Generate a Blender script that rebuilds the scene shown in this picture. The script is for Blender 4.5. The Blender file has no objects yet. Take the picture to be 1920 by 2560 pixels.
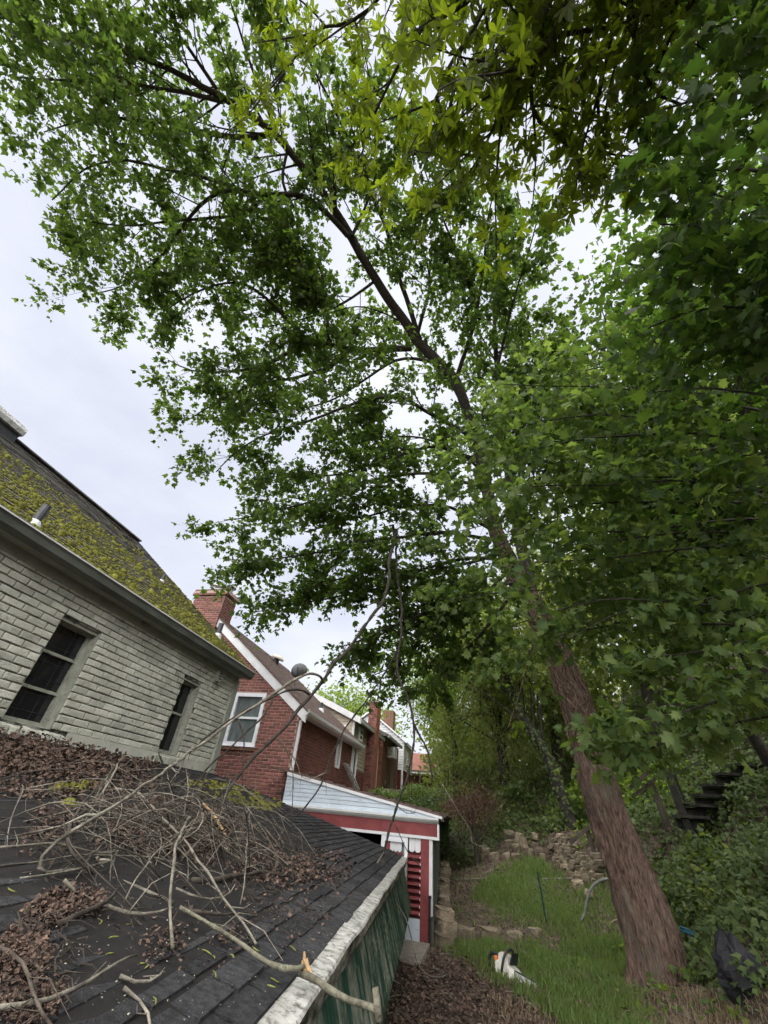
import bpy, math, random
import numpy as np
from mathutils import Vector, Matrix, noise as mnoise

random.seed(7); RNG = np.random.default_rng(11)
scene = bpy.context.scene
col = scene.collection

# ------------------------------------------------------------------ camera
# the eye stands at the origin, 1.5 m above the yard; +Y runs along the row of houses, +Z is up
FPX, CX, CY = 988.0, 960.0, 1280.0
_up = np.array([125, 1280, -FPX]); _up = _up / np.linalg.norm(_up)
_fy = np.array([266, -789, -FPX]); _fy = _fy - _up * (_fy @ _up); _fy = _fy / np.linalg.norm(_fy)
_rx = np.cross(_fy, _up)
RC = np.stack([_rx, _fy, _up])
cam_data = bpy.data.cameras.new('camera')
cam_data.sensor_fit = 'VERTICAL'; cam_data.sensor_height = 36.0
cam_data.lens = FPX / 2560 * 36.0
cam_data.clip_start = 0.05; cam_data.clip_end = 2000
cam = bpy.data.objects.new('camera', cam_data); col.objects.link(cam)
cam.matrix_world = Matrix([list(RC[0]) + [0], list(RC[1]) + [0], list(RC[2]) + [0], [0, 0, 0, 1]])
scene.camera = cam

def ray(u, v): return RC @ np.array([(u - CX) / FPX, -(v - CY) / FPX, -1.0])
def atx(u, v, X): d = ray(u, v); return d * X / d[0]
def aty(u, v, Y): d = ray(u, v); return d * Y / d[1]
def atz(u, v, Z): d = ray(u, v); return d * Z / d[2]
def atd(u, v, D): d = ray(u, v); return d / np.linalg.norm(d) * D
def depth_of(p): return max(0.2, float(-(RC.T @ np.asarray(p, float))[2]))

# ------------------------------------------------------------------ world, sun, exposure
SUN_EL, SUN_AZ = math.radians(58), math.radians(184)
world = bpy.data.worlds.new('World'); scene.world = world; world.use_nodes = True
wn, wl = world.node_tree.nodes, world.node_tree.links
for n in list(wn): wn.remove(n)
w_out = wn.new('ShaderNodeOutputWorld'); w_bg = wn.new('ShaderNodeBackground')
w_sky = wn.new('ShaderNodeTexSky'); w_sky.sky_type = 'NISHITA'; w_sky.sun_disc = False
w_sky.sun_elevation = SUN_EL; w_sky.sun_rotation = SUN_AZ; w_sky.dust_density = 3.0
w_tc = wn.new('ShaderNodeTexCoord'); w_map = wn.new('ShaderNodeMapping')
w_map.inputs['Scale'].default_value = (1.3, 1.3, 2.4)
w_noi = wn.new('ShaderNodeTexNoise'); w_noi.inputs['Scale'].default_value = 1.7
w_noi.inputs['Detail'].default_value = 7; w_noi.inputs['Roughness'].default_value = 0.5
w_ramp = wn.new('ShaderNodeValToRGB')
w_ramp.color_ramp.elements[0].position = 0.32; w_ramp.color_ramp.elements[0].color = (0.64, 0.665, 0.775, 1)
w_ramp.color_ramp.elements[1].position = 0.66; w_ramp.color_ramp.elements[1].color = (0.90, 0.915, 0.985, 1)
w_sc = wn.new('ShaderNodeVectorMath'); w_sc.operation = 'SCALE'; w_sc.inputs['Scale'].default_value = 2.12
w_mix = wn.new('ShaderNodeMix'); w_mix.data_type = 'RGBA'; w_mix.inputs['Factor'].default_value = 0.95
w_bg.inputs['Strength'].default_value = 0.1
wl.new(w_tc.outputs['Generated'], w_map.inputs['Vector']); wl.new(w_map.outputs['Vector'], w_noi.inputs['Vector'])
wl.new(w_noi.outputs['Fac'], w_ramp.inputs['Fac']); wl.new(w_ramp.outputs['Color'], w_sc.inputs[0])
wl.new(w_sky.outputs['Color'], w_mix.inputs['A']); wl.new(w_sc.outputs['Vector'], w_mix.inputs['B'])
wl.new(w_mix.outputs['Result'], w_bg.inputs['Color']); wl.new(w_bg.outputs['Background'], w_out.inputs['Surface'])
sun_d = bpy.data.lights.new('sun', 'SUN'); sun_d.energy = 1.5; sun_d.angle = math.radians(110); sun_d.color = (1.0, 0.97, 0.93)
sun = bpy.data.objects.new('sun', sun_d); col.objects.link(sun)
sun.rotation_euler = (math.radians(90) - SUN_EL, 0, math.radians(180) - SUN_AZ)
vs = scene.view_settings
scene.display_settings.display_device = 'sRGB'
vs.view_transform = 'Standard'; vs.look = 'None'; vs.gamma = 1.0; vs.use_curve_mapping = False; vs.exposure = 2.42
cy = scene.cycles
cy.max_bounces = 7; cy.diffuse_bounces = 4; cy.transmission_bounces = 5; cy.glossy_bounces = 2; cy.transparent_max_bounces = 4
cy.caustics_reflective = False; cy.caustics_refractive = False
cy.use_denoising = True
cy.use_adaptive_sampling = True; cy.adaptive_threshold = 0.03
try: cy.denoiser = 'OPENIMAGEDENOISE'
except Exception: pass
cy.sample_clamp_indirect = 6.0

# ------------------------------------------------------------------ materials
def nodemat(name):
    m = bpy.data.materials.new(name); m.use_nodes = True
    nt = m.node_tree; b = nt.nodes['Principled BSDF']
    return m, nt, b
def rgba(c): return (c[0], c[1], c[2], 1.0)

def mat(name, c1, c2=None, scale=6.0, rough=0.8, bump=0.0, bscale=40.0, var=0.0, spec=0.3, detail=6.0, lo=0.35, hi=0.65,
        stretch=(1, 1, 1), stain=None, stscale=3.0, stlo=0.5, sthi=0.62, ststretch=(1, 1, 1), tint=None, metallic=0.0):
    """noise between c1 and c2, optional second colour patches (stain), per piece brightness variation and bump"""
    m, nt, b = nodemat(name); N, L = nt.nodes, nt.links
    tc = N.new('ShaderNodeTexCoord'); mp = N.new('ShaderNodeMapping'); mp.inputs['Scale'].default_value = stretch
    geo = N.new('ShaderNodeNewGeometry')
    L.new(geo.outputs['Position'], mp.inputs['Vector'])
    no = N.new('ShaderNodeTexNoise'); no.inputs['Scale'].default_value = scale; no.inputs['Detail'].default_value = detail
    no.inputs['Roughness'].default_value = 0.62
    L.new(mp.outputs['Vector'], no.inputs['Vector'])
    rp = N.new('ShaderNodeValToRGB')
    rp.color_ramp.elements[0].position = lo; rp.color_ramp.elements[0].color = rgba(c1)
    rp.color_ramp.elements[1].position = hi; rp.color_ramp.elements[1].color = rgba(c2 or c1)
    L.new(no.outputs['Fac'], rp.inputs['Fac'])
    out = rp.outputs['Color']
    if tint is not None or var:
        at = N.new('ShaderNodeAttribute'); at.attribute_name = 'tint'
        oi = N.new('ShaderNodeObjectInfo')
        ad = N.new('ShaderNodeMath'); ad.operation = 'ADD'; L.new(at.outputs['Fac'], ad.inputs[0]); L.new(oi.outputs['Random'], ad.inputs[1])
        fr = N.new('ShaderNodeMath'); fr.operation = 'FRACT'; L.new(ad.outputs[0], fr.inputs[0])
        if tint is not None:
            mx = N.new('ShaderNodeMix'); mx.data_type = 'RGBA'; mx.inputs['B'].default_value = rgba(tint)
            pw = N.new('ShaderNodeMath'); pw.operation = 'POWER'; pw.inputs[1].default_value = 2.2; L.new(fr.outputs[0], pw.inputs[0])
            L.new(pw.outputs[0], mx.inputs['Factor']); L.new(out, mx.inputs['A']); out = mx.outputs['Result']
        if var:
            mr = N.new('ShaderNodeMapRange'); mr.inputs['To Min'].default_value = 1 - var; mr.inputs['To Max'].default_value = 1 + var
            m7 = N.new('ShaderNodeMath'); m7.operation = 'MULTIPLY'; m7.inputs[1].default_value = 7.31; L.new(fr.outputs[0], m7.inputs[0])
            f7 = N.new('ShaderNodeMath'); f7.operation = 'FRACT'; L.new(m7.outputs[0], f7.inputs[0])
            L.new(f7.outputs[0], mr.inputs['Value'])
            vm = N.new('ShaderNodeVectorMath'); vm.operation = 'SCALE'
            L.new(out, vm.inputs[0]); L.new(mr.outputs['Result'], vm.inputs['Scale']); out = vm.outputs['Vector']
    if stain is not None:
        mp2 = N.new('ShaderNodeMapping'); mp2.inputs['Scale'].default_value = ststretch; L.new(geo.outputs['Position'], mp2.inputs['Vector'])
        n2 = N.new('ShaderNodeTexNoise'); n2.inputs['Scale'].default_value = stscale; n2.inputs['Detail'].default_value = 8
        n2.inputs['Roughness'].default_value = 0.68; L.new(mp2.outputs['Vector'], n2.inputs['Vector'])
        r2 = N.new('ShaderNodeMapRange'); r2.inputs['From Min'].default_value = stlo; r2.inputs['From Max'].default_value = sthi
        L.new(n2.outputs['Fac'], r2.inputs['Value'])
        mx = N.new('ShaderNodeMix'); mx.data_type = 'RGBA'; mx.inputs['B'].default_value = rgba(stain)
        L.new(r2.outputs['Result'], mx.inputs['Factor']); L.new(out, mx.inputs['A']); out = mx.outputs['Result']
    L.new(out, b.inputs['Base Color'])
    b.inputs['Roughness'].default_value = rough; b.inputs['Metallic'].default_value = metallic
    b.inputs['Specular IOR Level'].default_value = spec
    if bump:
        nb = N.new('ShaderNodeTexNoise'); nb.inputs['Scale'].default_value = bscale; nb.inputs['Detail'].default_value = 5
        L.new(mp.outputs['Vector'], nb.inputs['Vector'])
        bp = N.new('ShaderNodeBump'); bp.inputs['Strength'].default_value = bump; bp.inputs['Distance'].default_value = 0.02
        L.new(nb.outputs['Fac'], bp.inputs['Height']); L.new(bp.outputs['Normal'], b.inputs['Normal'])
    return m

def leafmat(name, c1, c2, trans=0.42, tcol=None, rough=0.55, spec=0.25):
    """leaf: diffuse + gloss on top, light shining through; tint picks the leaf's own green"""
    m, nt, b = nodemat(name); N, L = nt.nodes, nt.links
    at = N.new('ShaderNodeAttribute'); at.attribute_name = 'tint'
    mx = N.new('ShaderNodeMix'); mx.data_type = 'RGBA'; mx.inputs['A'].default_value = rgba(c1); mx.inputs['B'].default_value = rgba(c2)
    L.new(at.outputs['Fac'], mx.inputs['Factor']); L.new(mx.outputs['Result'], b.inputs['Base Color'])
    b.inputs['Roughness'].default_value = rough; b.inputs['Specular IOR Level'].default_value = spec
    t = N.new('ShaderNodeBsdfTranslucent')
    tm = N.new('ShaderNodeMix'); tm.data_type = 'RGBA'; tm.blend_type = 'MULTIPLY'; tm.inputs['Factor'].default_value = 1.0
    L.new(mx.outputs['Result'], tm.inputs['A']); tm.inputs['B'].default_value = rgba(tcol or (2.2, 2.3, 0.8)); tm.clamp_result = False
    L.new(tm.outputs['Result'], t.inputs['Color'])
    ms = N.new('ShaderNodeMixShader'); ms.inputs['Fac'].default_value = trans
    o = nt.nodes['Material Output']
    L.new(b.outputs['BSDF'], ms.inputs[1]); L.new(t.outputs['BSDF'], ms.inputs[2]); L.new(ms.outputs['Shader'], o.inputs['Surface'])
    return m

def glassmat(name, c, rough=0.05):
    m, nt, b = nodemat(name)
    b.inputs['Base Color'].default_value = rgba(c); b.inputs['Roughness'].default_value = rough; b.inputs['Specular IOR Level'].default_value = 0.6
    return m

M = {}
M['white_brick'] = mat('painted_brick', (0.42, 0.425, 0.355), (0.65, 0.65, 0.57), 3.5, 0.75, 0.5, 55, 0.16, stain=(0.13, 0.14, 0.11), stscale=16, stlo=0.60, sthi=0.76)
M['white_mortar'] = mat('painted_mortar', (0.03, 0.032, 0.027), (0.34, 0.35, 0.30), 4.5, 0.9, 0.6, 60, lo=0.40, hi=0.62)
M['white_parge'] = mat('painted_parge', (0.46, 0.465, 0.395), (0.60, 0.60, 0.53), 4, 0.75, 0.2, 30, stain=(0.16, 0.16, 0.12), stscale=7, stlo=0.58, sthi=0.72)
M['sage_trim'] = mat('sage_painted_trim', (0.27, 0.29, 0.245), (0.37, 0.39, 0.335), 6, 0.6, 0.1, 40, stain=(0.10, 0.10, 0.085), stscale=9, stlo=0.6, sthi=0.74, ststretch=(1, 0.4, 1))
M['window_trim'] = mat('old_window_trim', (0.27, 0.28, 0.23), (0.40, 0.41, 0.35), 12, 0.65, 0.2, 60, stain=(0.09, 0.08, 0.06), stscale=22, stlo=0.56, sthi=0.68)
M['dark_pane'] = glassmat('dark_pane', (0.012, 0.014, 0.016), 0.08)
M['grey_pane'] = mat('curtained_pane', (0.085, 0.105, 0.105), (0.17, 0.20, 0.20), 3.0, 0.12, stretch=(9, 1, 0.7), spec=0.6)
M['screen'] = mat('dark_muntin', (0.018, 0.020, 0.021), (0.028, 0.031, 0.031), 8, 0.6)
M['old_roof'] = mat('old_shingle', (0.085, 0.078, 0.068), (0.15, 0.14, 0.125), 9, 0.95, 0.4, 80, 0.22, stain=(0.05, 0.05, 0.04), stscale=4, stlo=0.52, sthi=0.68)
M['moss'] = mat('roof_moss', (0.095, 0.104, 0.016), (0.23, 0.225, 0.036), 14, 0.95, 0.8, 120, 0.3)
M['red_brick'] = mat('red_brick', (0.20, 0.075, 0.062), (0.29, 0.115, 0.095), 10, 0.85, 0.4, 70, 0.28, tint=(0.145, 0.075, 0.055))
M['red_mortar'] = mat('pink_mortar', (0.40, 0.28, 0.245), (0.50, 0.37, 0.33), 14, 0.95, 0.3, 80)
M['shade_tone_brick'] = mat('shade_tinted_brick', (0.125, 0.052, 0.042), (0.19, 0.078, 0.06), 10, 0.85, 0.4, 70, 0.25)  # darker copy of the red brick: shade of side faces put into the colour
M['brown_brick'] = mat('brown_brick', (0.15, 0.085, 0.055), (0.22, 0.125, 0.085), 10, 0.9, 0.4, 60, 0.25)
M['orange_brick'] = mat('orange_brick', (0.33, 0.12, 0.075), (0.42, 0.17, 0.11), 10, 0.85, 0.4, 60, 0.22)
M['grey_mortar'] = mat('grey_mortar', (0.19, 0.15, 0.125), (0.26, 0.21, 0.18), 12, 0.95)
M['white_paint'] = mat('white_paint', (0.66, 0.67, 0.68), (0.76, 0.77, 0.78), 5, 0.45, stain=(0.42, 0.42, 0.39), stscale=9, stlo=0.62, sthi=0.8)
M['white_vinyl'] = mat('white_vinyl', (0.74, 0.76, 0.80), (0.82, 0.84, 0.88), 4, 0.35)
M['brown_roof'] = mat('brown_shingle', (0.095, 0.066, 0.055), (0.145, 0.105, 0.09), 18, 0.95, 0.4, 90, 0.16, stain=(0.16, 0.15, 0.10), stscale=5, stlo=0.62, sthi=0.75)
M['beige_siding'] = mat('beige_siding', (0.47, 0.41, 0.32), (0.54, 0.47, 0.38), 4, 0.6, var=0.05)
M['olive_siding'] = mat('tan_siding', (0.30, 0.28, 0.20), (0.37, 0.34, 0.25), 4, 0.6, var=0.05)
M['white_siding'] = mat('white_siding', (0.62, 0.63, 0.64), (0.72, 0.73, 0.74), 4, 0.55, var=0.04)
M['dark_metal'] = mat('dark_metal', (0.035, 0.037, 0.042), (0.065, 0.068, 0.075), 20, 0.45, spec=0.5)
M['galv'] = mat('galvanised', (0.42, 0.42, 0.41), (0.58, 0.58, 0.57), 12, 0.45, stain=(0.25, 0.24, 0.22), stscale=14, metallic=0.35)
M['cream_cap'] = mat('cream_vent', (0.50, 0.47, 0.38), (0.60, 0.57, 0.48), 8, 0.6)
M['shed_red'] = mat('barn_red_paint', (0.19, 0.040, 0.042), (0.25, 0.060, 0.060), 6, 0.55, 0.1, 60, stain=(0.16, 0.04, 0.04), stscale=11, stlo=0.6, sthi=0.75)
M['shed_red_dark'] = mat('barn_red_shade_tone', (0.13, 0.028, 0.028), (0.17, 0.04, 0.037), 8, 0.6, 0.1, 60)  # darker barn red, louvre recess shade put into the colour; also a dark base
M['pale_blue'] = mat('pale_blue_boards', (0.50, 0.57, 0.64), (0.60, 0.67, 0.74), 3, 0.55, 0.1, 50, 0.04, stain=(0.27, 0.30, 0.33), stscale=7, stlo=0.60, sthi=0.72, ststretch=(0.7, 1, 3))
M['side_boards'] = mat('grey_green_boards', (0.075, 0.08, 0.068), (0.135, 0.14, 0.12), 6, 0.85, 0.3, 50, 0.2, stretch=(3, 3, 0.5))
M['black_shingle'] = mat('black_shingle', (0.027, 0.027, 0.029), (0.066, 0.067, 0.071), 38, 0.92, 0.8, 190, 0.40, spec=0.25, stain=(0.05, 0.053, 0.04), stscale=5, stlo=0.60, sthi=0.8)
M['shingle_under'] = mat('shingle_underlay', (0.010, 0.010, 0.010), (0.022, 0.020, 0.018), 20, 0.95)
M['gutter_white'] = mat('weathered_gutter', (0.34, 0.335, 0.30), (0.60, 0.60, 0.57), 6, 0.6, 0.2, 80, stain=(0.10, 0.095, 0.075), stscale=22, stlo=0.47, sthi=0.64)
M['fascia_old'] = mat('mouldy_fascia', (0.16, 0.16, 0.13), (0.40, 0.39, 0.33), 9, 0.8, 0.3, 60, stain=(0.025, 0.027, 0.02), stscale=8, stlo=0.46, sthi=0.6, ststretch=(1, 0.35, 1.6))
M['corrugated'] = mat('algae_corrugated_sheet', (0.070, 0.080, 0.060), (0.21, 0.215, 0.17), 5, 0.6, 0.2, 60, stretch=(1, 3.2, 0.5), lo=0.38, hi=0.62, stain=(0.012, 0.042, 0.026), stscale=3.0, stlo=0.40, sthi=0.54, ststretch=(1, 2.2, 0.8))
M['bark'] = mat('red_brown_bark', (0.044, 0.028, 0.021), (0.25, 0.168, 0.132), 26, 0.95, 1.0, 60, stretch=(1.5, 1.5, 0.30), lo=0.34, hi=0.68, stain=(0.12, 0.115, 0.09), stscale=2.4, stlo=0.52, sthi=0.72)
M['branch'] = mat('dark_branch_bark', (0.028, 0.024, 0.02), (0.07, 0.062, 0.05), 16, 0.95, 0.5, 60)
M['dead_branch'] = mat('pale_dead_bark', (0.12, 0.108, 0.085), (0.33, 0.305, 0.245), 13, 0.9, 0.5, 90, 0.2, stain=(0.06, 0.052, 0.042), stscale=7, stlo=0.5, sthi=0.66)
M['dark_twig'] = mat('dark_dead_twig', (0.035, 0.028, 0.023), (0.10, 0.082, 0.066), 14, 0.95, 0.3, 90, 0.3)
M['lichen_branch'] = mat('lichen_bark', (0.10, 0.09, 0.065), (0.23, 0.22, 0.16), 18, 0.9, 0.5, 90, stain=(0.34, 0.37, 0.26), stscale=20, stlo=0.56, sthi=0.68)
M['fresh_wood'] = mat('fresh_split_wood', (0.34, 0.21, 0.10), (0.50, 0.35, 0.19), 25, 0.8, 0.5, 90)
M['vine'] = mat('bare_vine_bark', (0.10, 0.068, 0.05), (0.22, 0.16, 0.115), 25, 0.95, 0.3, 90, 0.25)
M['litter'] = mat('dead_leaf', (0.040, 0.026, 0.021), (0.085, 0.058, 0.048), 9, 0.9, 0.0, 40, 0.55, tint=(0.17, 0.115, 0.085))
M['stone'] = mat('tan_sandstone', (0.13, 0.105, 0.07), (0.27, 0.22, 0.155), 7, 0.9, 0.8, 40, 0.35, stain=(0.10, 0.095, 0.07), stscale=6, stlo=0.52, sthi=0.66)
M['concrete'] = mat('old_concrete', (0.25, 0.225, 0.19), (0.34, 0.31, 0.27), 9, 0.9, 0.4, 50, stain=(0.14, 0.13, 0.10), stscale=7, stlo=0.55, sthi=0.7)
M['old_wood'] = mat('weathered_timber', (0.045, 0.038, 0.03), (0.105, 0.09, 0.07), 9, 0.9, 0.5, 60, 0.15, stretch=(1, 1, 0.4))
M['dark_wood'] = mat('dark_stair_timber', (0.02, 0.019, 0.017), (0.045, 0.042, 0.036), 9, 0.9, 0.5, 60, 0.15)
M['ground'] = mat('leaf_mould_soil', (0.036, 0.026, 0.020), (0.110, 0.080, 0.060), 9, 0.95, 1.0, 34, stain=(0.19, 0.145, 0.105), stscale=8, stlo=0.52, sthi=0.66)
M['grass'] = leafmat('grass_blade', (0.080, 0.140, 0.034), (0.195, 0.250, 0.085), 0.38, (1.7, 1.7, 0.9))
M['dry_grass'] = leafmat('dry_stem', (0.20, 0.15, 0.09), (0.30, 0.24, 0.16), 0.15, (1.1, 1.0, 0.8))
M['maple'] = leafmat('maple_leaf', (0.042, 0.076, 0.024), (0.105, 0.145, 0.042), 0.53, (2.0, 2.2, 0.95))
M['maple_dark'] = leafmat('shade_maple_leaf', (0.036, 0.070, 0.021), (0.092, 0.135, 0.036), 0.52, (2.0, 2.25, 0.9))
M['maple_near'] = leafmat('young_maple_leaf', (0.058, 0.108, 0.034), (0.190, 0.250, 0.088), 0.48, (1.9, 1.95, 0.9))
M['lime_leaf'] = leafmat('lime_heart_leaf', (0.12, 0.19, 0.03), (0.20, 0.27, 0.045), 0.42, (1.7, 1.8, 0.7))
M['hickory'] = leafmat('yellow_green_leaflet', (0.066, 0.098, 0.017), (0.140, 0.170, 0.027), 0.55, (2.1, 2.2, 0.6))
M['wood_leaf'] = leafmat('woodland_leaf', (0.090, 0.130, 0.042), (0.190, 0.220, 0.080), 0.48, (2.0, 2.0, 0.9))
M['willow_leaf'] = leafmat('narrow_leaf', (0.12, 0.155, 0.05), (0.22, 0.25, 0.085), 0.48, (1.8, 1.8, 0.8))
M['ivy'] = leafmat('ivy_leaf', (0.048, 0.082, 0.026), (0.120, 0.160, 0.052), 0.32, (1.8, 1.9, 0.8), 0.5, 0.25)
M['hedge'] = leafmat('hedge_leaf', (0.050, 0.095, 0.016), (0.125, 0.175, 0.028), 0.32, (1.7, 1.8, 0.6), 0.4, 0.4)
M['maroon_leaf'] = leafmat('maroon_leaf', (0.060, 0.026, 0.022), (0.125, 0.062, 0.045), 0.25, (1.4, 1.1, 0.9))
M['saw_white'] = mat('saw_white_plastic', (0.60, 0.58, 0.52), (0.74, 0.72, 0.67), 18, 0.45, stain=(0.30, 0.26, 0.18), stscale=22, stlo=0.6, sthi=0.75)
M['saw_orange'] = mat('saw_orange_plastic', (0.72, 0.18, 0.06), (0.80, 0.25, 0.10), 14, 0.4)
M['black_plastic'] = mat('black_plastic', (0.012, 0.013, 0.014), (0.028, 0.029, 0.03), 18, 0.45, spec=0.5)
M['black_bag'] = mat('black_bag_film', (0.012, 0.012, 0.015), (0.024, 0.024, 0.030), 8, 0.6, 0.6, 18, spec=0.3)
M['steel'] = mat('bright_steel', (0.62, 0.63, 0.64), (0.76, 0.77, 0.78), 22, 0.35, metallic=0.4)
M['stake_green'] = mat('green_stake_paint', (0.008, 0.035, 0.028), (0.015, 0.055, 0.042), 20, 0.5)
M['hose_grey'] = mat('grey_hose', (0.10, 0.11, 0.10), (0.16, 0.17, 0.155), 14, 0.6)
M['hose_blue'] = mat('blue_hose', (0.02, 0.12, 0.17), (0.04, 0.17, 0.24), 14, 0.5)
M['catkin'] = mat('yellow_green_catkin', (0.16, 0.18, 0.04), (0.25, 0.26, 0.07), 30, 0.85, 0.3, 90, 0.2)
M['gutter_dark'] = mat('dull_grey_green_gutter', (0.10, 0.11, 0.097), (0.17, 0.185, 0.16), 6, 0.6, 0.1, 40, stretch=(1, 0.4, 1))
M['seed'] = mat('pale_seed', (0.26, 0.24, 0.18), (0.42, 0.39, 0.32), 20, 0.8)
M['black_paint'] = mat('black_painted_iron', (0.010, 0.010, 0.011), (0.022, 0.022, 0.024), 18, 0.5)

# ------------------------------------------------------------------ object helpers
def tag(o, label=None, cat=None, group=None, kind=None):
    if label: o['label'] = label
    if cat: o['category'] = cat
    if group: o['group'] = group
    if kind: o['kind'] = kind
    return o
def empty(name, loc, label=None, cat=None, group=None):
    e = bpy.data.objects.new(name, None); col.objects.link(e); e.location = Vector([float(c) for c in loc]); e.empty_display_size = 0.1
    return tag(e, label, cat, group)
def place(o, parent):
    """keep the world position of o (built in world coordinates) under its parent"""
    if parent is not None:
        o.parent = parent
        if parent.type == 'EMPTY': o.location = Vector(o.location) - parent.location
    return o

class MB:
    """collects shapes (world coordinates) for ONE mesh object"""
    def __init__(s): s.v = []; s.f = []; s.t = []
    def add(s, verts, faces, tint=0.0):
        k = len(s.v); s.v.extend([tuple(map(float, p)) for p in verts]); s.f.extend([tuple(i + k for i in f) for f in faces]); s.t.extend([tint] * len(verts)); return s
    def hexa(s, p, tint=0.0):   # 8 corners: bottom 4 ccw, top 4 ccw
        return s.add(p, [(3, 2, 1, 0), (4, 5, 6, 7), (0, 1, 5, 4), (1, 2, 6, 5), (2, 3, 7, 6), (3, 0, 4, 7)], tint)
    def box(s, lo, hi, tint=0.0):
        x0, y0, z0 = lo; x1, y1, z1 = hi
        return s.hexa([(x0, y0, z0), (x1, y0, z0), (x1, y1, z0), (x0, y1, z0), (x0, y0, z1), (x1, y0, z1), (x1, y1, z1), (x0, y1, z1)], tint)
    def obox(s, c, ax, ay, az, tint=0.0):   # centre + three half axes
        c, ax, ay, az = [np.asarray(q, float) for q in (c, ax, ay, az)]
        return s.hexa([c - ax - ay - az, c + ax - ay - az, c + ax + ay - az, c - ax + ay - az, c - ax - ay + az, c + ax - ay + az, c + ax + ay + az, c - ax + ay + az], tint)
    def beam(s, a, b, w, h, up=(0, 0, 1), tint=0.0):
        a, b = np.asarray(a, float), np.asarray(b, float); d = b - a; L = np.linalg.norm(d); d = d / L
        sd = np.cross(d, up); sd = sd / np.linalg.norm(sd); u = np.cross(sd, d)
        return s.obox((a + b) / 2, d * L / 2, sd * w / 2, u * h / 2, tint)
    def prism(s, poly, vec, tint=0.0):   # polygon (3d points) pushed along vec
        n = len(poly); P = [np.asarray(p, float) for p in poly]; Q = [p + np.asarray(vec, float) for p in P]
        return s.add(P + Q, [tuple(range(n - 1, -1, -1)), tuple(range(n, 2 * n))] + [(i, (i + 1) % n, n + (i + 1) % n, n + i) for i in range(n)], tint)
    def tube(s, pts, rad, n=6, cap=True, tint=0.0, wob=0.0):
        P = np.asarray(pts, float); m = len(P); rad = np.full(m, rad) if np.isscalar(rad) else np.asarray(rad, float)
        T = np.gradient(P, axis=0); T /= np.linalg.norm(T, axis=1)[:, None] + 1e-9
        ref = np.array([0.31, 0.77, 0.55]) if abs(T[0] @ np.array([0.31, 0.77, 0.55])) < 0.9 else np.array([1.0, 0, 0])
        V = []
        a = np.linspace(0, 2 * np.pi, n, endpoint=False)
        for i in range(m):
            x = ref - T[i] * (ref @ T[i]); x /= np.linalg.norm(x) + 1e-9; ref = x; y = np.cross(T[i], x)
            r = rad[i] * (1 + (wob * RNG.uniform(-1, 1, n) if wob else 0))
            V.append(P[i] + np.cos(a)[:, None] * x * np.reshape(r, (-1, 1)) + np.sin(a)[:, None] * y * np.reshape(r, (-1, 1)))
        V = np.concatenate(V); F = []
        for i in range(m - 1):
            for j in range(n): F.append((i * n + j, i * n + (j + 1) % n, (i + 1) * n + (j + 1) % n, (i + 1) * n + j))
        if cap: F.append(tuple(range(n - 1, -1, -1))); F.append(tuple(range((m - 1) * n, m * n)))
        return s.add(V, F, tint)
    def lathe(s, c, prof, n=14, axis=(0, 0, 1), tint=0.0):   # prof: (radius, along axis)
        ax = np.asarray(axis, float); ax /= np.linalg.norm(ax); c = np.asarray(c, float)
        x = np.cross(ax, (0.1, 0.9, 0.3)); x /= np.linalg.norm(x); y = np.cross(ax, x)
        V = []; a = np.linspace(0, 2 * np.pi, n, endpoint=False)
        for r, h in prof: V.append(c + ax * h + r * (np.cos(a)[:, None] * x + np.sin(a)[:, None] * y))
        V = np.concatenate(V); m = len(prof); F = []
        for i in range(m - 1):
            for j in range(n): F.append((i * n + j, i * n + (j + 1) % n, (i + 1) * n + (j + 1) % n, (i + 1) * n + j))
        F.append(tuple(range(n - 1, -1, -1))); F.append(tuple(range((m - 1) * n, m * n)))
        return s.add(V, F, tint)
    def mesh(s, name, m, smooth=False):
        me = bpy.data.meshes.new(name); me.from_pydata(s.v, [], s.f)
        if any(s.t):
            at = me.attributes.new('tint', 'FLOAT', 'POINT'); at.data.foreach_set('value', np.asarray(s.t, np.float32))
        if smooth: me.polygons.foreach_set('use_smooth', np.ones(len(me.polygons), bool))
        me.materials.append(M[m]); me.update(); return me
    def build(s, name, m, parent=None, smooth=False, kind=None):
        o = bpy.data.objects.new(name, s.mesh(name, m, smooth)); col.objects.link(o)
        if kind: o['kind'] = kind
        return place(o, parent)

def raw_mesh(name, V, tri, m, parent=None, tint=None, smooth=False):
    """big numpy mesh: V (n,3), tri (k,3)"""
    me = bpy.data.meshes.new(name)
    V = np.ascontiguousarray(V, np.float32); tri = np.ascontiguousarray(tri, np.int32)
    me.vertices.add(len(V)); me.vertices.foreach_set('co', V.ravel())
    me.loops.add(tri.size); me.loops.foreach_set('vertex_index', tri.ravel())
    me.polygons.add(len(tri)); me.polygons.foreach_set('loop_start', np.arange(0, tri.size, 3, dtype=np.int32))
    if smooth: me.polygons.foreach_set('use_smooth', np.ones(len(tri), bool))
    me.update(calc_edges=True)
    if tint is not None:
        at = me.attributes.new('tint', 'FLOAT', 'POINT'); at.data.foreach_set('value', np.ascontiguousarray(tint, np.float32))
    me.materials.append(M[m])
    o = bpy.data.objects.new(name, me); col.objects.link(o)
    return place(o, parent)

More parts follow.
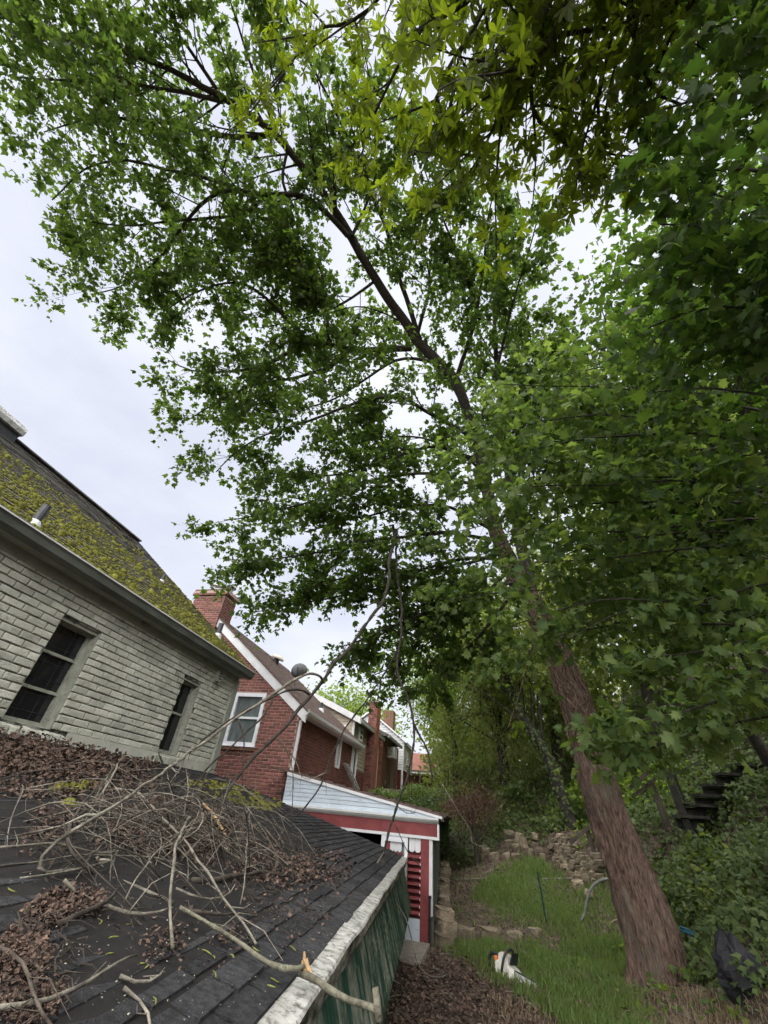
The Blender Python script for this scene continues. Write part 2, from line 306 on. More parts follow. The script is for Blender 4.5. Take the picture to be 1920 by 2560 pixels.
# ------------------------------------------------------------------ leaves
def _fan(outline, lift=0.0):
    """star-shaped outline (x across, y along, tip at y=1) as a fan around a centre; edges curl by lift"""
    o = np.array(outline, float); c = np.array([[0, 0.42]])
    P = np.concatenate([c, o]); z = -lift * (np.abs(P[:, 0]) ** 1.5) - 0.25 * lift * np.clip(P[:, 1] - 0.4, 0, 1) ** 2
    V = np.column_stack([P, z]); n = len(o)
    return V, np.array([(0, 1 + i, 1 + (i + 1) % n) for i in range(n)])
def _base_fan(outline, lift=0.0):
    o = np.array(outline, float); z = -lift * (np.abs(o[:, 0]) ** 1.5) - 0.25 * lift * np.clip(o[:, 1] - 0.4, 0, 1) ** 2
    return np.column_stack([o, z]), np.array([(0, i, i + 1) for i in range(1, len(o) - 1)])
LEAF = {
    'maple': _fan([(0.05, 0), (0.36, 0.02), (0.26, 0.2), (0.60, 0.34), (0.36, 0.46), (0.36, 0.72), (0.17, 0.66), (0, 1.0), (-0.17, 0.66), (-0.36, 0.72), (-0.36, 0.46), (-0.60, 0.34), (-0.26, 0.2), (-0.36, 0.02)], 0.85),
    'maple_far': _base_fan([(0, 0), (0.30, 0.08), (0.52, 0.42), (0.20, 0.55), (0, 1.0), (-0.20, 0.55), (-0.52, 0.42), (-0.30, 0.08)], 0.5),
    'ivy': _base_fan([(0, 0), (0.5, 0.30), (0.20, 0.52), (0, 1.0), (-0.20, 0.52), (-0.5, 0.30)], 0.4),
    'oval': _fan([(0, 0), (0.22, 0.25), (0.24, 0.55), (0, 1.0), (-0.24, 0.55), (-0.22, 0.25)], 0.6),
    'narrow': _fan([(0, 0), (0.11, 0.3), (0.09, 0.65), (0, 1.0), (-0.09, 0.65), (-0.11, 0.3)], 0.5),
    'leaflet': _fan([(0, 0), (0.13, 0.3), (0.17, 0.58), (0.09, 0.82), (0, 1.0), (-0.09, 0.82), (-0.17, 0.58), (-0.13, 0.3)], 0.8),
    'heart': _fan([(0, 0.08), (0.3, 0.0), (0.46, 0.3), (0.26, 0.7), (0, 1.0), (-0.26, 0.7), (-0.46, 0.3), (-0.3, 0.0)], 0.5),
    'quad': (np.array([(0, 0, 0), (0.42, 0.45, -0.1), (0, 1, 0.05), (-0.42, 0.55, -0.08)], float), np.array([(0, 1, 2), (0, 2, 3)])),
}
def leaf_arrays(pos, fwd, nrm, size, shape, rng=RNG):
    T, F = LEAF[shape]; n = len(pos)
    fwd = fwd / (np.linalg.norm(fwd, axis=1)[:, None] + 1e-9)
    sd = np.cross(fwd, nrm); sd /= np.linalg.norm(sd, axis=1)[:, None] + 1e-9
    up = np.cross(sd, fwd)
    wx = rng.uniform(0.8, 1.1, n); curl = rng.uniform(-0.2, 1.7, n)
    V = pos[:, None, :] + size[:, None, None] * (T[None, :, 0:1] * wx[:, None, None] * sd[:, None, :] + T[None, :, 1:2] * fwd[:, None, :] + T[None, :, 2:3] * curl[:, None, None] * up[:, None, :])
    tri = F[None] + (np.arange(n) * len(T))[:, None, None]
    tint = np.repeat(np.clip(rng.beta(1.1, 1.7, n), 0, 1), len(T)).reshape(n, len(T)); tint[:, 0] += 0.22; tint = np.clip(tint + rng.normal(0, 0.08, tint.shape), 0, 1.3).ravel()
    return V.reshape(-1, 3), tri.reshape(-1, 3), tint
def rand_dirs(n, rng=RNG):
    d = rng.normal(size=(n, 3)); return d / np.linalg.norm(d, axis=1)[:, None]
def leaves(name, pos, fwd, nrm, size, shape, m, parent=None, kind=None):
    V, T, t = leaf_arrays(np.asarray(pos), np.asarray(fwd), np.asarray(nrm), np.asarray(size), shape)
    o = raw_mesh(name, V, T, m, parent, t)
    if kind: o['kind'] = kind
    return o
def resample(pts, step):
    P = np.asarray(pts, float); s = np.concatenate([[0], np.cumsum(np.linalg.norm(np.diff(P, axis=0), axis=1))])
    n = max(2, int(s[-1] / step) + 1); q = np.linspace(0, s[-1], n)
    # smooth (Catmull-like) through cubic via repeated linear + blur
    R = np.column_stack([np.interp(q, s, P[:, k]) for k in range(3)])
    for _ in range(2):
        R[1:-1] = 0.25 * R[:-2] + 0.5 * R[1:-1] + 0.25 * R[2:]
    return R
def wiggle(P, amp, rng=RNG):
    n = len(P); w = rng.normal(size=(n, 3)) * amp; w[0] = 0; w[-1] = 0
    for _ in range(2): w[1:-1] = (w[:-2] + w[1:-1] + w[2:]) / 3
    return P + w
# ------------------------------------------------------------------ terrain
def sstep(a, b, x): t = np.clip((x - a) / (b - a), 0, 1); return t * t * (3 - 2 * t)
WA, WB = np.array([2.05, 11.45]), np.array([1.50, 13.1])          # stone retaining wall line
def H(x, y):
    x = np.asarray(x, float); y = np.asarray(y, float)
    z = np.full(np.broadcast(x, y).shape, -1.5)
    z = z + 0.10 * sstep(9.35, 9.75, y) * sstep(-1.25, -1.0, x)
    s = 0.12 + 0.15 * sstep(-1.2, 0.6, x)
    z = z + s * np.clip(y - 9.8, 0, 3.5)
    z = z + 0.42 * np.clip(y - 13.4 + 0.25 * np.sin(x * 1.3), 0, 5.0) + 0.06 * np.clip(y - 18.5, 0, 40)
    z = z + 0.33 * np.clip(x - 1.6, 0, 0.8) + 0.80 * np.clip(x - 2.4 - 0.04 * (y - 9), 0, 4.5) + 0.35 * np.clip(x - 6.9, 0, 30)
    t = ((x - WA[0]) * (WB[1] - WA[1]) - (y - WA[1]) * (WB[0] - WA[0])) / np.linalg.norm(WB - WA)   # + to the right of the wall
    z = z + 0.38 * sstep(0.02, 0.22, t) * sstep(10.9, 11.5, y) * (1 - sstep(13.2, 14.5, y)) * (1 - sstep(0.8, 2.2, t))
    cap = 0.05 * y - 0.05 + 50 * sstep(-2.6, 0.4, x)
    z = np.minimum(z, cap)
    z = z + 0.02 * np.sin(x * 5.1 + y * 2.3) * np.cos(y * 4.3 - x) + 0.012 * np.sin(x * 13 + 1.7 * y) * np.sin(y * 11)
    return z
def grid_axis(parts):
    out = []
    for a, b, s in parts: out.append(np.arange(a, b, s))
    return np.concatenate(out)
gx = grid_axis([(-400, -40, 40), (-40, -6, 3), (-6, 7, 0.11), (7, 16, 0.6), (16, 40, 4), (40, 401, 40)])
gy = grid_axis([(-400, -20, 40), (-20, 2, 2), (2, 16, 0.11), (16, 30, 0.6), (30, 60, 4), (60, 401, 40)])
GX, GY = np.meshgrid(gx, gy); GZ = H(np.clip(GX, -30, 18), np.clip(GY, -30, 45))
nx, ny = len(gx), len(gy)
idx = np.arange(nx * ny).reshape(ny, nx)
q = np.stack([idx[:-1, :-1], idx[:-1, 1:], idx[1:, 1:], idx[1:, :-1]], -1).reshape(-1, 4)
tri = np.concatenate([q[:, [0, 1, 2]], q[:, [0, 2, 3]]])
ground = raw_mesh('ground', np.column_stack([GX.ravel(), GY.ravel(), GZ.ravel()]), tri, 'ground', smooth=True)
tag(ground, 'bare brown soil of the yard rising into a bank', 'ground', kind='structure')

# ------------------------------------------------------------------ bricks
def brick_template(L, Hh, D, m, seed):
    rng = np.random.default_rng(seed); c = 0.0045
    def j(): return rng.uniform(-0.0025, 0.0025)
    x, z = L / 2, Hh / 2
    V = [(-x, 0, -z), (x, 0, -z), (x, 0, z), (-x, 0, z)] + [(sx * x + j(), -D + c, sz * z + j()) for sx, sz in ((-1, -1), (1, -1), (1, 1), (-1, 1))] \
        + [(sx * (x - c * 1.4) + j(), -D + j() * 0.8, sz * (z - c * 1.4) + j()) for sx, sz in ((-1, -1), (1, -1), (1, 1), (-1, 1))]
    F = []
    for a, b in ((0, 4), (4, 8)):
        for i in range(4): k = (i + 1) % 4; F.append((a + i, a + k, b + k, b + i))
    F.append((8, 9, 10, 11))
    return V, F
def course_bricks(z0, z1, h, L, joint, spans, offset0=0.0, seed=1):
    """list of (u0,u1,zc) brick spans; spans(zc) gives the free intervals of the wall at that height"""
    rng = np.random.default_rng(seed); out = []; k = 0; z = z0
    while z + h <= z1 + 1e-6:
        zc = z + h / 2; off = (0 if k % 2 else (L + joint) / 2) + rng.uniform(-0.012, 0.012) + offset0
        for a, b in spans(zc):
            u = a - ((a - off) % (L + joint))
            while u < b:
                u0, u1 = max(u, a), min(u + L, b)
                if u1 - u0 > 0.03: out.append((u0, u1, zc))
                u += L + joint
        z += h + joint; k += 1
    return out
def lay_bricks(parent, name, bricks, O, U, L, h, D, m, limit=300, seed=3):
    """bricks of one wall: the `limit` largest as objects sharing meshes, the others joined"""
    O, U = np.asarray(O, float), np.asarray(U, float); ang = math.atan2(U[1], U[0]); rng = np.random.default_rng(seed)
    Nn = np.array([math.sin(ang), -math.cos(ang), 0])
    temps = []
    for i in range(5):
        V, F = brick_template(L, h, D, m, seed * 10 + i); mb = MB(); mb.add(V, F); temps.append((V, F, mb.mesh(name, m)))
    def cost(b):
        p = O + U * (b[0] + b[1]) / 2 + np.array([0, 0, b[2]]); d = np.linalg.norm(p)
        return -(b[1] - b[0]) * abs(Nn @ p) / d ** 3
    bricks = sorted(bricks, key=cost)
    for b in bricks[:limit]:
        V, F, me = temps[rng.integers(5)]
        o = bpy.data.objects.new(name, me); col.objects.link(o); o.parent = parent
        p = O + U * (b[0] + b[1]) / 2; o.location = (p[0], p[1], b[2]); o.rotation_euler = (0, rng.uniform(-0.012, 0.012), ang); o.scale = ((b[1] - b[0]) / L, rng.uniform(0.8, 1.15), 1)
    if len(bricks) > limit:
        mb = MB()
        for b in bricks[limit:]:
            V, F, me = temps[rng.integers(5)]; sx = (b[1] - b[0]) / L; sy = rng.uniform(0.8, 1.15); p = O + U * (b[0] + b[1]) / 2
            mb.add([p + U * v[0] * sx + Nn * (-v[1] * sy) + np.array([0, 0, b[2] + v[2]]) for v in V], F, rng.uniform(0.001, 1))
        mb.build(name, m, parent, kind='stuff')
def cut_spans(a, b, holes):
    def f(z):
        segs = [(a, b)]
        for (h0, h1, z0, z1) in holes:
            if z0 <= z <= z1:
                new = []
                for s0, s1 in segs:
                    if h1 <= s0 or h0 >= s1: new.append((s0, s1)); continue
                    if h0 > s0: new.append((s0, h0))
                    if h1 < s1: new.append((h1, s1))
                segs = new
        return segs
    return f
def wall_slab(mb, along, a, b, z0, z1, t0, t1, holes):
    """backing wall with openings; along='x' or 'y', thickness between t0 and t1 on the other axis"""
    zs = sorted({z0, z1} | {z for h in holes for z in h[2:]}); us = sorted({a, b} | {u for h in holes for u in h[:2]})
    for i in range(len(zs) - 1):
        zc = (zs[i] + zs[i + 1]) / 2; row = cut_spans(a, b, holes)(zc)
        for s0, s1 in row:
            if along == 'y': mb.box((t0, s0, zs[i]), (t1, s1, zs[i + 1]))
            else: mb.box((s0, t0, zs[i]), (s1, t1, zs[i + 1]))
    return mb
def dome(mb, c, r, h, n, rng, nrm=(0, 0, 1), t=0.0):
    nv = np.asarray(nrm, float); nv /= np.linalg.norm(nv); x = np.cross(nv, (0.2, 0.9, 0.1)); x /= np.linalg.norm(x); y = np.cross(nv, x)
    a = np.linspace(0, 2 * np.pi, n, endpoint=False) + rng.uniform(0, 6)
    r1 = r * rng.uniform(0.75, 1.25, n); r2 = r * 0.62 * rng.uniform(0.7, 1.2, n)
    V = [c + r1[i] * (np.cos(a[i]) * x + np.sin(a[i]) * y) - 0.01 * nv for i in range(n)] + [c + r2[i] * (np.cos(a[i]) * x + np.sin(a[i]) * y) + nv * h * 0.7 for i in range(n)] + [c + nv * h]
    F = [(i, (i + 1) % n, n + (i + 1) % n, n + i) for i in range(n)] + [(n + i, n + (i + 1) % n, 2 * n) for i in range(n)]
    mb.add(V, F, t)

# ------------------------------------------------------------------ white painted-brick house
XW = -4.30
wh = empty('white_brick_house', (XW, 4.0, 0.3), 'house of chipped sage-white painted brick under a mossy roof', 'house')
w1 = (3.20, 3.74, 0.44, 1.44); w2 = (5.40, 5.85, 0.46, 1.43)
holes = [w1, w2]
b = MB(); wall_slab(b, 'y', -3.0, 6.80, -1.5, 1.86, -4.62, -4.312, holes)
b.box((-4.62, 6.80, -1.5), (-4.32, 6.83, 1.86)); b.box((-12.2, 6.55, -1.5), (-4.62, 6.80, 1.9))
b.prism([(-12.3, 6.56, 1.9), (-4.3, 6.56, 1.9), (-8.28, 6.56, 4.85)], (0, 0.2, 0))
wall = b.build('wall', 'white_mortar', wh)
hole_b = [(h[0], h[1], h[2] - 0.005, h[3]) for h in holes] + [(3.02, 3.92, 0.33, 0.446), (5.30, 5.95, 0.35, 0.466)]
bl = course_bricks(0.452, 1.80, 0.060, 0.195, 0.012, cut_spans(1.0, 6.78, hole_b), seed=5)
lay_bricks(wall, 'brick', bl, (-4.312, 0, 0), (0, 1, 0), 0.195, 0.060, 0.021, 'white_brick', 300, 4)
b = MB(); b.box((-4.33, -3.0, 0.10), (-4.285, 3.0, 0.452)); b.box((-4.33, 3.0, 0.10), (-4.285, 3.95, 0.325)); b.box((-4.33, 3.95, 0.10), (-4.283, 6.80, 0.449))
b.build('parged_base', 'white_parge', wh)
b = MB(); b.box((-4.32, 6.70, 0.10), (-4.265, 6.84, 1.74)); b.build('corner_board', 'sage_trim', wh)
def old_window(y0, y1, z0, z1, rails, muntins, sill):
    w = empty('window', (XW, (y0 + y1) / 2, z0)); place(w, wh)
    L0 = w.matrix_world
    def sub(mb, name, m): 
        o = bpy.data.objects.new(name, mb.mesh(name, m)); col.objects.link(o); o.parent = w
        o.location = -(Vector(w.location) + wh.location); return o
    f = MB(); xf0, xf1 = -4.46, -4.40; t = 0.045
    f.box((xf0, y0, z0), (xf1, y0 + t, z1)); f.box((xf0, y1 - t, z0), (xf1, y1, z1)); f.box((xf0, y0 + t, z1 - t * 1.3), (xf1, y1 - t, z1)); f.box((xf0 - 0.01, y0 + t, z0), (xf1, y1 - t, z0 + t))
    f.box((-4.402, y1 - 0.02, z0), (-4.318, y1 + 0.004, z1)); f.box((-4.402, y0 - 0.004, z0), (-4.318, y0 + 0.02, z1)); f.box((-4.402, y0 + .02, z1 - 0.035), (-4.33, y1 - .02, z1 + 0.004))
    sub(f, 'frame', 'window_trim')
    p = MB(); p.box((-4.448, y0 + t, z0 + t), (-4.440, y1 - t, z1 - t * 1.3)); sub(p, 'pane', 'dark_pane')
    for zr in rails:
        r = MB(); r.box((-4.440, y0 + t, zr - 0.014), (-4.408, y1 - t, zr + 0.014)); sub(r, 'rail', 'window_trim')
    for yy in muntins:
        g = MB(); g.box((-4.4405, yy - 0.005, z0 + t), (-4.434, yy + 0.005, z1 - t * 1.3)); sub(g, 'muntin', 'screen')
    for k in range(len(rails) * 2 + 2 if muntins else 0):
        zz = z0 + t + (k + 0.5) * (z1 - z0 - 2 * t) / (len(rails) * 2 + 2); g = MB(); g.box((-4.4402, y0 + t, zz - 0.004), (-4.435, y1 - t, zz + 0.004)); sub(g, 'muntin', 'screen')
    n = int((sill[1] - sill[0]) / 0.072)
    for i in range(n):
        a = sill[0] + (sill[1] - sill[0]) * i / n
        s = MB(); zt = sill[3] + RNG.uniform(-0.004, 0.004)
        s.hexa([(-4.36, a + 0.006, sill[2]), (-4.235, a + 0.006, sill[2] - 0.01), (-4.235, a + 0.064, sill[2] - 0.01), (-4.36, a + 0.064, sill[2]), (-4.40, a + 0.006, zt + 0.02), (-4.235, a + 0.006, zt - 0.035), (-4.235, a + 0.064, zt - 0.035), (-4.40, a + 0.064, zt + 0.02)])
        sub(s, 'sill_brick', 'white_brick')
    c = MB(); c.box((-4.40, sill[0], sill[2] + .01), (-4.25, sill[1], sill[3] - 0.045)); sub(c, 'sill_mortar', 'white_mortar')
    return w
old_window(*w1, [0.76, 1.10], [3.38, 3.55], (3.04, 3.90, 0.33, 0.43))
old_window(*w2, [0.97], [], (5.31, 5.94, 0.35, 0.45))
# eaves
b = MB(); b.box((-4.33, -3, 1.70), (-4.285, 6.82, 1.80)); b.box((-4.35, -3, 1.795), (-4.16, 6.86, 1.815)); b.build('soffit', 'sage_trim', wh)
b = MB(); prof = [(-4.165, 1.80), (-4.115, 1.785), (-4.06, 1.82), (-4.045, 1.875), (-4.03, 1.90), (-4.04, 1.905), (-4.06, 1.88), (-4.15, 1.88), (-4.165, 1.91)]
b.prism([(x, -3, z) for x, z in prof], (0, 9.9, 0)); gut = b.build('gutter', 'gutter_dark', wh)
b = MB(); b.box((-4.07, -3, 1.900), (-4.025, 6.92, 1.914)); b.build('gutter_lip', 'white_paint', gut)
SL = (5.05 - 1.905) / (8.28 - 4.10)
def roofz(x): return 1.905 + SL * (-4.10 - x)
b = MB(); b.prism([(-4.10, -3, 1.87), (-4.10, -3, 1.905), (-8.28, -3, 5.05), (-12.5, -3, 1.9), (-12.5, -3, 1.8), (-8.28, -3, 4.98)], (0, 9.87, 0))
roof = b.build('roof', 'shingle_under', wh)
b = MB(); rn = np.random.default_rng(21); nrmr = np.array([SL, 0, 1]) / math.hypot(SL, 1); dn = np.array([1, 0, -SL]) / math.hypot(SL, 1)
k = 0; s = 0.0; Ltot = math.hypot(8.28 - 4.10, 3.145)
while s < Ltot - 0.02:
    y = 0.8 + (0.15 if k % 2 else 0) + rn.uniform(-0.02, 0.02)
    base = np.array([-4.10, 0, 1.905]) - dn * s
    while y < 6.86:
        y1 = min(y + 0.298, 6.88); lift = 0.012 + rn.uniform(0, 0.008)
        P0 = base + dn * 0.02; P1 = base - dn * 0.15
        b.hexa([(P0[0], y, P0[2]), (P0[0], y1, P0[2]), (P1[0], y1, P1[2]), (P1[0], y, P1[2])] + [tuple(np.array([P0[0], yy, P0[2]]) + nrmr * (lift + 0.004)) for yy in (y, y1)] + [tuple(np.array([P1[0], yy, P1[2]]) + nrmr * 0.006) for yy in (y1, y)], rn.uniform(0.001, 1))
        y += 0.303
    s += 0.13; k += 1
b.build('shingle', 'old_roof', roof, kind='stuff')
b = MB(); b.beam((-8.28, -3, 5.065), (-8.28, 6.88, 5.065), 0.22, 0.03); b.build('ridge_cap', 'old_roof', roof)
b = MB(); cnt = 0
while cnt < 7000:
    y = rn.uniform(1.2, 6.86); s = Ltot * rn.uniform(0, 0.86); f = s / Ltot
    nz = 0.9 * mnoise.noise(Vector((y * 0.8, s * 1.1, 2.0))) + 0.5 * mnoise.noise(Vector((y * 3.1, s * 3.5, 7.0))) + 0.35 * mnoise.noise(Vector((y * 9, s * 9, 1.0)))
    pr_ = 1.25 - f / (0.52 + 0.03 * max(0, 4.5 - y)) + 0.75 * nz
    if rn.uniform() > pr_: continue
    s = (math.floor(s / 0.13) + rn.normal(0.10, 0.13)) * 0.13; s = min(max(s, 0.0), Ltot - 0.3)
    big = rn.uniform() < 0.03
    r = rn.uniform(0.035, 0.065) if big else rn.uniform(0.009, 0.028)
    c = np.array([-4.10, y, 1.905]) - dn * s + nrmr * 0.016
    dome(b, c, r, r * rn.uniform(0.5, 0.95), 5, rn, nrmr, rn.uniform(0.01, 1)); cnt += 1
tag(b.build('moss', 'moss', roof, smooth=True), kind='stuff')
def on_roof(u, v):
    d = ray(u, v); nrm = np.array([SL, 0, 1.0]); return d * (1.905 - SL * 4.10) / (nrm @ d)
def vent_pipe(u, v, r, h):
    p = on_roof(u, v); mb = MB(); mb.lathe(p, [(r * 1.7, -0.05), (r * 1.45, r * 0.5), (r * 1.12, r * 1.1), (r * 1.1, r * 1.2)], 12); e = mb.build('pipe_flashing', 'white_paint', roof)
    mb = MB(); mb.box(p + np.array([-r * 2.3, -r * 2.3, -0.03]) , p + np.array([r * 2.3, r * 2.3, 0.0])); 
    mb = MB(); mb.lathe(p, [(r, -0.05), (r, h), (r * 0.8, h), (r * 0.8, h - 0.05)], 12); mb.build('vent_pipe', 'dark_metal', roof, smooth=False)
vent_pipe(82, 1312, 0.042, 0.24); vent_pipe(403, 1455, 0.034, 0.15); vent_pipe(543, 1592, 0.05, 0.26)
b = MB(); c = np.array([-8.15, 2.88, 4.98])
pr = [(-0.34, 0.0), (-0.34, 0.10), (-0.30, 0.19), (-0.20, 0.25), (0.20, 0.25), (0.30, 0.19), (0.34, 0.10), (0.34, 0.0)]
b.prism([(c[0] + px_ * 0.9, c[1] - 0.45, c[2] + pz) for px_, pz in pr], (0, 0.84, 0)); b.prism([(c[0] + px_ * 0.84, c[1] + 0.39, c[2] + 0.01 + pz * 0.92) for px_, pz in pr], (0, 0.06, 0))
v_ = b.build('roof_vent', 'galv', roof)
b = MB(); b.box((c[0] - 0.24, c[1] - 0.5, c[2] - 0.25), (c[0] + 0.24, c[1] + 0.42, c[2] + 0.02)); b.build('vent_base', 'dark_metal', wh)
p = atx(541, 1692, XW)
b = MB(); b.box((-4.30, p[1] - 0.055, p[2] - 0.075), (-4.225, p[1] + 0.055, p[2] + 0.085)); bx_ = b.build('eave_junction_box', 'sage_trim', wh)
b = MB()
for k in range(3): b.box((-4.226, p[1] - 0.03, p[2] - 0.04 + k * 0.04), (-4.219, p[1] + 0.03, p[2] - 0.025 + k * 0.04))
b.build('vent_slot', 'screen', bx_)

# ------------------------------------------------------------------ red brick house
YB = 10.0; XB = -4.38; RS = 0.73; EZ = 2.01; RXB = -7.72
rb = empty('red_brick_house', (-6.0, YB, 0.0), 'red brick house with white rake boards behind the white house', 'house')
rw = (-6.24, -5.37, 1.08, 2.27)
def rake_x(z): return XB if z <= EZ - 0.12 else XB - (z - EZ + 0.12) / RS
b = MB(); wall_slab(b, 'x', -11.0, XB, -1.0, 1.88, YB + 0.015, YB + 0.3, [(rw[0], rw[1], rw[2], 1.88)])
def gseg(z0, z1, a=-11.0, bb=None):
    pass
ztop = EZ + RS * (XB - RXB) - 0.12
L_ = rw[0]; R_ = rw[1]
def poly(pts): b.prism([(x, YB + 0.015, z) for x, z in pts], (0, 0.285, 0))
zr = lambda x: EZ - 0.12 + RS * (XB - x)
poly([(R_, 1.88), (XB, 1.88), (XB, zr(XB)), (R_, zr(R_))]); poly([(L_, 2.27), (R_, 2.27), (R_, zr(R_)), (L_, zr(L_))])
poly([(-11.0, 1.88), (L_, 1.88), (L_, zr(L_)), (RXB, zr(RXB)), (-11.0, 1.92)])
gw = b.build('gable_wall', 'red_mortar', rb)
def gspan(zc):
    r = rake_x(zc + 0.03); 
    if r < -8.7: return []
    return cut_spans(-8.7, r, [(rw[0], rw[1], rw[2] - 0.07, rw[3] + 0.003)])(zc)
bl = course_bricks(0.0, 4.6, 0.0545, 0.196, 0.0135, gspan, seed=8)
lay_bricks(gw, 'brick', [q_ for q_ in bl if not (q_[0] < -6.9 and q_[2] < 1.8)], (0, YB + 0.015, 0), (1, 0, 0), 0.196, 0.0545, 0.009, 'red_brick', 300, 9)
# window
w = empty('window', ((rw[0] + rw[1]) / 2, YB, rw[2])); place(w, rb)
def wsub(par, root, mb, name, m):
    o = bpy.data.objects.new(name, mb.mesh(name, m)); col.objects.link(o); o.parent = par; o.location = -(Vector(par.location) + root.location); return o
f = MB(); t = 0.085; yo, yi = YB - 0.02, YB + 0.06
f.box((rw[0], yo, rw[2]), (rw[0] + t, yi, rw[3])); f.box((rw[1] - t, yo, rw[2]), (rw[1], yi, rw[3])); f.box((rw[0] + t, yo, rw[3] - t), (rw[1] - t, yi, rw[3])); f.box((rw[0] + t, yo, rw[2]), (rw[1] - t, yi, rw[2] + t)); f.box((rw[0] - 0.02, yo - 0.03, rw[2] - 0.012), (rw[1] + 0.02, yi, rw[2] + 0.004))
wsub(w, rb, f, 'frame', 'white_vinyl')
zm = (rw[2] + rw[3]) / 2 + 0.02
f = MB(); f.box((rw[0] + t, YB - 0.005, zm - 0.025), (rw[1] - t, YB + 0.05, zm + 0.025)); wsub(w, rb, f, 'meeting_rail', 'white_vinyl')
for z0, z1, yy in ((rw[2] + t, zm - 0.025, YB + 0.03), (zm + 0.025, rw[3] - t, YB + 0.045)):
    f = MB(); f.box((rw[0] + t, yy, z0), (rw[1] - t, yy + 0.008, z1)); wsub(w, rb, f, 'pane', 'grey_pane')
n = 15
for i in range(n):
    a = rw[0] - 0.03 + (rw[1] - rw[0] + 0.06) * i / n; s = MB(); s.box((a + 0.004, YB - 0.035 + RNG.uniform(-.003, .003), rw[2] - 0.085), (a + 0.056, YB + 0.015, rw[2] - 0.014)); wsub(w, rb, s, 'sill_brick', 'brown_brick')
# rake board, roof
def sl(x, dz): return (x, EZ + RS * (XB - x) + dz)
b = MB()
b.prism([(x, YB - 0.05, z) for x, z in (sl(XB + 0.20, -0.22), sl(XB + 0.20, 0.02), sl(RXB, 0.02), sl(RXB, -0.22))], (0, 0.06, 0)); b.build('rake_board', 'white_paint', rb)
b = MB(); b.prism([(x, YB - 0.07, z) for x, z in (sl(XB + 0.24, 0.022), sl(XB + 0.24, 0.06), sl(RXB, 0.06), (2 * RXB - XB - 0.24, EZ - .1), (2 * RXB - XB - 0.24, EZ - .14), sl(RXB, 0.022))], (0, 5.6, 0))
rroof = b.build('roof', 'brown_roof', rb)
b = MB(); rn = np.random.default_rng(31); d2 = np.array([1, 0, -RS]) / math.hypot(1, RS); n2 = np.array([RS, 0, 1]) / math.hypot(1, RS); s = 0.0; k = 0
top0 = np.array([XB + 0.24, 0, EZ + RS * (-0.24) + 0.06])
while s < math.hypot(1, RS) * (XB + 0.24 - RXB) - 0.1:
    y = YB - 0.07 + (0.16 if k % 2 else 0.01)
    while y < YB + 5.5:
        y1 = min(y + 0.32, YB + 5.53); P0 = top0 - d2 * (s - 0.015); P1 = top0 - d2 * (s + 0.14)
        b.hexa([(P0[0], y, P0[2]), (P0[0], y1, P0[2]), (P1[0], y1, P1[2]), (P1[0], y, P1[2])] + [tuple(np.array([P0[0], yy, P0[2]]) + n2 * 0.014) for yy in (y, y1)] + [tuple(np.array([P1[0], yy, P1[2]]) + n2 * 0.005) for yy in (y1, y)], rn.uniform(0.001, 1)); y += 0.325
    s += 0.13; k += 1
b.build('shingle', 'brown_roof', rroof, kind='stuff')
# chimney
ch = MB(); ch.box((-8.55, YB - 0.10, 1.5), (-7.50, YB + 0.55, 5.02)); ch.box((-8.62, YB - 0.15, 5.10), (-7.43, YB + 0.60, 5.19)); chim = ch.build('chimney', 'red_mortar', rb)
cb = [q_ for q_ in course_bricks(3.1, 5.02, 0.0565, 0.198, 0.011, lambda z: [(-8.56, -7.49)], seed=12)]
lay_bricks(chim, 'brick', cb, (0, YB - 0.10, 0), (1, 0, 0), 0.198, 0.0545, 0.008, 'red_brick', 0, 13)
cb = course_bricks(3.1, 5.02, 0.0565, 0.198, 0.011, lambda z: [(YB - 0.11, YB + 0.55)], seed=14)
lay_bricks(chim, 'brick', cb, (-7.50, 0, 0), (0, 1, 0), 0.198, 0.0545, 0.008, 'shade_tone_brick', 0, 15)
b = MB()
for i in range(6): b.box((-8.63 + i * 0.2, YB - 0.165, 5.03), (-8.63 + i * 0.2 + 0.19, YB - 0.09, 5.095)); b.box((-8.60 + i * 0.2, YB - 0.16, 5.195), (-8.60 + i * 0.19 + 0.19, YB + 0.60, 5.22))
b.build('corbel_brick', 'red_brick', chim)
b = MB(); b.lathe((-8.05, YB + 0.2, 5.2), [(0.17, 0), (0.16, 0.14), (0.13, 0.14), (0.13, 0.1)], 12); b.build('clay_flue', 'cream_cap', chim)
b = MB(); b.obox((-8.08, YB + 0.18, 5.50), (0.30, 0, -0.06), (0, 0.26, 0.05), (0.004, 0, 0.016)); b.beam((-8.25, YB + 0.15, 5.3), (-8.27, YB + 0.15, 5.52), 0.02, 0.02, (0, 1, 0)); b.beam((-7.9, YB + 0.2, 5.3), (-7.88, YB + 0.2, 5.46), 0.02, 0.02, (0, 1, 0)); b.build('chimney_cap', 'galv', chim)
b = MB(); b.lathe((-7.58, YB + 0.15, 5.2), [(0.09, 0), (0.09, 0.16), (0.16, 0.18), (0.17, 0.21), (0.10, 0.25), (0.02, 0.26)], 12); b.build('metal_flue', 'galv', chim)
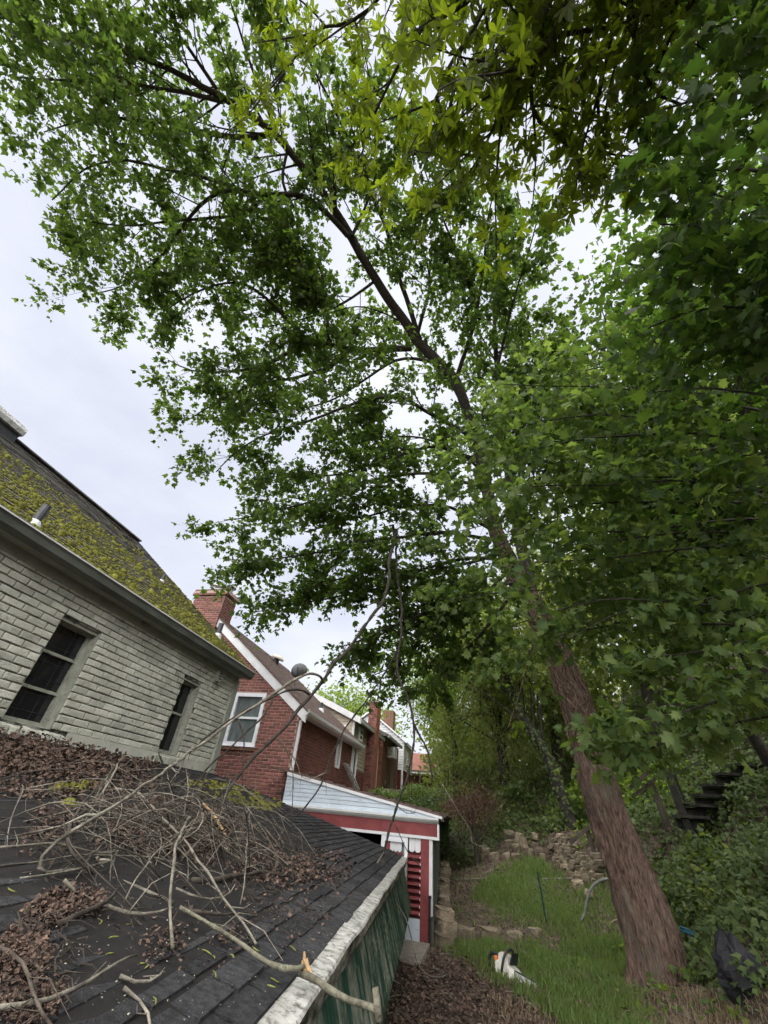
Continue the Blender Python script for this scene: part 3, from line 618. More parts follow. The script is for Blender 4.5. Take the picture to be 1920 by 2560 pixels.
# side wall, eave, windows
b = MB(); sw_h = [(13.22, 13.62, 1.05, 1.8), (14.90, 15.15, 1.08, 1.8)]; wall_slab(b, 'y', YB + 0.3, 15.4, -1, 1.9, XB - 0.3, XB - 0.012, sw_h); sw = b.build('side_wall', 'grey_mortar', rb)
bl = course_bricks(0.3, 1.86, 0.0565, 0.198, 0.011, cut_spans(YB + 0.02, 15.4, sw_h), seed=17)
lay_bricks(sw, 'brick', bl, (XB - 0.012, 0, 0), (0, 1, 0), 0.198, 0.0565, 0.012, 'shade_tone_brick', 0, 18)
for h in sw_h:
    w = empty('window', (XB, h[0], h[2])); place(w, rb); f = MB()
    f.box((XB - 0.1, h[0], h[2]), (XB + 0.03, h[0] + 0.09, h[3])); f.box((XB - 0.1, h[1] - 0.09, h[2]), (XB + 0.03, h[1], h[3])); f.box((XB - 0.1, h[0] + .09, h[3] - 0.06), (XB + 0.02, h[1] - .09, h[3])); f.box((XB - 0.1, h[0] + .09, h[2]), (XB + 0.03, h[1] - .09, h[2] + 0.05)); wsub(w, rb, f, 'frame', 'white_paint')
    f = MB(); f.box((XB - 0.08, h[0] + .09, h[2] + .05), (XB - 0.07, h[1] - .09, h[3] - .06)); wsub(w, rb, f, 'pane', 'dark_pane')
b = MB(); b.box((XB - 0.02, YB + 0.02, 1.80), (XB + 0.2, 15.5, 1.835)); b.build('soffit', 'white_paint', rb)
b = MB(); b.prism([(XB + x, YB - 0.06, z) for x, z in ((0.14, 1.80), (0.22, 1.81), (0.26, 1.86), (0.27, 1.925), (0.14, 1.925))], (0, 5.6, 0)); b.build('gutter', 'white_paint', rb)
for yy in (YB + 0.06, 15.36):
    b = MB(); b.tube([(XB + 0.2, yy - 0.02, 1.8), (XB + 0.045, yy, 1.68), (XB + 0.045, yy, -0.05)], [0.04, 0.04, 0.04], 6); b.build('downspout', 'white_paint', rb)
def on_rb(u, v):
    d = ray(u, v); nrm = np.array([RS, 0, 1.0]); return d * (EZ + 0.07 + RS * XB) / (nrm @ d)
b = MB(); p = on_rb(684, 1652) + np.array([0.1, 0, 0]); b.lathe(p, [(0.10, -0.1), (0.10, 0.06)], 12); rv = b.build('roof_vent', 'dark_metal', rroof)
b = MB(); b.lathe(p, [(0.05, 0.06), (0.23, 0.07), (0.23, 0.12), (0.17, 0.18), (0.05, 0.2)], 14, (0.35, 0, 1)); b.build('vent_cap', 'cream_cap', rroof)
for u, v, r, h in ((802, 1776, 0.045, 0.22),):
    p = on_rb(u, v); b = MB(); b.lathe(p, [(r, -0.05), (r, h)], 10); b.build('vent_pipe', 'dark_metal', rroof); b = MB(); b.lathe(p, [(r * 2.4, -0.06), (r * 2, 0.04), (r * 1.2, 0.06)], 10); b.build('pipe_flashing', 'white_paint', rroof)
# satellite dish on that roof
p = on_rb(722, 1712); c = aty(748, 1676, p[1] - 0.15)
sd = empty('satellite_dish', p, 'round dark grey satellite dish on the red brick house roof', 'satellite dish')
nd = np.array([0.25, -0.9, 0.25]); nd /= np.linalg.norm(nd)
b = MB(); b.lathe(c, [(0.03, 0.05), (0.145, 0.035), (0.22, 0.0), (0.225, -0.012), (0.21, -0.012), (0.135, 0.02), (0.03, 0.035)], 26, nd); b.build('dish', 'black_plastic', sd, smooth=True)
b = MB(); b.tube([p, (p + c) / 2 + np.array([-0.02, 0.05, -0.05]), c + nd * -0.02], 0.02, 8); b.build('mast', 'galv', sd)
b = MB(); b.tube([c + np.array([0, 0, -0.22]), c + nd * 0.2 + np.array([0, 0, -0.2]), c + nd * 0.34 + np.array([0, 0, -0.08])], 0.012, 6); b.build('feed_arm', 'dark_metal', sd)
b = MB(); b.tube([p, p + np.array([0.2, -0.12, 0.12])], 0.014, 6); b.tube([p + np.array([.16, 0.2, -0.15]), (p + c) / 2], 0.012, 6); b.build('brace', 'galv', sd)
# aluminium ladder leaning on the side wall
la, lb_ = np.array([-4.02, 14.75, 0.56]), np.array([-4.30, 13.95, 1.22])
ld = empty('ladder', la, 'short aluminium ladder leaning on the shade-toned brick side wall', 'ladder')
dv = np.array([0.06, 0.28, 0.35]) * 0.35
for o_ in (0, 1):
    off = np.array([0, 0.30, 0]) * o_; b = MB(); b.beam(la + off, lb_ + off, 0.035, 0.09, (1, 0, 0.3)); b.build('stile', 'galv', ld)
for k in range(4):
    q_ = la + (lb_ - la) * (k + 0.5) / 4; b = MB(); b.tube([q_, q_ + np.array([0, 0.30, 0])], 0.02, 6); b.build('rung', 'galv', ld)

# ------------------------------------------------------------------ houses farther down the row
def lap_siding(parent, name, m, axis, a, b_, z0, z1, fix, zlim=None, step=0.12):
    mb = MB(); z = z0; rn = np.random.default_rng(int(abs(a * 100)) + 3)
    while z < z1 - 0.02:
        zt = min(z + step, z1); a0, b0 = a, b_
        if zlim: a0, b0 = zlim(z + step * 0.5)
        if b0 - a0 > 0.05:
            if axis == 'x': mb.hexa([(a0, fix - 0.03, z), (b0, fix - 0.03, z), (b0, fix + 0.02, z), (a0, fix + 0.02, z), (a0, fix - 0.005, zt), (b0, fix - 0.005, zt), (b0, fix + 0.02, zt), (a0, fix + 0.02, zt)], rn.uniform(.01, 1))
            else: mb.hexa([(fix - 0.02, a0, z), (fix + 0.03, a0, z), (fix + 0.03, b0, z), (fix - 0.02, b0, z), (fix - 0.02, a0, zt), (fix + 0.005, a0, zt), (fix + 0.005, b0, zt), (fix - 0.02, b0, zt)], rn.uniform(.01, 1))
        z += step
    return mb.build(name, m, parent, kind='stuff')
def simple_window(par_root, along, u0, u1, z0, z1, fix, out):
    w = empty('window', (fix, u0, z0) if along == 'y' else (u0, fix, z0)); place(w, par_root); f = MB(); g = MB(); t = 0.07
    def bx(mb, a0, a1, c0, c1, d0, d1):
        if along == 'y': mb.box((min(fix + out * d0, fix + out * d1), a0, c0), (max(fix + out * d0, fix + out * d1), a1, c1))
        else: mb.box((a0, min(fix + out * d0, fix + out * d1), c0), (a1, max(fix + out * d0, fix + out * d1), c1))
    bx(f, u0, u0 + t, z0, z1, -0.02, 0.06); bx(f, u1 - t, u1, z0, z1, -0.02, 0.06); bx(f, u0 + t, u1 - t, z1 - t, z1, -0.02, 0.06); bx(f, u0 + t, u1 - t, z0, z0 + t, -0.02, 0.07); bx(f, u0 + t, u1 - t, (z0 + z1) / 2 - 0.02, (z0 + z1) / 2 + 0.02, 0.0, 0.055)
    wsub(w, par_root, f, 'frame', 'white_vinyl'); bx(g, u0 + t, u1 - t, z0 + t, (z0 + z1) / 2 - .02, 0.031, 0.04); bx(g, u0 + t, u1 - t, (z0 + z1) / 2 + .02, z1 - t, 0.031, 0.04); wsub(w, par_root, g, 'pane', 'dark_pane'); return w
# beige house
bh = empty('beige_siding_house', (-6, 15.6, 0.5), 'beige clapboard house with a tall red brick chimney on its side', 'house')
bz = lambda x: 2.80 + 0.40 * (-4.5 - x)
b = MB(); b.box((-11, 15.62, 0.2), (-4.62, 19.5, 2.72)); b.prism([(-11, 15.62, 2.72), (-4.62, 15.62, 2.72), (-7.8, 15.62, bz(-7.8) - 0.1)], (0, 3.88, 0)); b.build('wall', 'beige_siding', bh)
lap_siding(bh, 'gable_siding', 'beige_siding', 'x', -9.5, -4.62, 1.6, 4.0, 15.60, lambda z: (max(-9.5, -11 + max(0, z - 2.72) / 0.4 * 1.0), -4.62 - max(0, (z - 2.68) / 0.40)))
lap_siding(bh, 'side_siding', 'olive_siding', 'y', 15.62, 19.5, 1.30, 2.74, -4.615)
b = MB(); b.box((-4.66, 15.7, 0.2), (-4.60, 19.45, 1.29)); bb_ = b.build('brick_base', 'grey_mortar', bh)
lay_bricks(bb_, 'brick', course_bricks(0.5, 1.28, 0.0565, 0.198, 0.011, lambda z: [(15.7, 19.45)], seed=22), (-4.60, 0, 0), (0, 1, 0), 0.198, 0.0565, 0.014, 'shade_tone_brick', 0, 23)
b = MB(); b.prism([(x, 15.45, z) for x, z in ((-4.35, bz(-4.35)), (-4.35, bz(-4.35) + 0.08), (-7.8, bz(-7.8) + 0.08), (-11.2, bz(-4.4) + .08), (-11.2, bz(-4.4)), (-7.8, bz(-7.8)))], (0, 4.2, 0)); b.build('roof', 'old_roof', bh)
b = MB(); b.prism([(x, 15.43, z) for x, z in ((-4.33, bz(-4.35) - 0.14), (-4.33, bz(-4.35) + 0.07), (-7.8, bz(-7.8) + 0.07), (-7.8, bz(-7.8) - 0.14))], (0, 0.05, 0)); b.build('rake_board', 'white_paint', bh)
b = MB(); b.box((-4.40, 15.5, 2.64), (-4.30, 19.6, 2.75)); b.build('gutter', 'sage_trim', bh)
b = MB(); b.box((-4.66, 15.56, 1.0), (-4.585, 15.66, 2.7)); b.build('corner_board', 'white_paint', bh)
simple_window(bh, 'y', 16.25, 16.72, 2.18, 2.62, -4.60, 1); simple_window(bh, 'x', -5.35, -4.85, 2.0, 2.55, 15.58, -1)
b = MB(); b.box((-4.62, 17.55, 0.2), (-4.28, 18.25, 3.80)); cm = b.build('chimney', 'grey_mortar', bh)
lay_bricks(cm, 'brick', course_bricks(0.6, 3.78, 0.0565, 0.198, 0.011, lambda z: [(17.55, 18.25)], seed=25), (-4.28, 0, 0), (0, 1, 0), 0.198, 0.0565, 0.014, 'orange_brick', 0, 26)
lay_bricks(cm, 'brick', course_bricks(0.6, 3.78, 0.0565, 0.198, 0.011, lambda z: [(-4.62, -4.27)], seed=27), (0, 17.55, 0), (1, 0, 0), 0.198, 0.0565, 0.014, 'red_brick', 0, 28)
b = MB(); b.box((-4.66, 17.5, 3.80), (-4.22, 18.30, 3.88)); b.build('chimney_top', 'concrete', cm)
b = MB(); b.tube([(-4.56, 19.45, 2.7), (-4.56, 19.45, 0.5)], 0.04, 6); b.build('downspout', 'white_paint', bh)
# brown brick house with window air conditioner
h2 = empty('brown_brick_house', (-5, 20, 0.5), 'brown and orange brick house with a window air conditioner', 'house')
b = MB(); b.box((-10, 20.0, 0.2), (-4.47, 23.0, 2.95)); b.box((-4.47, 22.0, 0.2), (-4.30, 22.9, 2.8)); hw = b.build('wall', 'grey_mortar', h2)
lay_bricks(hw, 'brick', course_bricks(0.6, 2.93, 0.06, 0.2, 0.011, lambda z: [(-5.6, -4.46)], seed=32), (0, 20.0, 0), (1, 0, 0), 0.2, 0.06, 0.014, 'orange_brick', 0, 33)
lay_bricks(hw, 'brick', course_bricks(0.6, 2.93, 0.06, 0.2, 0.011, cut_spans(20.0, 23.0, [(20.6, 21.2, 0.6, 1.35)]), seed=34), (-4.47, 0, 0), (0, 1, 0), 0.2, 0.06, 0.014, 'brown_brick', 0, 35)
lay_bricks(hw, 'brick', course_bricks(0.6, 2.78, 0.06, 0.2, 0.011, lambda z: [(22.0, 22.9)], seed=36), (-4.30, 0, 0), (0, 1, 0), 0.2, 0.06, 0.014, 'brown_brick', 0, 37)
b = MB(); b.hexa([(-10, 19.8, 2.95), (-4.2, 19.8, 2.90), (-4.2, 23.2, 2.90), (-10, 23.2, 2.95), (-10, 19.8, 5.0), (-4.2, 19.8, 2.98), (-4.2, 23.2, 2.98), (-10, 23.2, 5.0)]); b.build('roof', 'old_roof', h2)
b = MB(); b.box((-4.24, 19.8, 2.84), (-4.14, 23.2, 2.95)); b.build('gutter', 'sage_trim', h2)
b = MB(); b.box((-4.475, 20.6, 0.6), (-4.462, 21.2, 1.35)); b.build('doorway', 'dark_pane', h2)
b = MB(); b.box((-4.47, 20.9, 2.20), (-4.10, 21.5, 2.62)); ac = b.build('air_conditioner', 'white_paint', h2)
b = MB(); b.box((-4.102, 20.95, 2.25), (-4.09, 21.18, 2.57)); b.box((-4.45, 20.885, 2.26), (-4.14, 20.90, 2.56)); b.build('grille', 'galv', ac)
# white house, lower storey brick
h3 = empty('white_siding_house', (-4.6, 24, 0.8), 'narrow white clapboard house above a dark red base', 'house')
b = MB(); b.box((-8, 24.0, 2.0), (-4.22, 27, 3.25)); b.prism([(-8, 24.0, 3.25), (-4.22, 24.0, 3.25), (-6.2, 24, 4.6)], (0, 3, 0)); b.build('wall', 'white_siding', h3)
lap_siding(h3, 'front_siding', 'white_siding', 'x', -6.5, -4.22, 2.0, 4.3, 23.99, lambda z: (-6.2, -4.22 - max(0, (z - 3.25) / 0.68)))
lap_siding(h3, 'side_siding', 'white_siding', 'y', 24.0, 27, 2.0, 3.25, -4.215)
b = MB(); b.box((-7.9, 24.05, 0.2), (-4.27, 26.9, 2.0)); b.build('base', 'shed_red_dark', h3)
for xx in (-4.25, -4.75): 
    b = MB(); b.box((xx - 0.05, 23.93, 0.4), (xx + 0.05, 24.03, 2.02)); b.build('post', 'white_paint', h3)
simple_window(h3, 'y', 24.8, 25.4, 2.3, 2.9, -4.20, 1)
b = MB(); b.prism([(-4.05, 23.8, 3.18), (-4.05, 23.8, 3.26), (-6.2, 23.8, 4.72), (-8.2, 23.8, 3.26), (-8.2, 23.8, 3.18), (-6.2, 23.8, 4.64)], (0, 3.4, 0)); b.build('roof', 'white_paint', h3)
b = MB(); b.box((-5.6, 24.6, 3.6), (-5.0, 25.2, 4.9)); b.build('chimney', 'brown_brick', h3)
# porch house at the end
h4 = empty('porch_house', (-3.8, 30, 1.0), 'dark porch with a white eave at the end of the row', 'house')
b = MB(); b.box((-5.5, 31.5, 0.6), (-2.6, 34, 2.6)); b.build('wall', 'brown_brick', h4)
b = MB(); b.box((-5.4, 29.9, 2.36), (-2.4, 31.6, 2.52)); b.build('eave', 'white_paint', h4)
b = MB(); b.hexa([(-5.5, 29.8, 2.52), (-2.3, 29.8, 2.52), (-2.3, 35, 2.52), (-5.5, 35, 2.52), (-5.5, 31.0, 3.6), (-2.3, 31.0, 3.6), (-2.3, 34, 3.6), (-5.5, 34, 3.6)]); b.build('roof', 'red_brick', h4)
for k in range(4):
    b = MB(); b.box((-5.0 + k * 0.8, 29.95, 0.6), (-4.9 + k * 0.8, 30.05, 2.36)); b.build('porch_post', 'old_wood', h4)
b = MB(); b.box((-5.1, 29.97, 1.35), (-2.5, 30.03, 1.42)); b.build('porch_rail', 'old_wood', h4)
# ------------------------------------------------------------------ red and white shed
YS = 8.64
sh = empty('red_shed', (-2.2, YS, -1.5), 'red and white garden shed with a pale blue gable', 'shed')
def S(u, v, dy=0.0): return aty(u, v, YS + dy)
gl, gr = S(700, 2004), S(1097, 2051)
zl, zrr = 0.06, 0.045
def slab(x0, x1, z0, z1, y0, y1): m_ = MB(); m_.box((x0, y0, z0), (x1, y1, z1)); return m_
X0, X1 = -3.86, -0.88
# gable triangle of pale blue boards
apexx, apexz = -3.80, 0.50
tri_r = -0.93
def top_at(x): return 0.06 + (apexz - 0.06) * (tri_r - x) / (tri_r - apexx)
zb = 0.06; nb = 7
for k in range(nb):
    z0 = 0.06 + (apexz - 0.06) * k / nb; z1 = 0.06 + (apexz - 0.06) * (k + 1) / nb - 0.006
    xr0 = tri_r - (z0 - 0.06) / (apexz - 0.06) * (tri_r - apexx); xr1 = tri_r - (z1 - 0.06) / (apexz - 0.06) * (tri_r - apexx)
    b = MB(); b.prism([(apexx, YS + 0.02, z0), (xr0, YS + 0.02, z0), (xr1, YS + 0.02, z1), (apexx, YS + 0.02, z1)], (0, 0.03, 0)); b.build('gable_board', 'pale_blue', sh)
b = MB(); b.prism([(apexx, YS + 0.045, 0.0), (tri_r, YS + 0.045, 0.0), (tri_r, YS + 0.045, 0.05), (apexx, YS + 0.045, apexz)], (0, 0.03, 0)); b.build('gable_backing', 'galv', sh)
b = MB(); b.prism([(x, YS - 0.01, z) for x, z in ((apexx, apexz), (apexx, apexz + 0.055), (-0.80, 0.06 + 0.02), (-0.80, 0.045))], (0, 0.05, 0)); b.build('rake_trim', 'white_paint', sh)
b = MB(); b.prism([(x, YS + 0.03, z) for x, z in ((apexx - .6, apexz + 0.145), (apexx - .6, apexz + 0.17), (-0.74, 0.105), (-0.74, 0.07))], (-0.35, 5.9, 0)); shroof = b.build('roof', 'brown_roof', sh)
b = MB(); rn = np.random.default_rng(44)
for i in range(24):
    for k in range(16):
        x0 = -0.70 - i * 0.135; x1 = x0 - 0.16; y0 = YS + 0.03 + k * 0.36 + (0.18 if i % 2 else 0); y1 = y0 + 0.35; sx = -0.35 / 5.9
        zz = lambda x: 0.112 + (apexz + 0.17 - 0.105) / (apexx - .6 + 0.74) * (x + 0.74)
        j = rn.uniform(0, 0.012) + (0.02 * rn.uniform() if i == 0 else 0)
        b.hexa([(x1 + sx * (y0 - YS), y0, zz(x1) - .01), (x0 + sx * (y0 - YS), y0, zz(x0) - .01), (x0 + sx * (y1 - YS), y1, zz(x0) - .01), (x1 + sx * (y1 - YS), y1, zz(x1) - .01), (x1 + sx * (y0 - YS), y0, zz(x1) + .004), (x0 + sx * (y0 - YS), y0, zz(x0) + .012 + j), (x0 + sx * (y1 - YS), y1, zz(x0) + .012 + j), (x1 + sx * (y1 - YS), y1, zz(x1) + .004)], rn.uniform(.01, 1))
b.build('shingle', 'brown_roof', shroof, kind='stuff')
# cornice, red band, thin trim
b = MB(); b.prism([(X0, YS + 0.02, -0.03), (X0, YS - 0.04, -0.03), (X0, YS - 0.09, 0.01), (X0, YS - 0.095, 0.055), (X0, YS + 0.02, 0.06)], (X1 - X0 + 0.02, 0, 0)); cr = b.build('cornice', 'white_paint', sh)
b = MB(); b.box((X0, YS - 0.10, 0.018), (X1 + 0.02, YS - 0.093, 0.026)); b.box((X0, YS - 0.075, -0.012), (X1 + .02, YS - 0.07, -0.006)); b.build('groove_shade_strip', 'sage_trim', cr)  # shade of the cornice grooves put in as dull raised strips
slab(X0, X1, -0.20, -0.031, YS - 0.035, YS + 0.02).build('fascia_band', 'shed_red', sh)
slab(X0, X1 + 0.004, -0.24, -0.201, YS - 0.045, YS + 0.02).build('lower_trim', 'white_paint', sh)
slab(X1, X1 + 0.03, -0.2395, -0.0305, YS - 0.05, YS + 0.03).build('end_trim', 'white_paint', sh)
# corner post and trim
slab(-1.155, -1.02, -1.52, -0.241, YS - 0.03, YS + 0.08).build('corner_post', 'shed_red', sh)
slab(-1.02, -0.965, -1.16, -0.241, YS - 0.02, YS + 0.08).build('corner_trim', 'white_paint', sh)
# scalloped boards (white tongues with a pointed foot)
def scallop(x0, x1, z0, z1, y):
    m_ = MB(); xm = (x0 + x1) / 2; r = (x1 - x0) / 2
    pts = [(x0, z1), (x0, z0 + 0.035)] + [(xm - r * math.cos(a), z0 + 0.035 - 0.032 * math.sin(a)) for a in np.linspace(0.25, math.pi - 0.25, 7)] + [(x1, z0 + 0.035), (x1, z1)]
    m_.prism([(x, y, z) for x, z in pts], (0, 0.02, 0)); return m_
for k in range(2): scallop(-1.36 + k * 0.10, -1.265 + k * 0.10, -0.43, -0.241, YS + 0.0).build('scallop_board', 'white_paint', sh)
# window unit
wx0, wx1 = -1.84, -1.38
w = empty('window', (wx0, YS, -0.7)); place(w, sh); f = MB()
f.box((wx0, YS - 0.03, -1.05), (wx0 + 0.06, YS + 0.05, -0.245)); f.box((wx1 - 0.06, YS - 0.03, -1.05), (wx1, YS + 0.05, -0.245)); f.box((wx0 + 0.06, YS - 0.03, -0.315), (wx1 - 0.06, YS + 0.05, -0.245)); f.box((wx0 + 0.06, YS - 0.03, -1.05), (wx1 - 0.06, YS + 0.05, -0.98)); wsub(w, sh, f, 'frame', 'white_vinyl')
f = MB(); f.box((wx0 + 0.06, YS + 0.01, -0.98), (wx0 + 0.15, YS + 0.03, -0.315)); wsub(w, sh, f, 'shutter', 'shed_red')
for k in range(3):
    m_ = scallop(wx0 + 0.152 + k * 0.066, wx0 + 0.152 + k * 0.066 + 0.0645, -0.45, -0.316, YS + 0.012); wsub(w, sh, m_, 'scallop_board', 'white_paint')
f = MB(); f.box((wx0 + 0.15, YS + 0.032, -0.98), (wx1 - 0.06, YS + 0.04, -0.316)); wsub(w, sh, f, 'pane', 'grey_pane')
f = MB(); f.box((wx0 + 0.151, YS + 0.014, -0.475), (wx1 - 0.061, YS + 0.03, -0.452)); wsub(w, sh, f, 'cross_bar', 'shed_red')
# louvred red boards between window and post
nl = 9
for k in range(nl):
    z = -0.46 - k * 0.083; m_ = MB(); m_.hexa([(-1.38, YS - 0.045, z - 0.035), (-1.155, YS - 0.045, z - 0.035), (-1.155, YS + 0.05, z - 0.045), (-1.38, YS + 0.05, z - 0.045), (-1.38, YS - 0.02, z), (-1.155, YS - 0.02, z), (-1.155, YS + 0.06, z + 0.01), (-1.38, YS + 0.06, z + 0.01)]); m_.build('louvre_board', 'shed_red', sh)
    m_ = MB(); m_.box((-1.168, YS - 0.05, z - 0.04), (-1.156, YS - 0.03, z - 0.012)); m_.build('louvre_clip', 'white_paint', sh)
slab(-1.38, -1.155, -1.20, -0.43, YS + 0.061, YS + 0.09).build('louvre_backing', 'shed_red_dark', sh)
slab(-1.38, -1.155, -1.50, -1.205, YS - 0.02, YS + 0.06).build('skirt_panel', 'pale_blue', sh)
slab(X0, -2.62, -1.5, -0.241, YS + 0.0, YS + 0.06).build('front_wall', 'white_paint', sh)
slab(-2.62, -2.50, -1.5, -0.241, YS - 0.01, YS + 0.06).build('door_post', 'shed_red', sh)
slab(-2.50, -2.44, -1.5, -0.241, YS - 0.02, YS + 0.06).build('door_jamb', 'white_paint', sh)
slab(-2.44, -1.841, -1.5, -1.05, YS + 0.0, YS + 0.06).build('door_sill_panel', 'shed_red', sh)
slab(-1.841, -1.38, -1.5, -1.051, YS + 0.0, YS + 0.06).build('window_apron', 'shed_red', sh)
b = MB(); b.box((-3.8, 12.9, -1.5), (-1.3, 13.0, 0.1)); b.box((-3.86, 8.7, -1.5), (-3.80, 12.9, 0.3)); b.build('inner_wall', 'dark_wood', sh)
# side wall of upright boards, running back
p0, p1 = np.array([-0.975, YS + 0.08]), np.array([-1.28, 13.0]); nbd = 24
for k in range(nbd):
    a = p0 + (p1 - p0) * k / nbd; c = p0 + (p1 - p0) * (k + 0.95) / nbd; pr_ = 0.0 if k % 2 else 0.02
    m_ = MB(); zt = 0.04; zb0 = float(H(a[0] + 0.1, a[1])) - 0.1
    m_.hexa([(a[0] - 0.03, a[1], zb0), (a[0] + pr_, a[1], zb0), (c[0] + pr_, c[1], zb0), (c[0] - 0.03, c[1], zb0), (a[0] - 0.03, a[1], zt), (a[0] + pr_, a[1], zt), (c[0] + pr_, c[1], zt), (c[0] - 0.03, c[1], zt)]); m_.build('side_board', 'side_boards', sh)
b = MB(); b.beam((-0.80, YS + 0.0, 0.06), (-1.12, 13.1, 0.06), 0.05, 0.09); b.build('side_fascia', 'old_wood', sh)
# black drain pipe by the post
dp = empty('drain_pipe', (-0.99, YS - 0.08, -1.5), 'thin black iron pipe standing against the red shed post', 'pipe')
b = MB(); b.tube([(-1.0, YS - 0.09, -1.5), (-0.998, YS - 0.085, -0.93)], 0.018, 8); b.build('pipe', 'black_paint', dp)
b = MB(); b.lathe((-0.998, YS - 0.085, -0.95), [(0.026, 0), (0.026, 0.03)], 8); b.lathe((-0.999, YS - 0.087, -1.2), [(0.026, 0), (0.026, 0.03)], 8); b.build('clamp', 'black_paint', dp)
# concrete slab by the shed
b = MB(); zz = -1.42
b.hexa([(-1.42, 7.62, -1.6), (-0.98, 7.62, -1.6), (-0.98, 8.5, -1.6), (-1.42, 8.5, -1.6), (-1.41, 7.63, zz), (-0.99, 7.64, zz - 0.01), (-0.985, 8.48, zz), (-1.41, 8.48, zz)])
tag(b.build('concrete_slab', 'concrete'), 'pale concrete slab in front of the red shed post', 'slab', kind='thing')

# ------------------------------------------------------------------ low shingled roof in front of the white house
Pn, Pf = np.array([-0.60, 0.8, -0.50]), np.array([-1.50, 8.79, -0.50])      # eave line
Qn, Qf = np.array([-4.27, 0.8, 0.335]), np.array([-4.27, 6.83, 0.335])      # line on the house wall
lr = empty('low_roof', (-2.5, 4, -1.5), 'low roof of worn black shingles strewn with branches and leaves', 'roof'); lr['kind'] = 'thing'
def RP(t, y, lift=0.0):
    """point on the low roof: t=0 eave .. 1 wall, at depth y"""
    ex = Pn[0] + (Pf[0] - Pn[0]) * (y - Pn[1]) / (Pf[1] - Pn[1])
    x = ex + (-4.27 - ex) * t
    return np.array([x, y, -0.50 + 0.835 * t + lift])
def roof_lift(p):
    ex = Pn[0] + (Pf[0] - Pn[0]) * (p[1] - Pn[1]) / (Pf[1] - Pn[1]); t = (ex - p[0]) / (ex + 4.27)
    return -0.50 + 0.835 * t
def on_low(u, v, lift=0.0):
    """where the eye's ray meets the low roof (few fixed-point steps: the roof is slightly twisted)"""
    d = ray(u, v); s = 3.0
    lo, hi = 0.4, 14.0
    for _ in range(40):
        s = (lo + hi) / 2; p = d * s
        if p[2] - lift > roof_lift(p): lo = s
        else: hi = s
    return d * s
def far_y(t): return Pf[1] + (Qf[1] - Pf[1]) * t
b = MB(); b.hexa([Pn + (0, 0, -0.03), Pf + (0, 0, -0.03), Qf + (0, 0, -0.03), Qn + (0, 0, -0.03), Pn + (0, 0, -0.004), Pf + (0, 0, -0.004), Qf + (0, 0, -0.004), Qn + (0, 0, -0.004)])
deck = b.build('roof_deck', 'shingle_under', lr)
rn = np.random.default_rng(52); tabs = []
EXPO = 0.106; nC = int(3.35 / EXPO); k = 0
for i in range(nC + 1):
    t0 = i / nC; dt = 1.0 / nC
    if t0 > 0.995: break
    y = 0.85 + (0.125 if i % 2 else 0.0) + 0.04 * (i % 3) + rn.uniform(-0.01, 0.01); ym = far_y(t0 + dt / 2)
    while y < ym - 0.03:
        y1 = min(y + 0.25, ym)
        lf = 0.0105 + rn.uniform(0, 0.004); cl = rn.uniform(-0.002, 0.005); jt = rn.uniform(-0.05, 0.09)
        pts = []
        for (tt, l0, l1) in ((t0 - (0.10 + jt) * dt, 0.0, 1), (t0 + 1.05 * dt, 0.0, 0)):
            for yy, e in ((y + 0.015, 0), (y1, 1)):
                yy2 = min(yy, far_y(max(tt, 0)) + 0.02)
                pts.append((RP(tt, yy2, -0.002), RP(tt, yy2, (lf + (cl if e else 0)) if l1 else 0.003)))
        V = [pts[0][0], pts[1][0], pts[3][0], pts[2][0], pts[0][1], pts[1][1], pts[3][1], pts[2][1]]
        c = sum(np.asarray(v) for v in V) / 8; tabs.append((c, V)); y += 0.252
def tabcost(c): 
    u, v = proj(c); inside = -60 < u < 1100 and 1800 < v < 2640
    return (0 if inside else 1, np.linalg.norm(c))
def proj(p):
    c = RC.T @ np.asarray(p, float)
    if c[2] > -0.1: return (-9999, -9999)
    return CX + FPX * c[0] / -c[2], CY - FPX * c[1] / -c[2]
tabs.sort(key=lambda q_: tabcost(q_[0]))
for c, V in tabs[:300]:
    m_ = MB(); m_.hexa([np.asarray(v) - c for v in V]); me = m_.mesh('shingle', 'black_shingle'); o = bpy.data.objects.new('shingle', me); col.objects.link(o); o.parent = deck; o.location = c
m_ = MB()
for c, V in tabs[300:]: m_.hexa(V, rn.uniform(0.001, 1))
m_.build('shingle', 'black_shingle', deck, kind='stuff')
# gutter with a leaf guard, fascia, corrugated skirt
ed = (Pf - Pn) / np.linalg.norm(Pf - Pn); eo = np.array([ed[1], -ed[0], 0.0])     # outwards (to the yard)
def epath(off, dz, y0=0.8, y1=8.79, n=30, wob=0.0):
    out = []
    for i in range(n + 1):
        yy = y0 + (y1 - y0) * i / n; p = RP(0, yy) + eo * off + np.array([0, 0, dz + wob * math.sin(yy * 3.1) * 0.5 + wob * math.sin(yy * 7.3) * 0.4]); out.append(p)
    return out
def strip(mb, paths, close=False):
    n = len(paths[0]); k = len(mb.v); V = [p for pa in paths for p in pa]; F = []
    m_ = len(paths)
    for j in range(m_ - 1 + (1 if close else 0)):
        for i in range(n - 1):
            a, b_ = j % m_, (j + 1) % m_; F.append((a * n + i, a * n + i + 1, b_ * n + i + 1, b_ * n + i))
    if close: F.append(tuple(a * n for a in range(m_))); F.append(tuple(a * n + n - 1 for a in range(m_ - 1, -1, -1)))
    mb.add(V, F); return mb
ys = [0.8, 2.35, 3.62, 5.3, 7.0, 8.79]
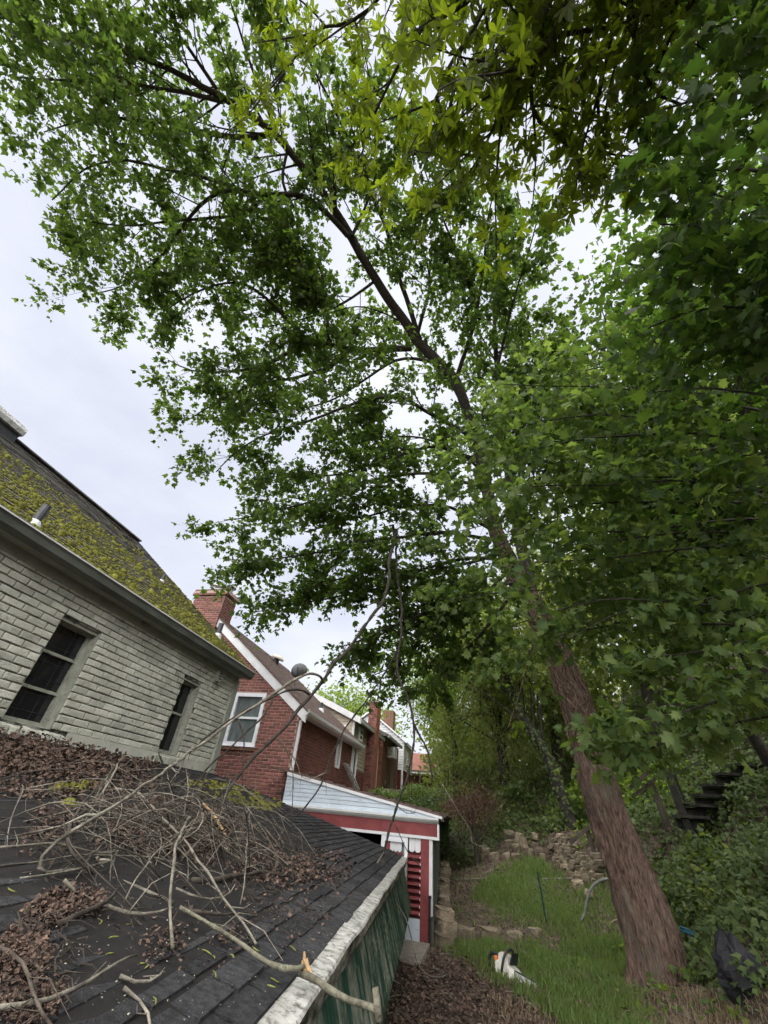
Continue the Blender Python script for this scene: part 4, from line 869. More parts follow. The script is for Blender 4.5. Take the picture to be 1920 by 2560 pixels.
for k in range(5):
    a, c = ys[k], ys[k + 1] + 0.006; l_ = 0.002 * (k % 2); wv = 0.012
    b = MB(); strip(b, [epath(-0.055, 0.001 + l_, a, c, 24), epath(0.012, 0.003 + l_, a, c, 24), epath(0.098, -0.010 + l_, a, c, 24, wv), epath(0.106, -0.018, a, c, 24, wv), epath(0.096, -0.030, a, c, 24, wv), epath(0.085, -0.030, a, c, 24, wv), epath(0.080, -0.014, a, c, 24, wv), epath(-0.055, -0.0035, a, c, 24)], True)
    b.build('gutter_guard', 'gutter_white', lr)
b = MB(); strip(b, [epath(0.075, -0.028), epath(0.082, -0.10), epath(0.05, -0.115), epath(0.01, -0.115), epath(0.01, -0.03)], True); b.build('gutter', 'fascia_old', lr)
b = MB(); strip(b, [epath(0.009, -0.02), epath(0.009, -0.26), epath(-0.02, -0.26), epath(-0.02, -0.02)], True); b.build('fascia_board', 'fascia_old', lr)
# corrugated skirt: rows from top to bottom
def corr_sheet(y0, y1, o0, z0, o1, z1, skew, wl=0.062, amp=0.011, name='corrugated_sheet'):
    nn = int((y1 - y0) / (wl / 6)); rows = 7; V = []; F = []
    for j in range(rows):
        f_ = j / (rows - 1)
        for i in range(nn + 1):
            yy = y0 + (y1 - y0) * i / nn; ph = 2 * math.pi * yy / wl
            p = RP(0, yy) + eo * (o0 + (o1 - o0) * f_ + amp * math.sin(ph)) + ed * (-skew * f_) + np.array([0, 0, z0 + (z1 - z0) * f_ - 0.01 * f_ * math.sin(yy * 2.2)]); V.append(p)
    for j in range(rows - 1):
        for i in range(nn): F.append((j * (nn + 1) + i, j * (nn + 1) + i + 1, (j + 1) * (nn + 1) + i + 1, (j + 1) * (nn + 1) + i))
    m_ = MB(); m_.add(V, F); o = m_.build(name, 'corrugated', lr, smooth=True); md = o.modifiers.new('t', 'SOLIDIFY'); md.thickness = 0.003; return o
corr_sheet(0.8, 4.05, 0.030, -0.10, 0.20, -0.53, 0.0)
corr_sheet(4.02, 8.55, 0.034, -0.10, 0.195, -0.53, 0.55)
for yy in (1.6, 3.2, 5.0, 6.8, 8.3):
    b = MB(); p = RP(0, yy) + eo * -0.06; b.box((p[0] - 0.045, p[1] - 0.045, -1.6), (p[0] + 0.045, p[1] + 0.045, -0.55)); b.build('post', 'old_wood', lr)
b = MB(); strip(b, [epath(-0.30, -0.1), epath(-0.30, -1.1), epath(-0.33, -1.1), epath(-0.33, -0.1)], True); b.build('back_wall', 'dark_wood', lr)

# ------------------------------------------------------------------ stones
def rock_mesh(sx, sy, sz, seed, m='stone', name='stone'):
    rng = np.random.default_rng(seed); V = []; F = []
    n = 8
    prof = [(-0.5, 0.90), (-0.35, 1.0), (0.36, 0.98), (0.48, 0.90), (0.5, 0.80)]
    for z, r in prof:
        for i in range(n):
            a = 2 * math.pi * (i + 0.5) / n; cx, cyy = math.cos(a), math.sin(a); k_ = 1 / max(abs(cx), abs(cyy)) ** 0.95
            q_ = 0.5 * r * k_ * rng.uniform(0.76, 1.08)
            V.append((cx * q_ * sx, cyy * q_ * sy, (z + rng.uniform(-0.09, 0.09)) * sz))
    for j in range(len(prof) - 1):
        for i in range(n): F.append((j * n + i, j * n + (i + 1) % n, (j + 1) * n + (i + 1) % n, (j + 1) * n + i))
    F.append(tuple(range(n - 1, -1, -1))); F.append(tuple(range((len(prof) - 1) * n, len(prof) * n)))
    mb = MB(); mb.add(V, F); return mb.mesh(name, m)
def put(name, me, loc, rot=(0, 0, 0), parent=None, scale=(1, 1, 1)):
    o = bpy.data.objects.new(name, me); col.objects.link(o); o.location = Vector([float(c) for c in loc]); o.rotation_euler = rot; o.scale = scale
    if parent is not None: place(o, parent)
    return o
se = empty('stone_edging', (-0.9, 9.5, -1.45), 'tan stone edging around the raised bed beside the shed', 'edging')
rn = np.random.default_rng(61); sm = [rock_mesh(0.42, 0.26, 0.24, 70 + i) for i in range(6)]
line = [(-0.80, 9.30), (-0.52, 9.45), (-0.12, 9.62), (0.28, 9.72), (0.62, 9.95)]
for i, (x, y) in enumerate(line):
    s_ = rn.uniform(0.75, 0.98) * (1.0 if i < 3 else 0.7); put('stone', sm[i % 6], (x, y, float(H(x, y - 0.35)) + 0.07), (rn.uniform(-.08, .08), rn.uniform(-.08, .08), rn.uniform(0.1, 0.5)), se, (s_, s_, s_ * 1.1))
for i in range(15):
    y = 9.05 + i * 0.33; x = -0.86 - 0.075 * (y - 9) + rn.uniform(-0.03, 0.03); z = float(H(x + 0.3, y))
    put('stone', sm[i % 6], (x, y, z + 0.02 + 0.02 * (i % 3)), (rn.uniform(-.1, .1), rn.uniform(-.1, .1), 1.2 + rn.uniform(-.3, .3)), se, (rn.uniform(0.65, 0.9), rn.uniform(0.75, 1.0), rn.uniform(0.6, 0.95)))
for x, y, z in ((-0.84, 8.98, -1.47), (-0.80, 9.12, -1.32), (-0.86, 9.35, -1.22)): put('stone', sm[2], (x, y, z), (0, 0.1, rn.uniform(0, .6)), se, (0.85, 0.9, 0.8))
# retaining wall of dry-laid stones
rw_ = empty('stone_retaining_wall', (1.8, 12.2, -0.7), 'low dry-laid stone retaining wall at the foot of the bank', 'wall'); rw_['kind'] = 'thing'
wd = np.array([WB[0] - WA[0], WB[1] - WA[1], 0]); WL = np.linalg.norm(wd); wd /= WL; wa = math.atan2(wd[1], wd[0])
wm = [rock_mesh(0.24, 0.2, 0.098, 90 + i) for i in range(6)]
for j in range(6):
    s = -0.1 + (0.11 if j % 2 else 0)
    while s < WL + 0.1:
        l_ = rn.uniform(0.12, 0.34); p = np.array([WA[0], WA[1], 0]) + wd * (s + l_ / 2) + np.array([0.03 * j, 0.01 * j, 0]); zb_ = float(H(p[0] - 0.18, p[1]))
        top_ = 6 - 1.2 * (0.5 + 0.5 * math.sin(s * 4))
        if j < top_: put('stone', wm[rn.integers(6)], (p[0] - 0.02, p[1], zb_ + 0.03 + j * 0.088), (rn.uniform(-.05, .05), rn.uniform(-.05, .05), wa + rn.uniform(-.1, .1)), rw_, (l_ / 0.24, 1, rn.uniform(0.9, 1.08)))
        s += l_ + 0.008
# tumbled rocks at the back of the bed: each one a thing
spots = [(1175, 2152, .22, 'flat buff rock lying at the left end of the tumbled rocks'), (1215, 2135, .26, 'large pointed greenish rock standing among the tumbled rocks'), (1236, 2152, .26, 'square yellowish rock at the grass edge of the rock heap'),
         (1275, 2120, .26, 'grey rock leaning behind the yellowish one in the heap'), (1292, 2128, .24, 'slanted tan slab in the middle of the rock heap'), (1310, 2118, .26, 'triangular olive rock at the top of the heap'),
         (1268, 2150, .20, 'small buff rock in front of the slanted slab'), (1290, 2148, .20, 'rounded tan rock at the foot of the rock heap'), (1328, 2140, .20, 'long low rock right of the rock heap'), (1340, 2098, .24, 'pale boxy rock lying alone up on the ivy bank'),
         (1275, 2098, .34, 'broad mossy rock in the upper row of the bank'), (1300, 2104, .28, 'second mossy rock of the upper row on the bank'), (1358, 2150, .17, 'small brown rock between the heap and the retaining wall'), (1205, 2150, .16, 'little buff rock beside the pointed greenish rock'),
         (1466, 2215, .26, 'tan block at the near end of the retaining wall'), (1450, 2228, .30, 'flat yellowish block lying below the retaining wall'), (1475, 2245, .22, 'pale broken block beside the leaning timber post')]
def on_ground(u, v):
    d = ray(u, v); lo, hi = 2.0, 40.0
    for s in np.linspace(2, 40, 800):
        p = d * s
        if p[2] < float(H(p[0], p[1])): return p
    return d * 14
for i, (u, v, s_, lab) in enumerate(spots):
    p = on_ground(u, v); o = put('rock', rock_mesh(s_ * rn.uniform(0.9, 1.25), s_ * 0.8, s_ * rn.uniform(0.55, 0.85), 120 + i, name='rock'), p + np.array([0, 0, 0.05]), (rn.uniform(-.3, .3), rn.uniform(-.3, .3), rn.uniform(0, 3)))
    tag(o, lab, 'rock', 'rocks tumbled at the back of the bed')

# ------------------------------------------------------------------ garden stake, hose, chainsaw, bag, timber posts, stairs
p = on_ground(1367, 2311); q_ = aty(1344, 2180, p[1])
sk = empty('garden_stake', p, 'dark green metal garden stake standing in the grass', 'stake')
b = MB(); b.tube([p + (0, 0, -0.1), p * 0.5 + q_ * 0.5, q_], 0.016, 8); b.build('rod', 'stake_green', sk)
b = MB()
for k in range(9): c = p + (q_ - p) * (k + 1) / 10; b.lathe(c, [(0.02, -0.006), (0.023, 0), (0.02, 0.006)], 8)
b.build('nub', 'stake_green', sk)
hp = [on_ground(1452, 2310) + (0, 0, 0.02)]; yb_ = hp[0][1]
for u, v in ((1462, 2285), (1468, 2250), (1475, 2225), (1490, 2206), (1512, 2198), (1540, 2196)): hp.append(aty(u, v, yb_ + 0.02))
b = MB(); b.tube(resample(hp, 0.05), 0.022, 8); tag(b.build('bent_pipe', 'hose_grey', smooth=True), 'grey plastic pipe arching out of the grass beside the trunk', 'pipe')
hp = [on_ground(1522, 2318)]; 
for u, v in ((1530, 2304), (1545, 2299), (1560, 2304), (1570, 2318)): hp.append(aty(u, v, hp[0][1]))
b = MB(); b.tube(resample(hp, 0.03), 0.016, 6); tag(b.build('wicker_hoop', 'vine', smooth=True), 'small straw-coloured hoop lying in the grass left of the trunk', 'hoop')
hl = []; cc = on_ground(1735, 2375)
cc[2] += 0.05
for i in range(46): a = i * 0.42; r = 0.10 + 0.015 * math.sin(i); hl.append(cc + np.array([r * math.cos(a), 0.08 * math.sin(a), 0.02 + 0.10 * abs(math.sin(a * 0.5)) + 0.0012 * i]))
b = MB(); b.tube(resample(hl, 0.03), 0.011, 6); tag(b.build('hose_coil', 'hose_blue', smooth=True), 'coil of blue hose on the ivy right of the trunk', 'hose')
# chainsaw
cp = on_ground(1268, 2448); cs = empty('chainsaw', cp, 'orange and white chainsaw standing in the grass', 'chainsaw')
ax = np.array([0.80, -0.58, -0.12]); ax /= np.linalg.norm(ax); az_ = np.array([0.05, 0.12, 1.0]); az_ -= ax * (ax @ az_); az_ /= np.linalg.norm(az_); ay = np.cross(az_, ax)
def W(x, y, z): return cp + 0.88 * (ax * x + ay * y + az_ * z)
def prism_l(mb, pts, y0, y1): mb.prism([W(x, y0, z) for x, z in pts], ay * (y1 - y0) * 0.88)
b = MB(); prism_l(b, [(-0.15, 0.03), (0.14, 0.03), (0.17, 0.08), (0.165, 0.13), (0.06, 0.16), (-0.10, 0.17), (-0.16, 0.13)], -0.085, 0.085); body = b.build('body', 'saw_white', cs)
b = MB(); prism_l(b, [(-0.12, 0.171), (0.05, 0.161), (0.045, 0.225), (0.02, 0.25), (-0.07, 0.255), (-0.115, 0.23)], -0.075, 0.07); b.build('top_cover', 'saw_white', cs)
b = MB(); prism_l(b, [(-0.07, 0.2555), (-0.01, 0.2535), (-0.015, 0.260), (-0.065, 0.262)], -0.03, 0.03); b.build('cover_badge', 'saw_orange', cs)
b = MB(); prism_l(b, [(-0.13, 0.02), (0.13, 0.02), (0.155, 0.10), (0.05, 0.14), (-0.12, 0.14)], -0.105, -0.086); b.build('side_cover', 'saw_white', cs)
b = MB(); prism_l(b, [(-0.155, 0.0), (0.12, 0.0), (0.12, 0.028), (-0.155, 0.028)], -0.08, 0.08); b.build('base', 'black_plastic', cs)
b = MB(); b.tube(resample([W(-0.14, 0, 0.16), W(-0.22, 0, 0.20), W(-0.30, 0, 0.18), W(-0.33, 0, 0.10), W(-0.27, 0, 0.04), W(-0.15, 0, 0.03)], 0.03), 0.02, 8); b.build('rear_handle', 'black_plastic', cs, smooth=True)
b = MB(); prism_l(b, [(-0.21, 0.175), (-0.15, 0.19), (-0.15, 0.135), (-0.19, 0.13)], -0.05, 0.05); b.build('throttle_housing', 'saw_orange', cs)
b = MB(); b.tube(resample([W(-0.02, -0.12, 0.05), W(0.0, -0.125, 0.20), W(0.03, -0.10, 0.30), W(0.04, 0.0, 0.325), W(0.03, 0.10, 0.29), W(0.0, 0.115, 0.16), W(-0.02, 0.11, 0.05)], 0.04), 0.015, 8); b.build('front_handle', 'black_plastic', cs, smooth=True)
b = MB(); prism_l(b, [(0.085, 0.17), (0.105, 0.17), (0.13, 0.30), (0.115, 0.305)], -0.09, 0.07); b.build('hand_guard', 'black_plastic', cs)
b = MB(); b.lathe(W(-0.05, 0.088, 0.09), [(0.055, 0), (0.05, 0.015), (0.02, 0.02)], 14, ay); b.build('starter_cover', 'black_plastic', cs)
bp_ = [(0.15, 0.055), (0.48, 0.060)] + [(0.48 + 0.033 * math.sin(a), 0.092 + -0.033 * math.cos(a)) for a in np.linspace(0.2, math.pi - .2, 6)] + [(0.48, 0.125), (0.15, 0.13)]
b = MB(); prism_l(b, bp_, -0.062, -0.056); bar = b.build('guide_bar', 'steel', cs)
b = MB()
for k in range(22): f_ = k / 21; b.obox(W(0.16 + 0.32 * f_, -0.059, 0.132), ax * 0.006, ay * 0.006, az_ * 0.006); b.obox(W(0.16 + 0.32 * f_, -0.059, 0.052 + 0.004 * f_), ax * 0.006, ay * 0.006, az_ * 0.006)
b.build('chain', 'dark_metal', bar)
# black bag at the right edge
bc = on_ground(1862, 2520) + np.array([0.16, 0.10, 0]); rn = np.random.default_rng(77); V = []; F = []; n = 22; nr = 13
for j in range(nr):
    z = 0.52 * j / (nr - 1); fz = j / (nr - 1); r = 0.20 * (0.80 + 0.55 * math.sin(math.pi * min(1, fz * 0.9 + 0.12))) * (1 - 0.62 * fz ** 3)
    for i in range(n):
        a = 2 * math.pi * i / n; q = Vector((math.cos(a) * 1.6, math.sin(a) * 1.6, z * 5)); cr_ = abs(mnoise.noise(q * 1.3)) * 0.42 + abs(mnoise.noise(q * 2.9 + Vector((3, 1, 0)))) * 0.22
        rr = r * (1.12 - cr_); V.append(bc + np.array([math.cos(a) * rr * 1.0 - 0.16 * z, math.sin(a) * rr * 0.8, z * (1 + 0.18 * mnoise.noise(Vector((math.cos(a) * 3, math.sin(a) * 3, 9)))) - 0.03 + 0.05 * max(0, -math.cos(a)) * fz]))
for j in range(nr - 1):
    for i in range(n): F.append((j * n + i, j * n + (i + 1) % n, (j + 1) * n + (i + 1) % n, (j + 1) * n + i))
F.append(tuple(range((nr - 1) * n, nr * n)))
b = MB(); b.add(V, F); tag(b.build('rubbish_bag', 'black_bag'), 'crumpled black plastic bag on the ivy at the bank foot', 'bag')
# leaning timber post and rails behind the trunk
def post3(u0, v0, u1, v1, d, r=0.05, m='old_wood', name='fence_post', lab='', cat='post', grp=None):
    a, c = atd(u0, v0, d), atd(u1, v1, d); 
    b = MB(); b.beam(a, c, r * 2, r * 2, (0.2, 1, 0)); return tag(b.build(name, m), lab, cat, grp)
rf = empty('rail_fence', atd(1510, 2200, 12.0), 'weathered timber stair rail on leaning posts behind the trunk', 'fence')
def bar3(a, c, w_, m, name, par): b = MB(); b.beam(a, c, w_, w_, (0.2, 1, 0.05)); return b.build(name, m, par)
bar3(atd(1512, 2215, 12.0), atd(1468, 2075, 12.0), 0.10, 'old_wood', 'post', rf); bar3(atd(1425, 2108, 11.9), atd(1500, 2045, 11.9), 0.07, 'old_wood', 'rail', rf); bar3(atd(1465, 2118, 12.1), atd(1510, 2075, 12.1), 0.06, 'old_wood', 'rail', rf)
bar3(atd(1575, 1970, 11.3), atd(1625, 1925, 11.3), 0.07, 'old_wood', 'rail', rf); bar3(atd(1585, 1990, 11.4), atd(1640, 1945, 11.4), 0.06, 'old_wood', 'rail', rf); bar3(atd(1672, 2068, 11.4), atd(1625, 1950, 11.4), 0.11, 'old_wood', 'post', rf)
st = empty('timber_stairs', atd(1700, 2080, 11), 'dark open-tread timber stairs climbing the wooded bank', 'stairs')
tops = [(1690, 2040, 1760), (1714, 2012, 1775), (1738, 1988, 1800), (1758, 1962, 1822), (1790, 1935, 1850), (1830, 1912, 1900)]
for i, (u, v, u2) in enumerate(tops):
    d = 10.8 + 0.12 * i; a, c = atd(u, v, d), atd(u2, v - 6, d + 0.3); dd = c - a; dd[2] *= 0.2; c = a + dd
    b = MB(); b.beam(a, c, 0.26, 0.045); b.build('tread', 'dark_wood', st)
    b = MB(); b.beam(a + np.array([0, 0.10, -0.11]), c + np.array([0, 0.10, -0.11]), 0.03, 0.16); b.build('riser', 'dark_wood', st)
a, c = atd(1740, 2080, 11.1), atd(1915, 1955, 12.0); b = MB(); b.beam(a, c, 0.06, 0.30); b.build('stringer', 'dark_wood', st)
bar3(atd(1735, 2110, 10.9), atd(1668, 1930, 10.9), 0.12, 'dark_wood', 'post', st); bar3(atd(1712, 2005, 11.0), atd(1686, 1938, 11.0), 0.04, 'dark_wood', 'baluster', st); bar3(atd(1685, 1938, 11.0), atd(1752, 1900, 11.4), 0.03, 'dark_wood', 'hand_rail', st)
# pale sticks on the bed
for i, (pts, r, lab) in enumerate([([(1112, 2200), (1150, 2206), (1200, 2203), (1255, 2198), (1285, 2194)], 0.014, 'long thin pale stick lying across the bare bed'), ([(1355, 2204), (1380, 2204), (1430, 2203)], 0.018, 'short whitish stick lying in the grass below the wall')]):
    pp = [on_ground(u, v) + (0, 0, 0.04) for u, v in pts]; b = MB(); b.tube(resample(pp, 0.1), r, 6); tag(b.build('stick', 'dead_branch'), lab, 'stick')
# ------------------------------------------------------------------ trees
class Crown:
    def __init__(s, seed): s.rng = np.random.default_rng(seed); s.mb = MB(); s.P = []; s.F = []; s.N = []; s.S = []
    def put(s, p, f, n, z): s.P.append(p); s.F.append(f); s.N.append(n); s.S.append(z)
    def twig(s, a, d, L, r, nleaf, size, droop=0.35, spread=0.07, flat=0.8, tube=True):
        g = s.rng; d = d / np.linalg.norm(d); k = np.linspace(0, 1, 4)[:, None]
        side = rand_dirs(1, g)[0] * 0.12
        P = a + d * L * k + (np.array([0, 0, -droop]) + side) * L * k ** 2
        if tube: s.mb.tube(P, [r, r * 0.8, r * 0.6, r * 0.35], 3, False)
        t = g.uniform(0.15, 1.05, nleaf); t = np.clip(t, 0, 1)
        Q = np.column_stack([np.interp(t, k[:, 0], P[:, i]) for i in range(3)])
        R = rand_dirs(nleaf, g); R[:, 2] *= 0.5
        Q = Q + R * spread
        f = d * 0.5 + R * 1.0 + np.array([0, 0, -0.35])
        n = np.array([0, 0, flat]) + rand_dirs(nleaf, g) * 0.75
        s.put(Q, f, n, size * g.uniform(0.4, 1.3, nleaf))
    def sub(s, a, d, L, r, ntw, twL, nleaf, size, droop=0.3, up=0.15, tubes=True, **kw):
        g = s.rng; d = d / np.linalg.norm(d); m = 6; k = np.linspace(0, 1, m)[:, None]
        bend = rand_dirs(1, g)[0]; bend[2] *= 0.4
        P = a + d * L * k + bend * 0.16 * L * k ** 2 + np.array([0, 0, up - droop * 0.6]) * L * k ** 2
        s.mb.tube(P, np.linspace(r, r * 0.3, m), 4, False)
        T = np.gradient(P, axis=0)
        for i in range(ntw):
            t = g.uniform(0.12, 1.0) ** 0.75; x = t * (m - 1); j = min(int(x), m - 2); p = P[j] + (P[j + 1] - P[j]) * (x - j)
            tg = T[j] / np.linalg.norm(T[j]); sd = np.cross(tg, (0, 0, 1)); sd /= np.linalg.norm(sd) + 1e-9
            dd = tg * g.uniform(0.2, 1.0) + sd * g.choice([-1, 1]) * g.uniform(0.3, 1.0) + np.array([0, 0, g.uniform(-0.9, 0.8)])
            s.twig(p, dd, twL * g.uniform(0.6, 1.25), r * 0.3, nleaf, size, droop, tube=tubes, **kw)
    def limb(s, pts, r0, r1, nsub, subL, ntw, twL, nleaf, size, t0=0.15, droop=0.3, up=0.15, sides=6, step=0.25, draw=True, bias=0.0, tubes=True, **kw):
        g = s.rng; P = wiggle(resample(pts, step), 0.03, g)
        if draw: s.mb.tube(P, np.linspace(r0, r1, len(P)), sides, False)
        T = np.gradient(P, axis=0); n = len(P)
        for i in range(nsub):
            t = t0 + (1 - t0) * ((i + g.uniform(0, 1)) / nsub) ** (1 - bias); j = min(int(t * (n - 1)), n - 2)
            tg = T[j] / np.linalg.norm(T[j]); sd = np.cross(tg, (0, 0, 1)); nn = np.linalg.norm(sd)
            sd = sd / nn if nn > 0.15 else rand_dirs(1, g)[0] * np.array([1, 1, 0.2])
            a = g.uniform(0.35, 1.15); dd = tg * math.cos(a) + sd * g.choice([-1, 1]) * math.sin(a) + np.array([0, 0, g.uniform(-0.55, 0.6)])
            s.sub(P[j], dd, subL * g.uniform(0.6, 1.2) * (1 - 0.35 * t), max(r1 * 0.5, (r0 + (r1 - r0) * t) * 0.42), ntw, twL, nleaf, size, droop, up, tubes, **kw)
        return P
    def finish(s, root, leafm, barkm, shape, name_leaf='crown', name_wood='limbs'):
        if s.mb.v: s.mb.build(name_wood, barkm, root, smooth=True)
        P, F, N, Z = [np.concatenate(q) for q in (s.P, s.F, s.N, s.S)]
        return leaves(name_leaf, P, F, N, Z, shape, leafm, root)

def bark_trunk(pts, radii, seed, n=30, step=0.07, flare=0.0, ridge=0.07, fr=9.0):
    """tapered trunk with furrowed bark cut into the mesh; returns builder and centre line"""
    P = resample(pts, step); m = len(P); s = np.concatenate([[0], np.cumsum(np.linalg.norm(np.diff(P, axis=0), axis=1))])
    s0 = np.concatenate([[0], np.cumsum(np.linalg.norm(np.diff(np.asarray(pts, float), axis=0), axis=1))]); s0 = s0 / s0[-1] * s[-1]
    R = np.interp(s, s0, radii); T = np.gradient(P, axis=0); T /= np.linalg.norm(T, axis=1)[:, None]
    ref = np.array([1.0, 0, 0]); V = []; F = []
    for i in range(m):
        x = ref - T[i] * (ref @ T[i]); x /= np.linalg.norm(x); ref = x; y = np.cross(T[i], x)
        fl = flare * math.exp(-s[i] / 0.25)
        for j in range(n):
            a = 2 * math.pi * j / n; cxx, cyy = math.cos(a), math.sin(a)
            nz = abs(mnoise.noise(Vector((cxx * fr * 0.5, cyy * fr * 0.5, s[i] * 1.4 + seed)))) * 1.3 + 0.6 * mnoise.noise(Vector((cxx * fr, cyy * fr, s[i] * 5 + seed)))
            r = R[i] * (1 + ridge * (nz - 0.4)) + fl * R[0] * (0.55 + 0.5 * math.sin(a * 5 + seed) + 0.3 * mnoise.noise(Vector((cxx * 2, cyy * 2, seed))))
            V.append(P[i] + r * (cxx * x + cyy * y))
    for i in range(m - 1):
        for j in range(n): F.append((i * n + j, i * n + (j + 1) % n, (i + 1) * n + (j + 1) % n, (i + 1) * n + j))
    F.append(tuple(range((m - 1) * n, m * n)))
    mb = MB(); mb.add(V, F); return mb, P, R

# ---- the big leaning maple
base = np.array([2.02, 8.35, -1.62])
tp = [base, aty(1612, 2300, 8.3), aty(1545, 2100, 8.3), aty(1498, 1980, 8.3), aty(1440, 1750, 8.3), aty(1370, 1580, 8.2), aty(1290, 1440, 8.0), aty(1240, 1330, 7.85), atz(1190, 1090, 7.9), atz(1140, 950, 9.0), atz(1040, 850, 10.0)]
mt = empty('maple_tree', base, 'large maple with a thick red-brown trunk leaning over the yard', 'tree')
tb, TP, TR = bark_trunk(tp[:8], [0.345, 0.315, 0.292, 0.275, 0.24, 0.215, 0.185, 0.155], 3.3, 64, 0.055, 0.85, 0.26, 10)
ub, _, _ = bark_trunk([tp[6] * 0.12 + tp[7] * 0.88] + tp[7:], [0.150, 0.150, 0.135, 0.125, 0.12], 5.1, 32, 0.07, 0.0, 0.16, 8); ub.build('upper_stem', 'branch', mt, smooth=True)
trunk = tb.build('trunk', 'bark', mt, smooth=True)
cr = Crown(101); LS = 0.124
K = dict(twL=0.5, nleaf=13, size=LS, droop=0.25)
main = [(1040, 850, 10.0), (940, 700, 11.0), (820, 500, 11.8), (680, 320, 12.3), (560, 250, 12.6), (420, 170, 12.8), (250, 110, 13.0), (80, 60, 13.1)]
def zp(l): return [atz(u, v, z) for u, v, z in l]
cr.limb(zp(main), 0.13, 0.03, 24, 2.2, 13, t0=0.3, sides=9, **K)
cr.limb(zp([(1050, 855, 9.9), (1000, 700, 11.2), (960, 560, 12.2), (900, 420, 13), (840, 280, 13.4), (760, 130, 13.6), (700, 10, 13.8)]), 0.07, 0.02, 18, 1.9, 12, t0=0.25, **K)
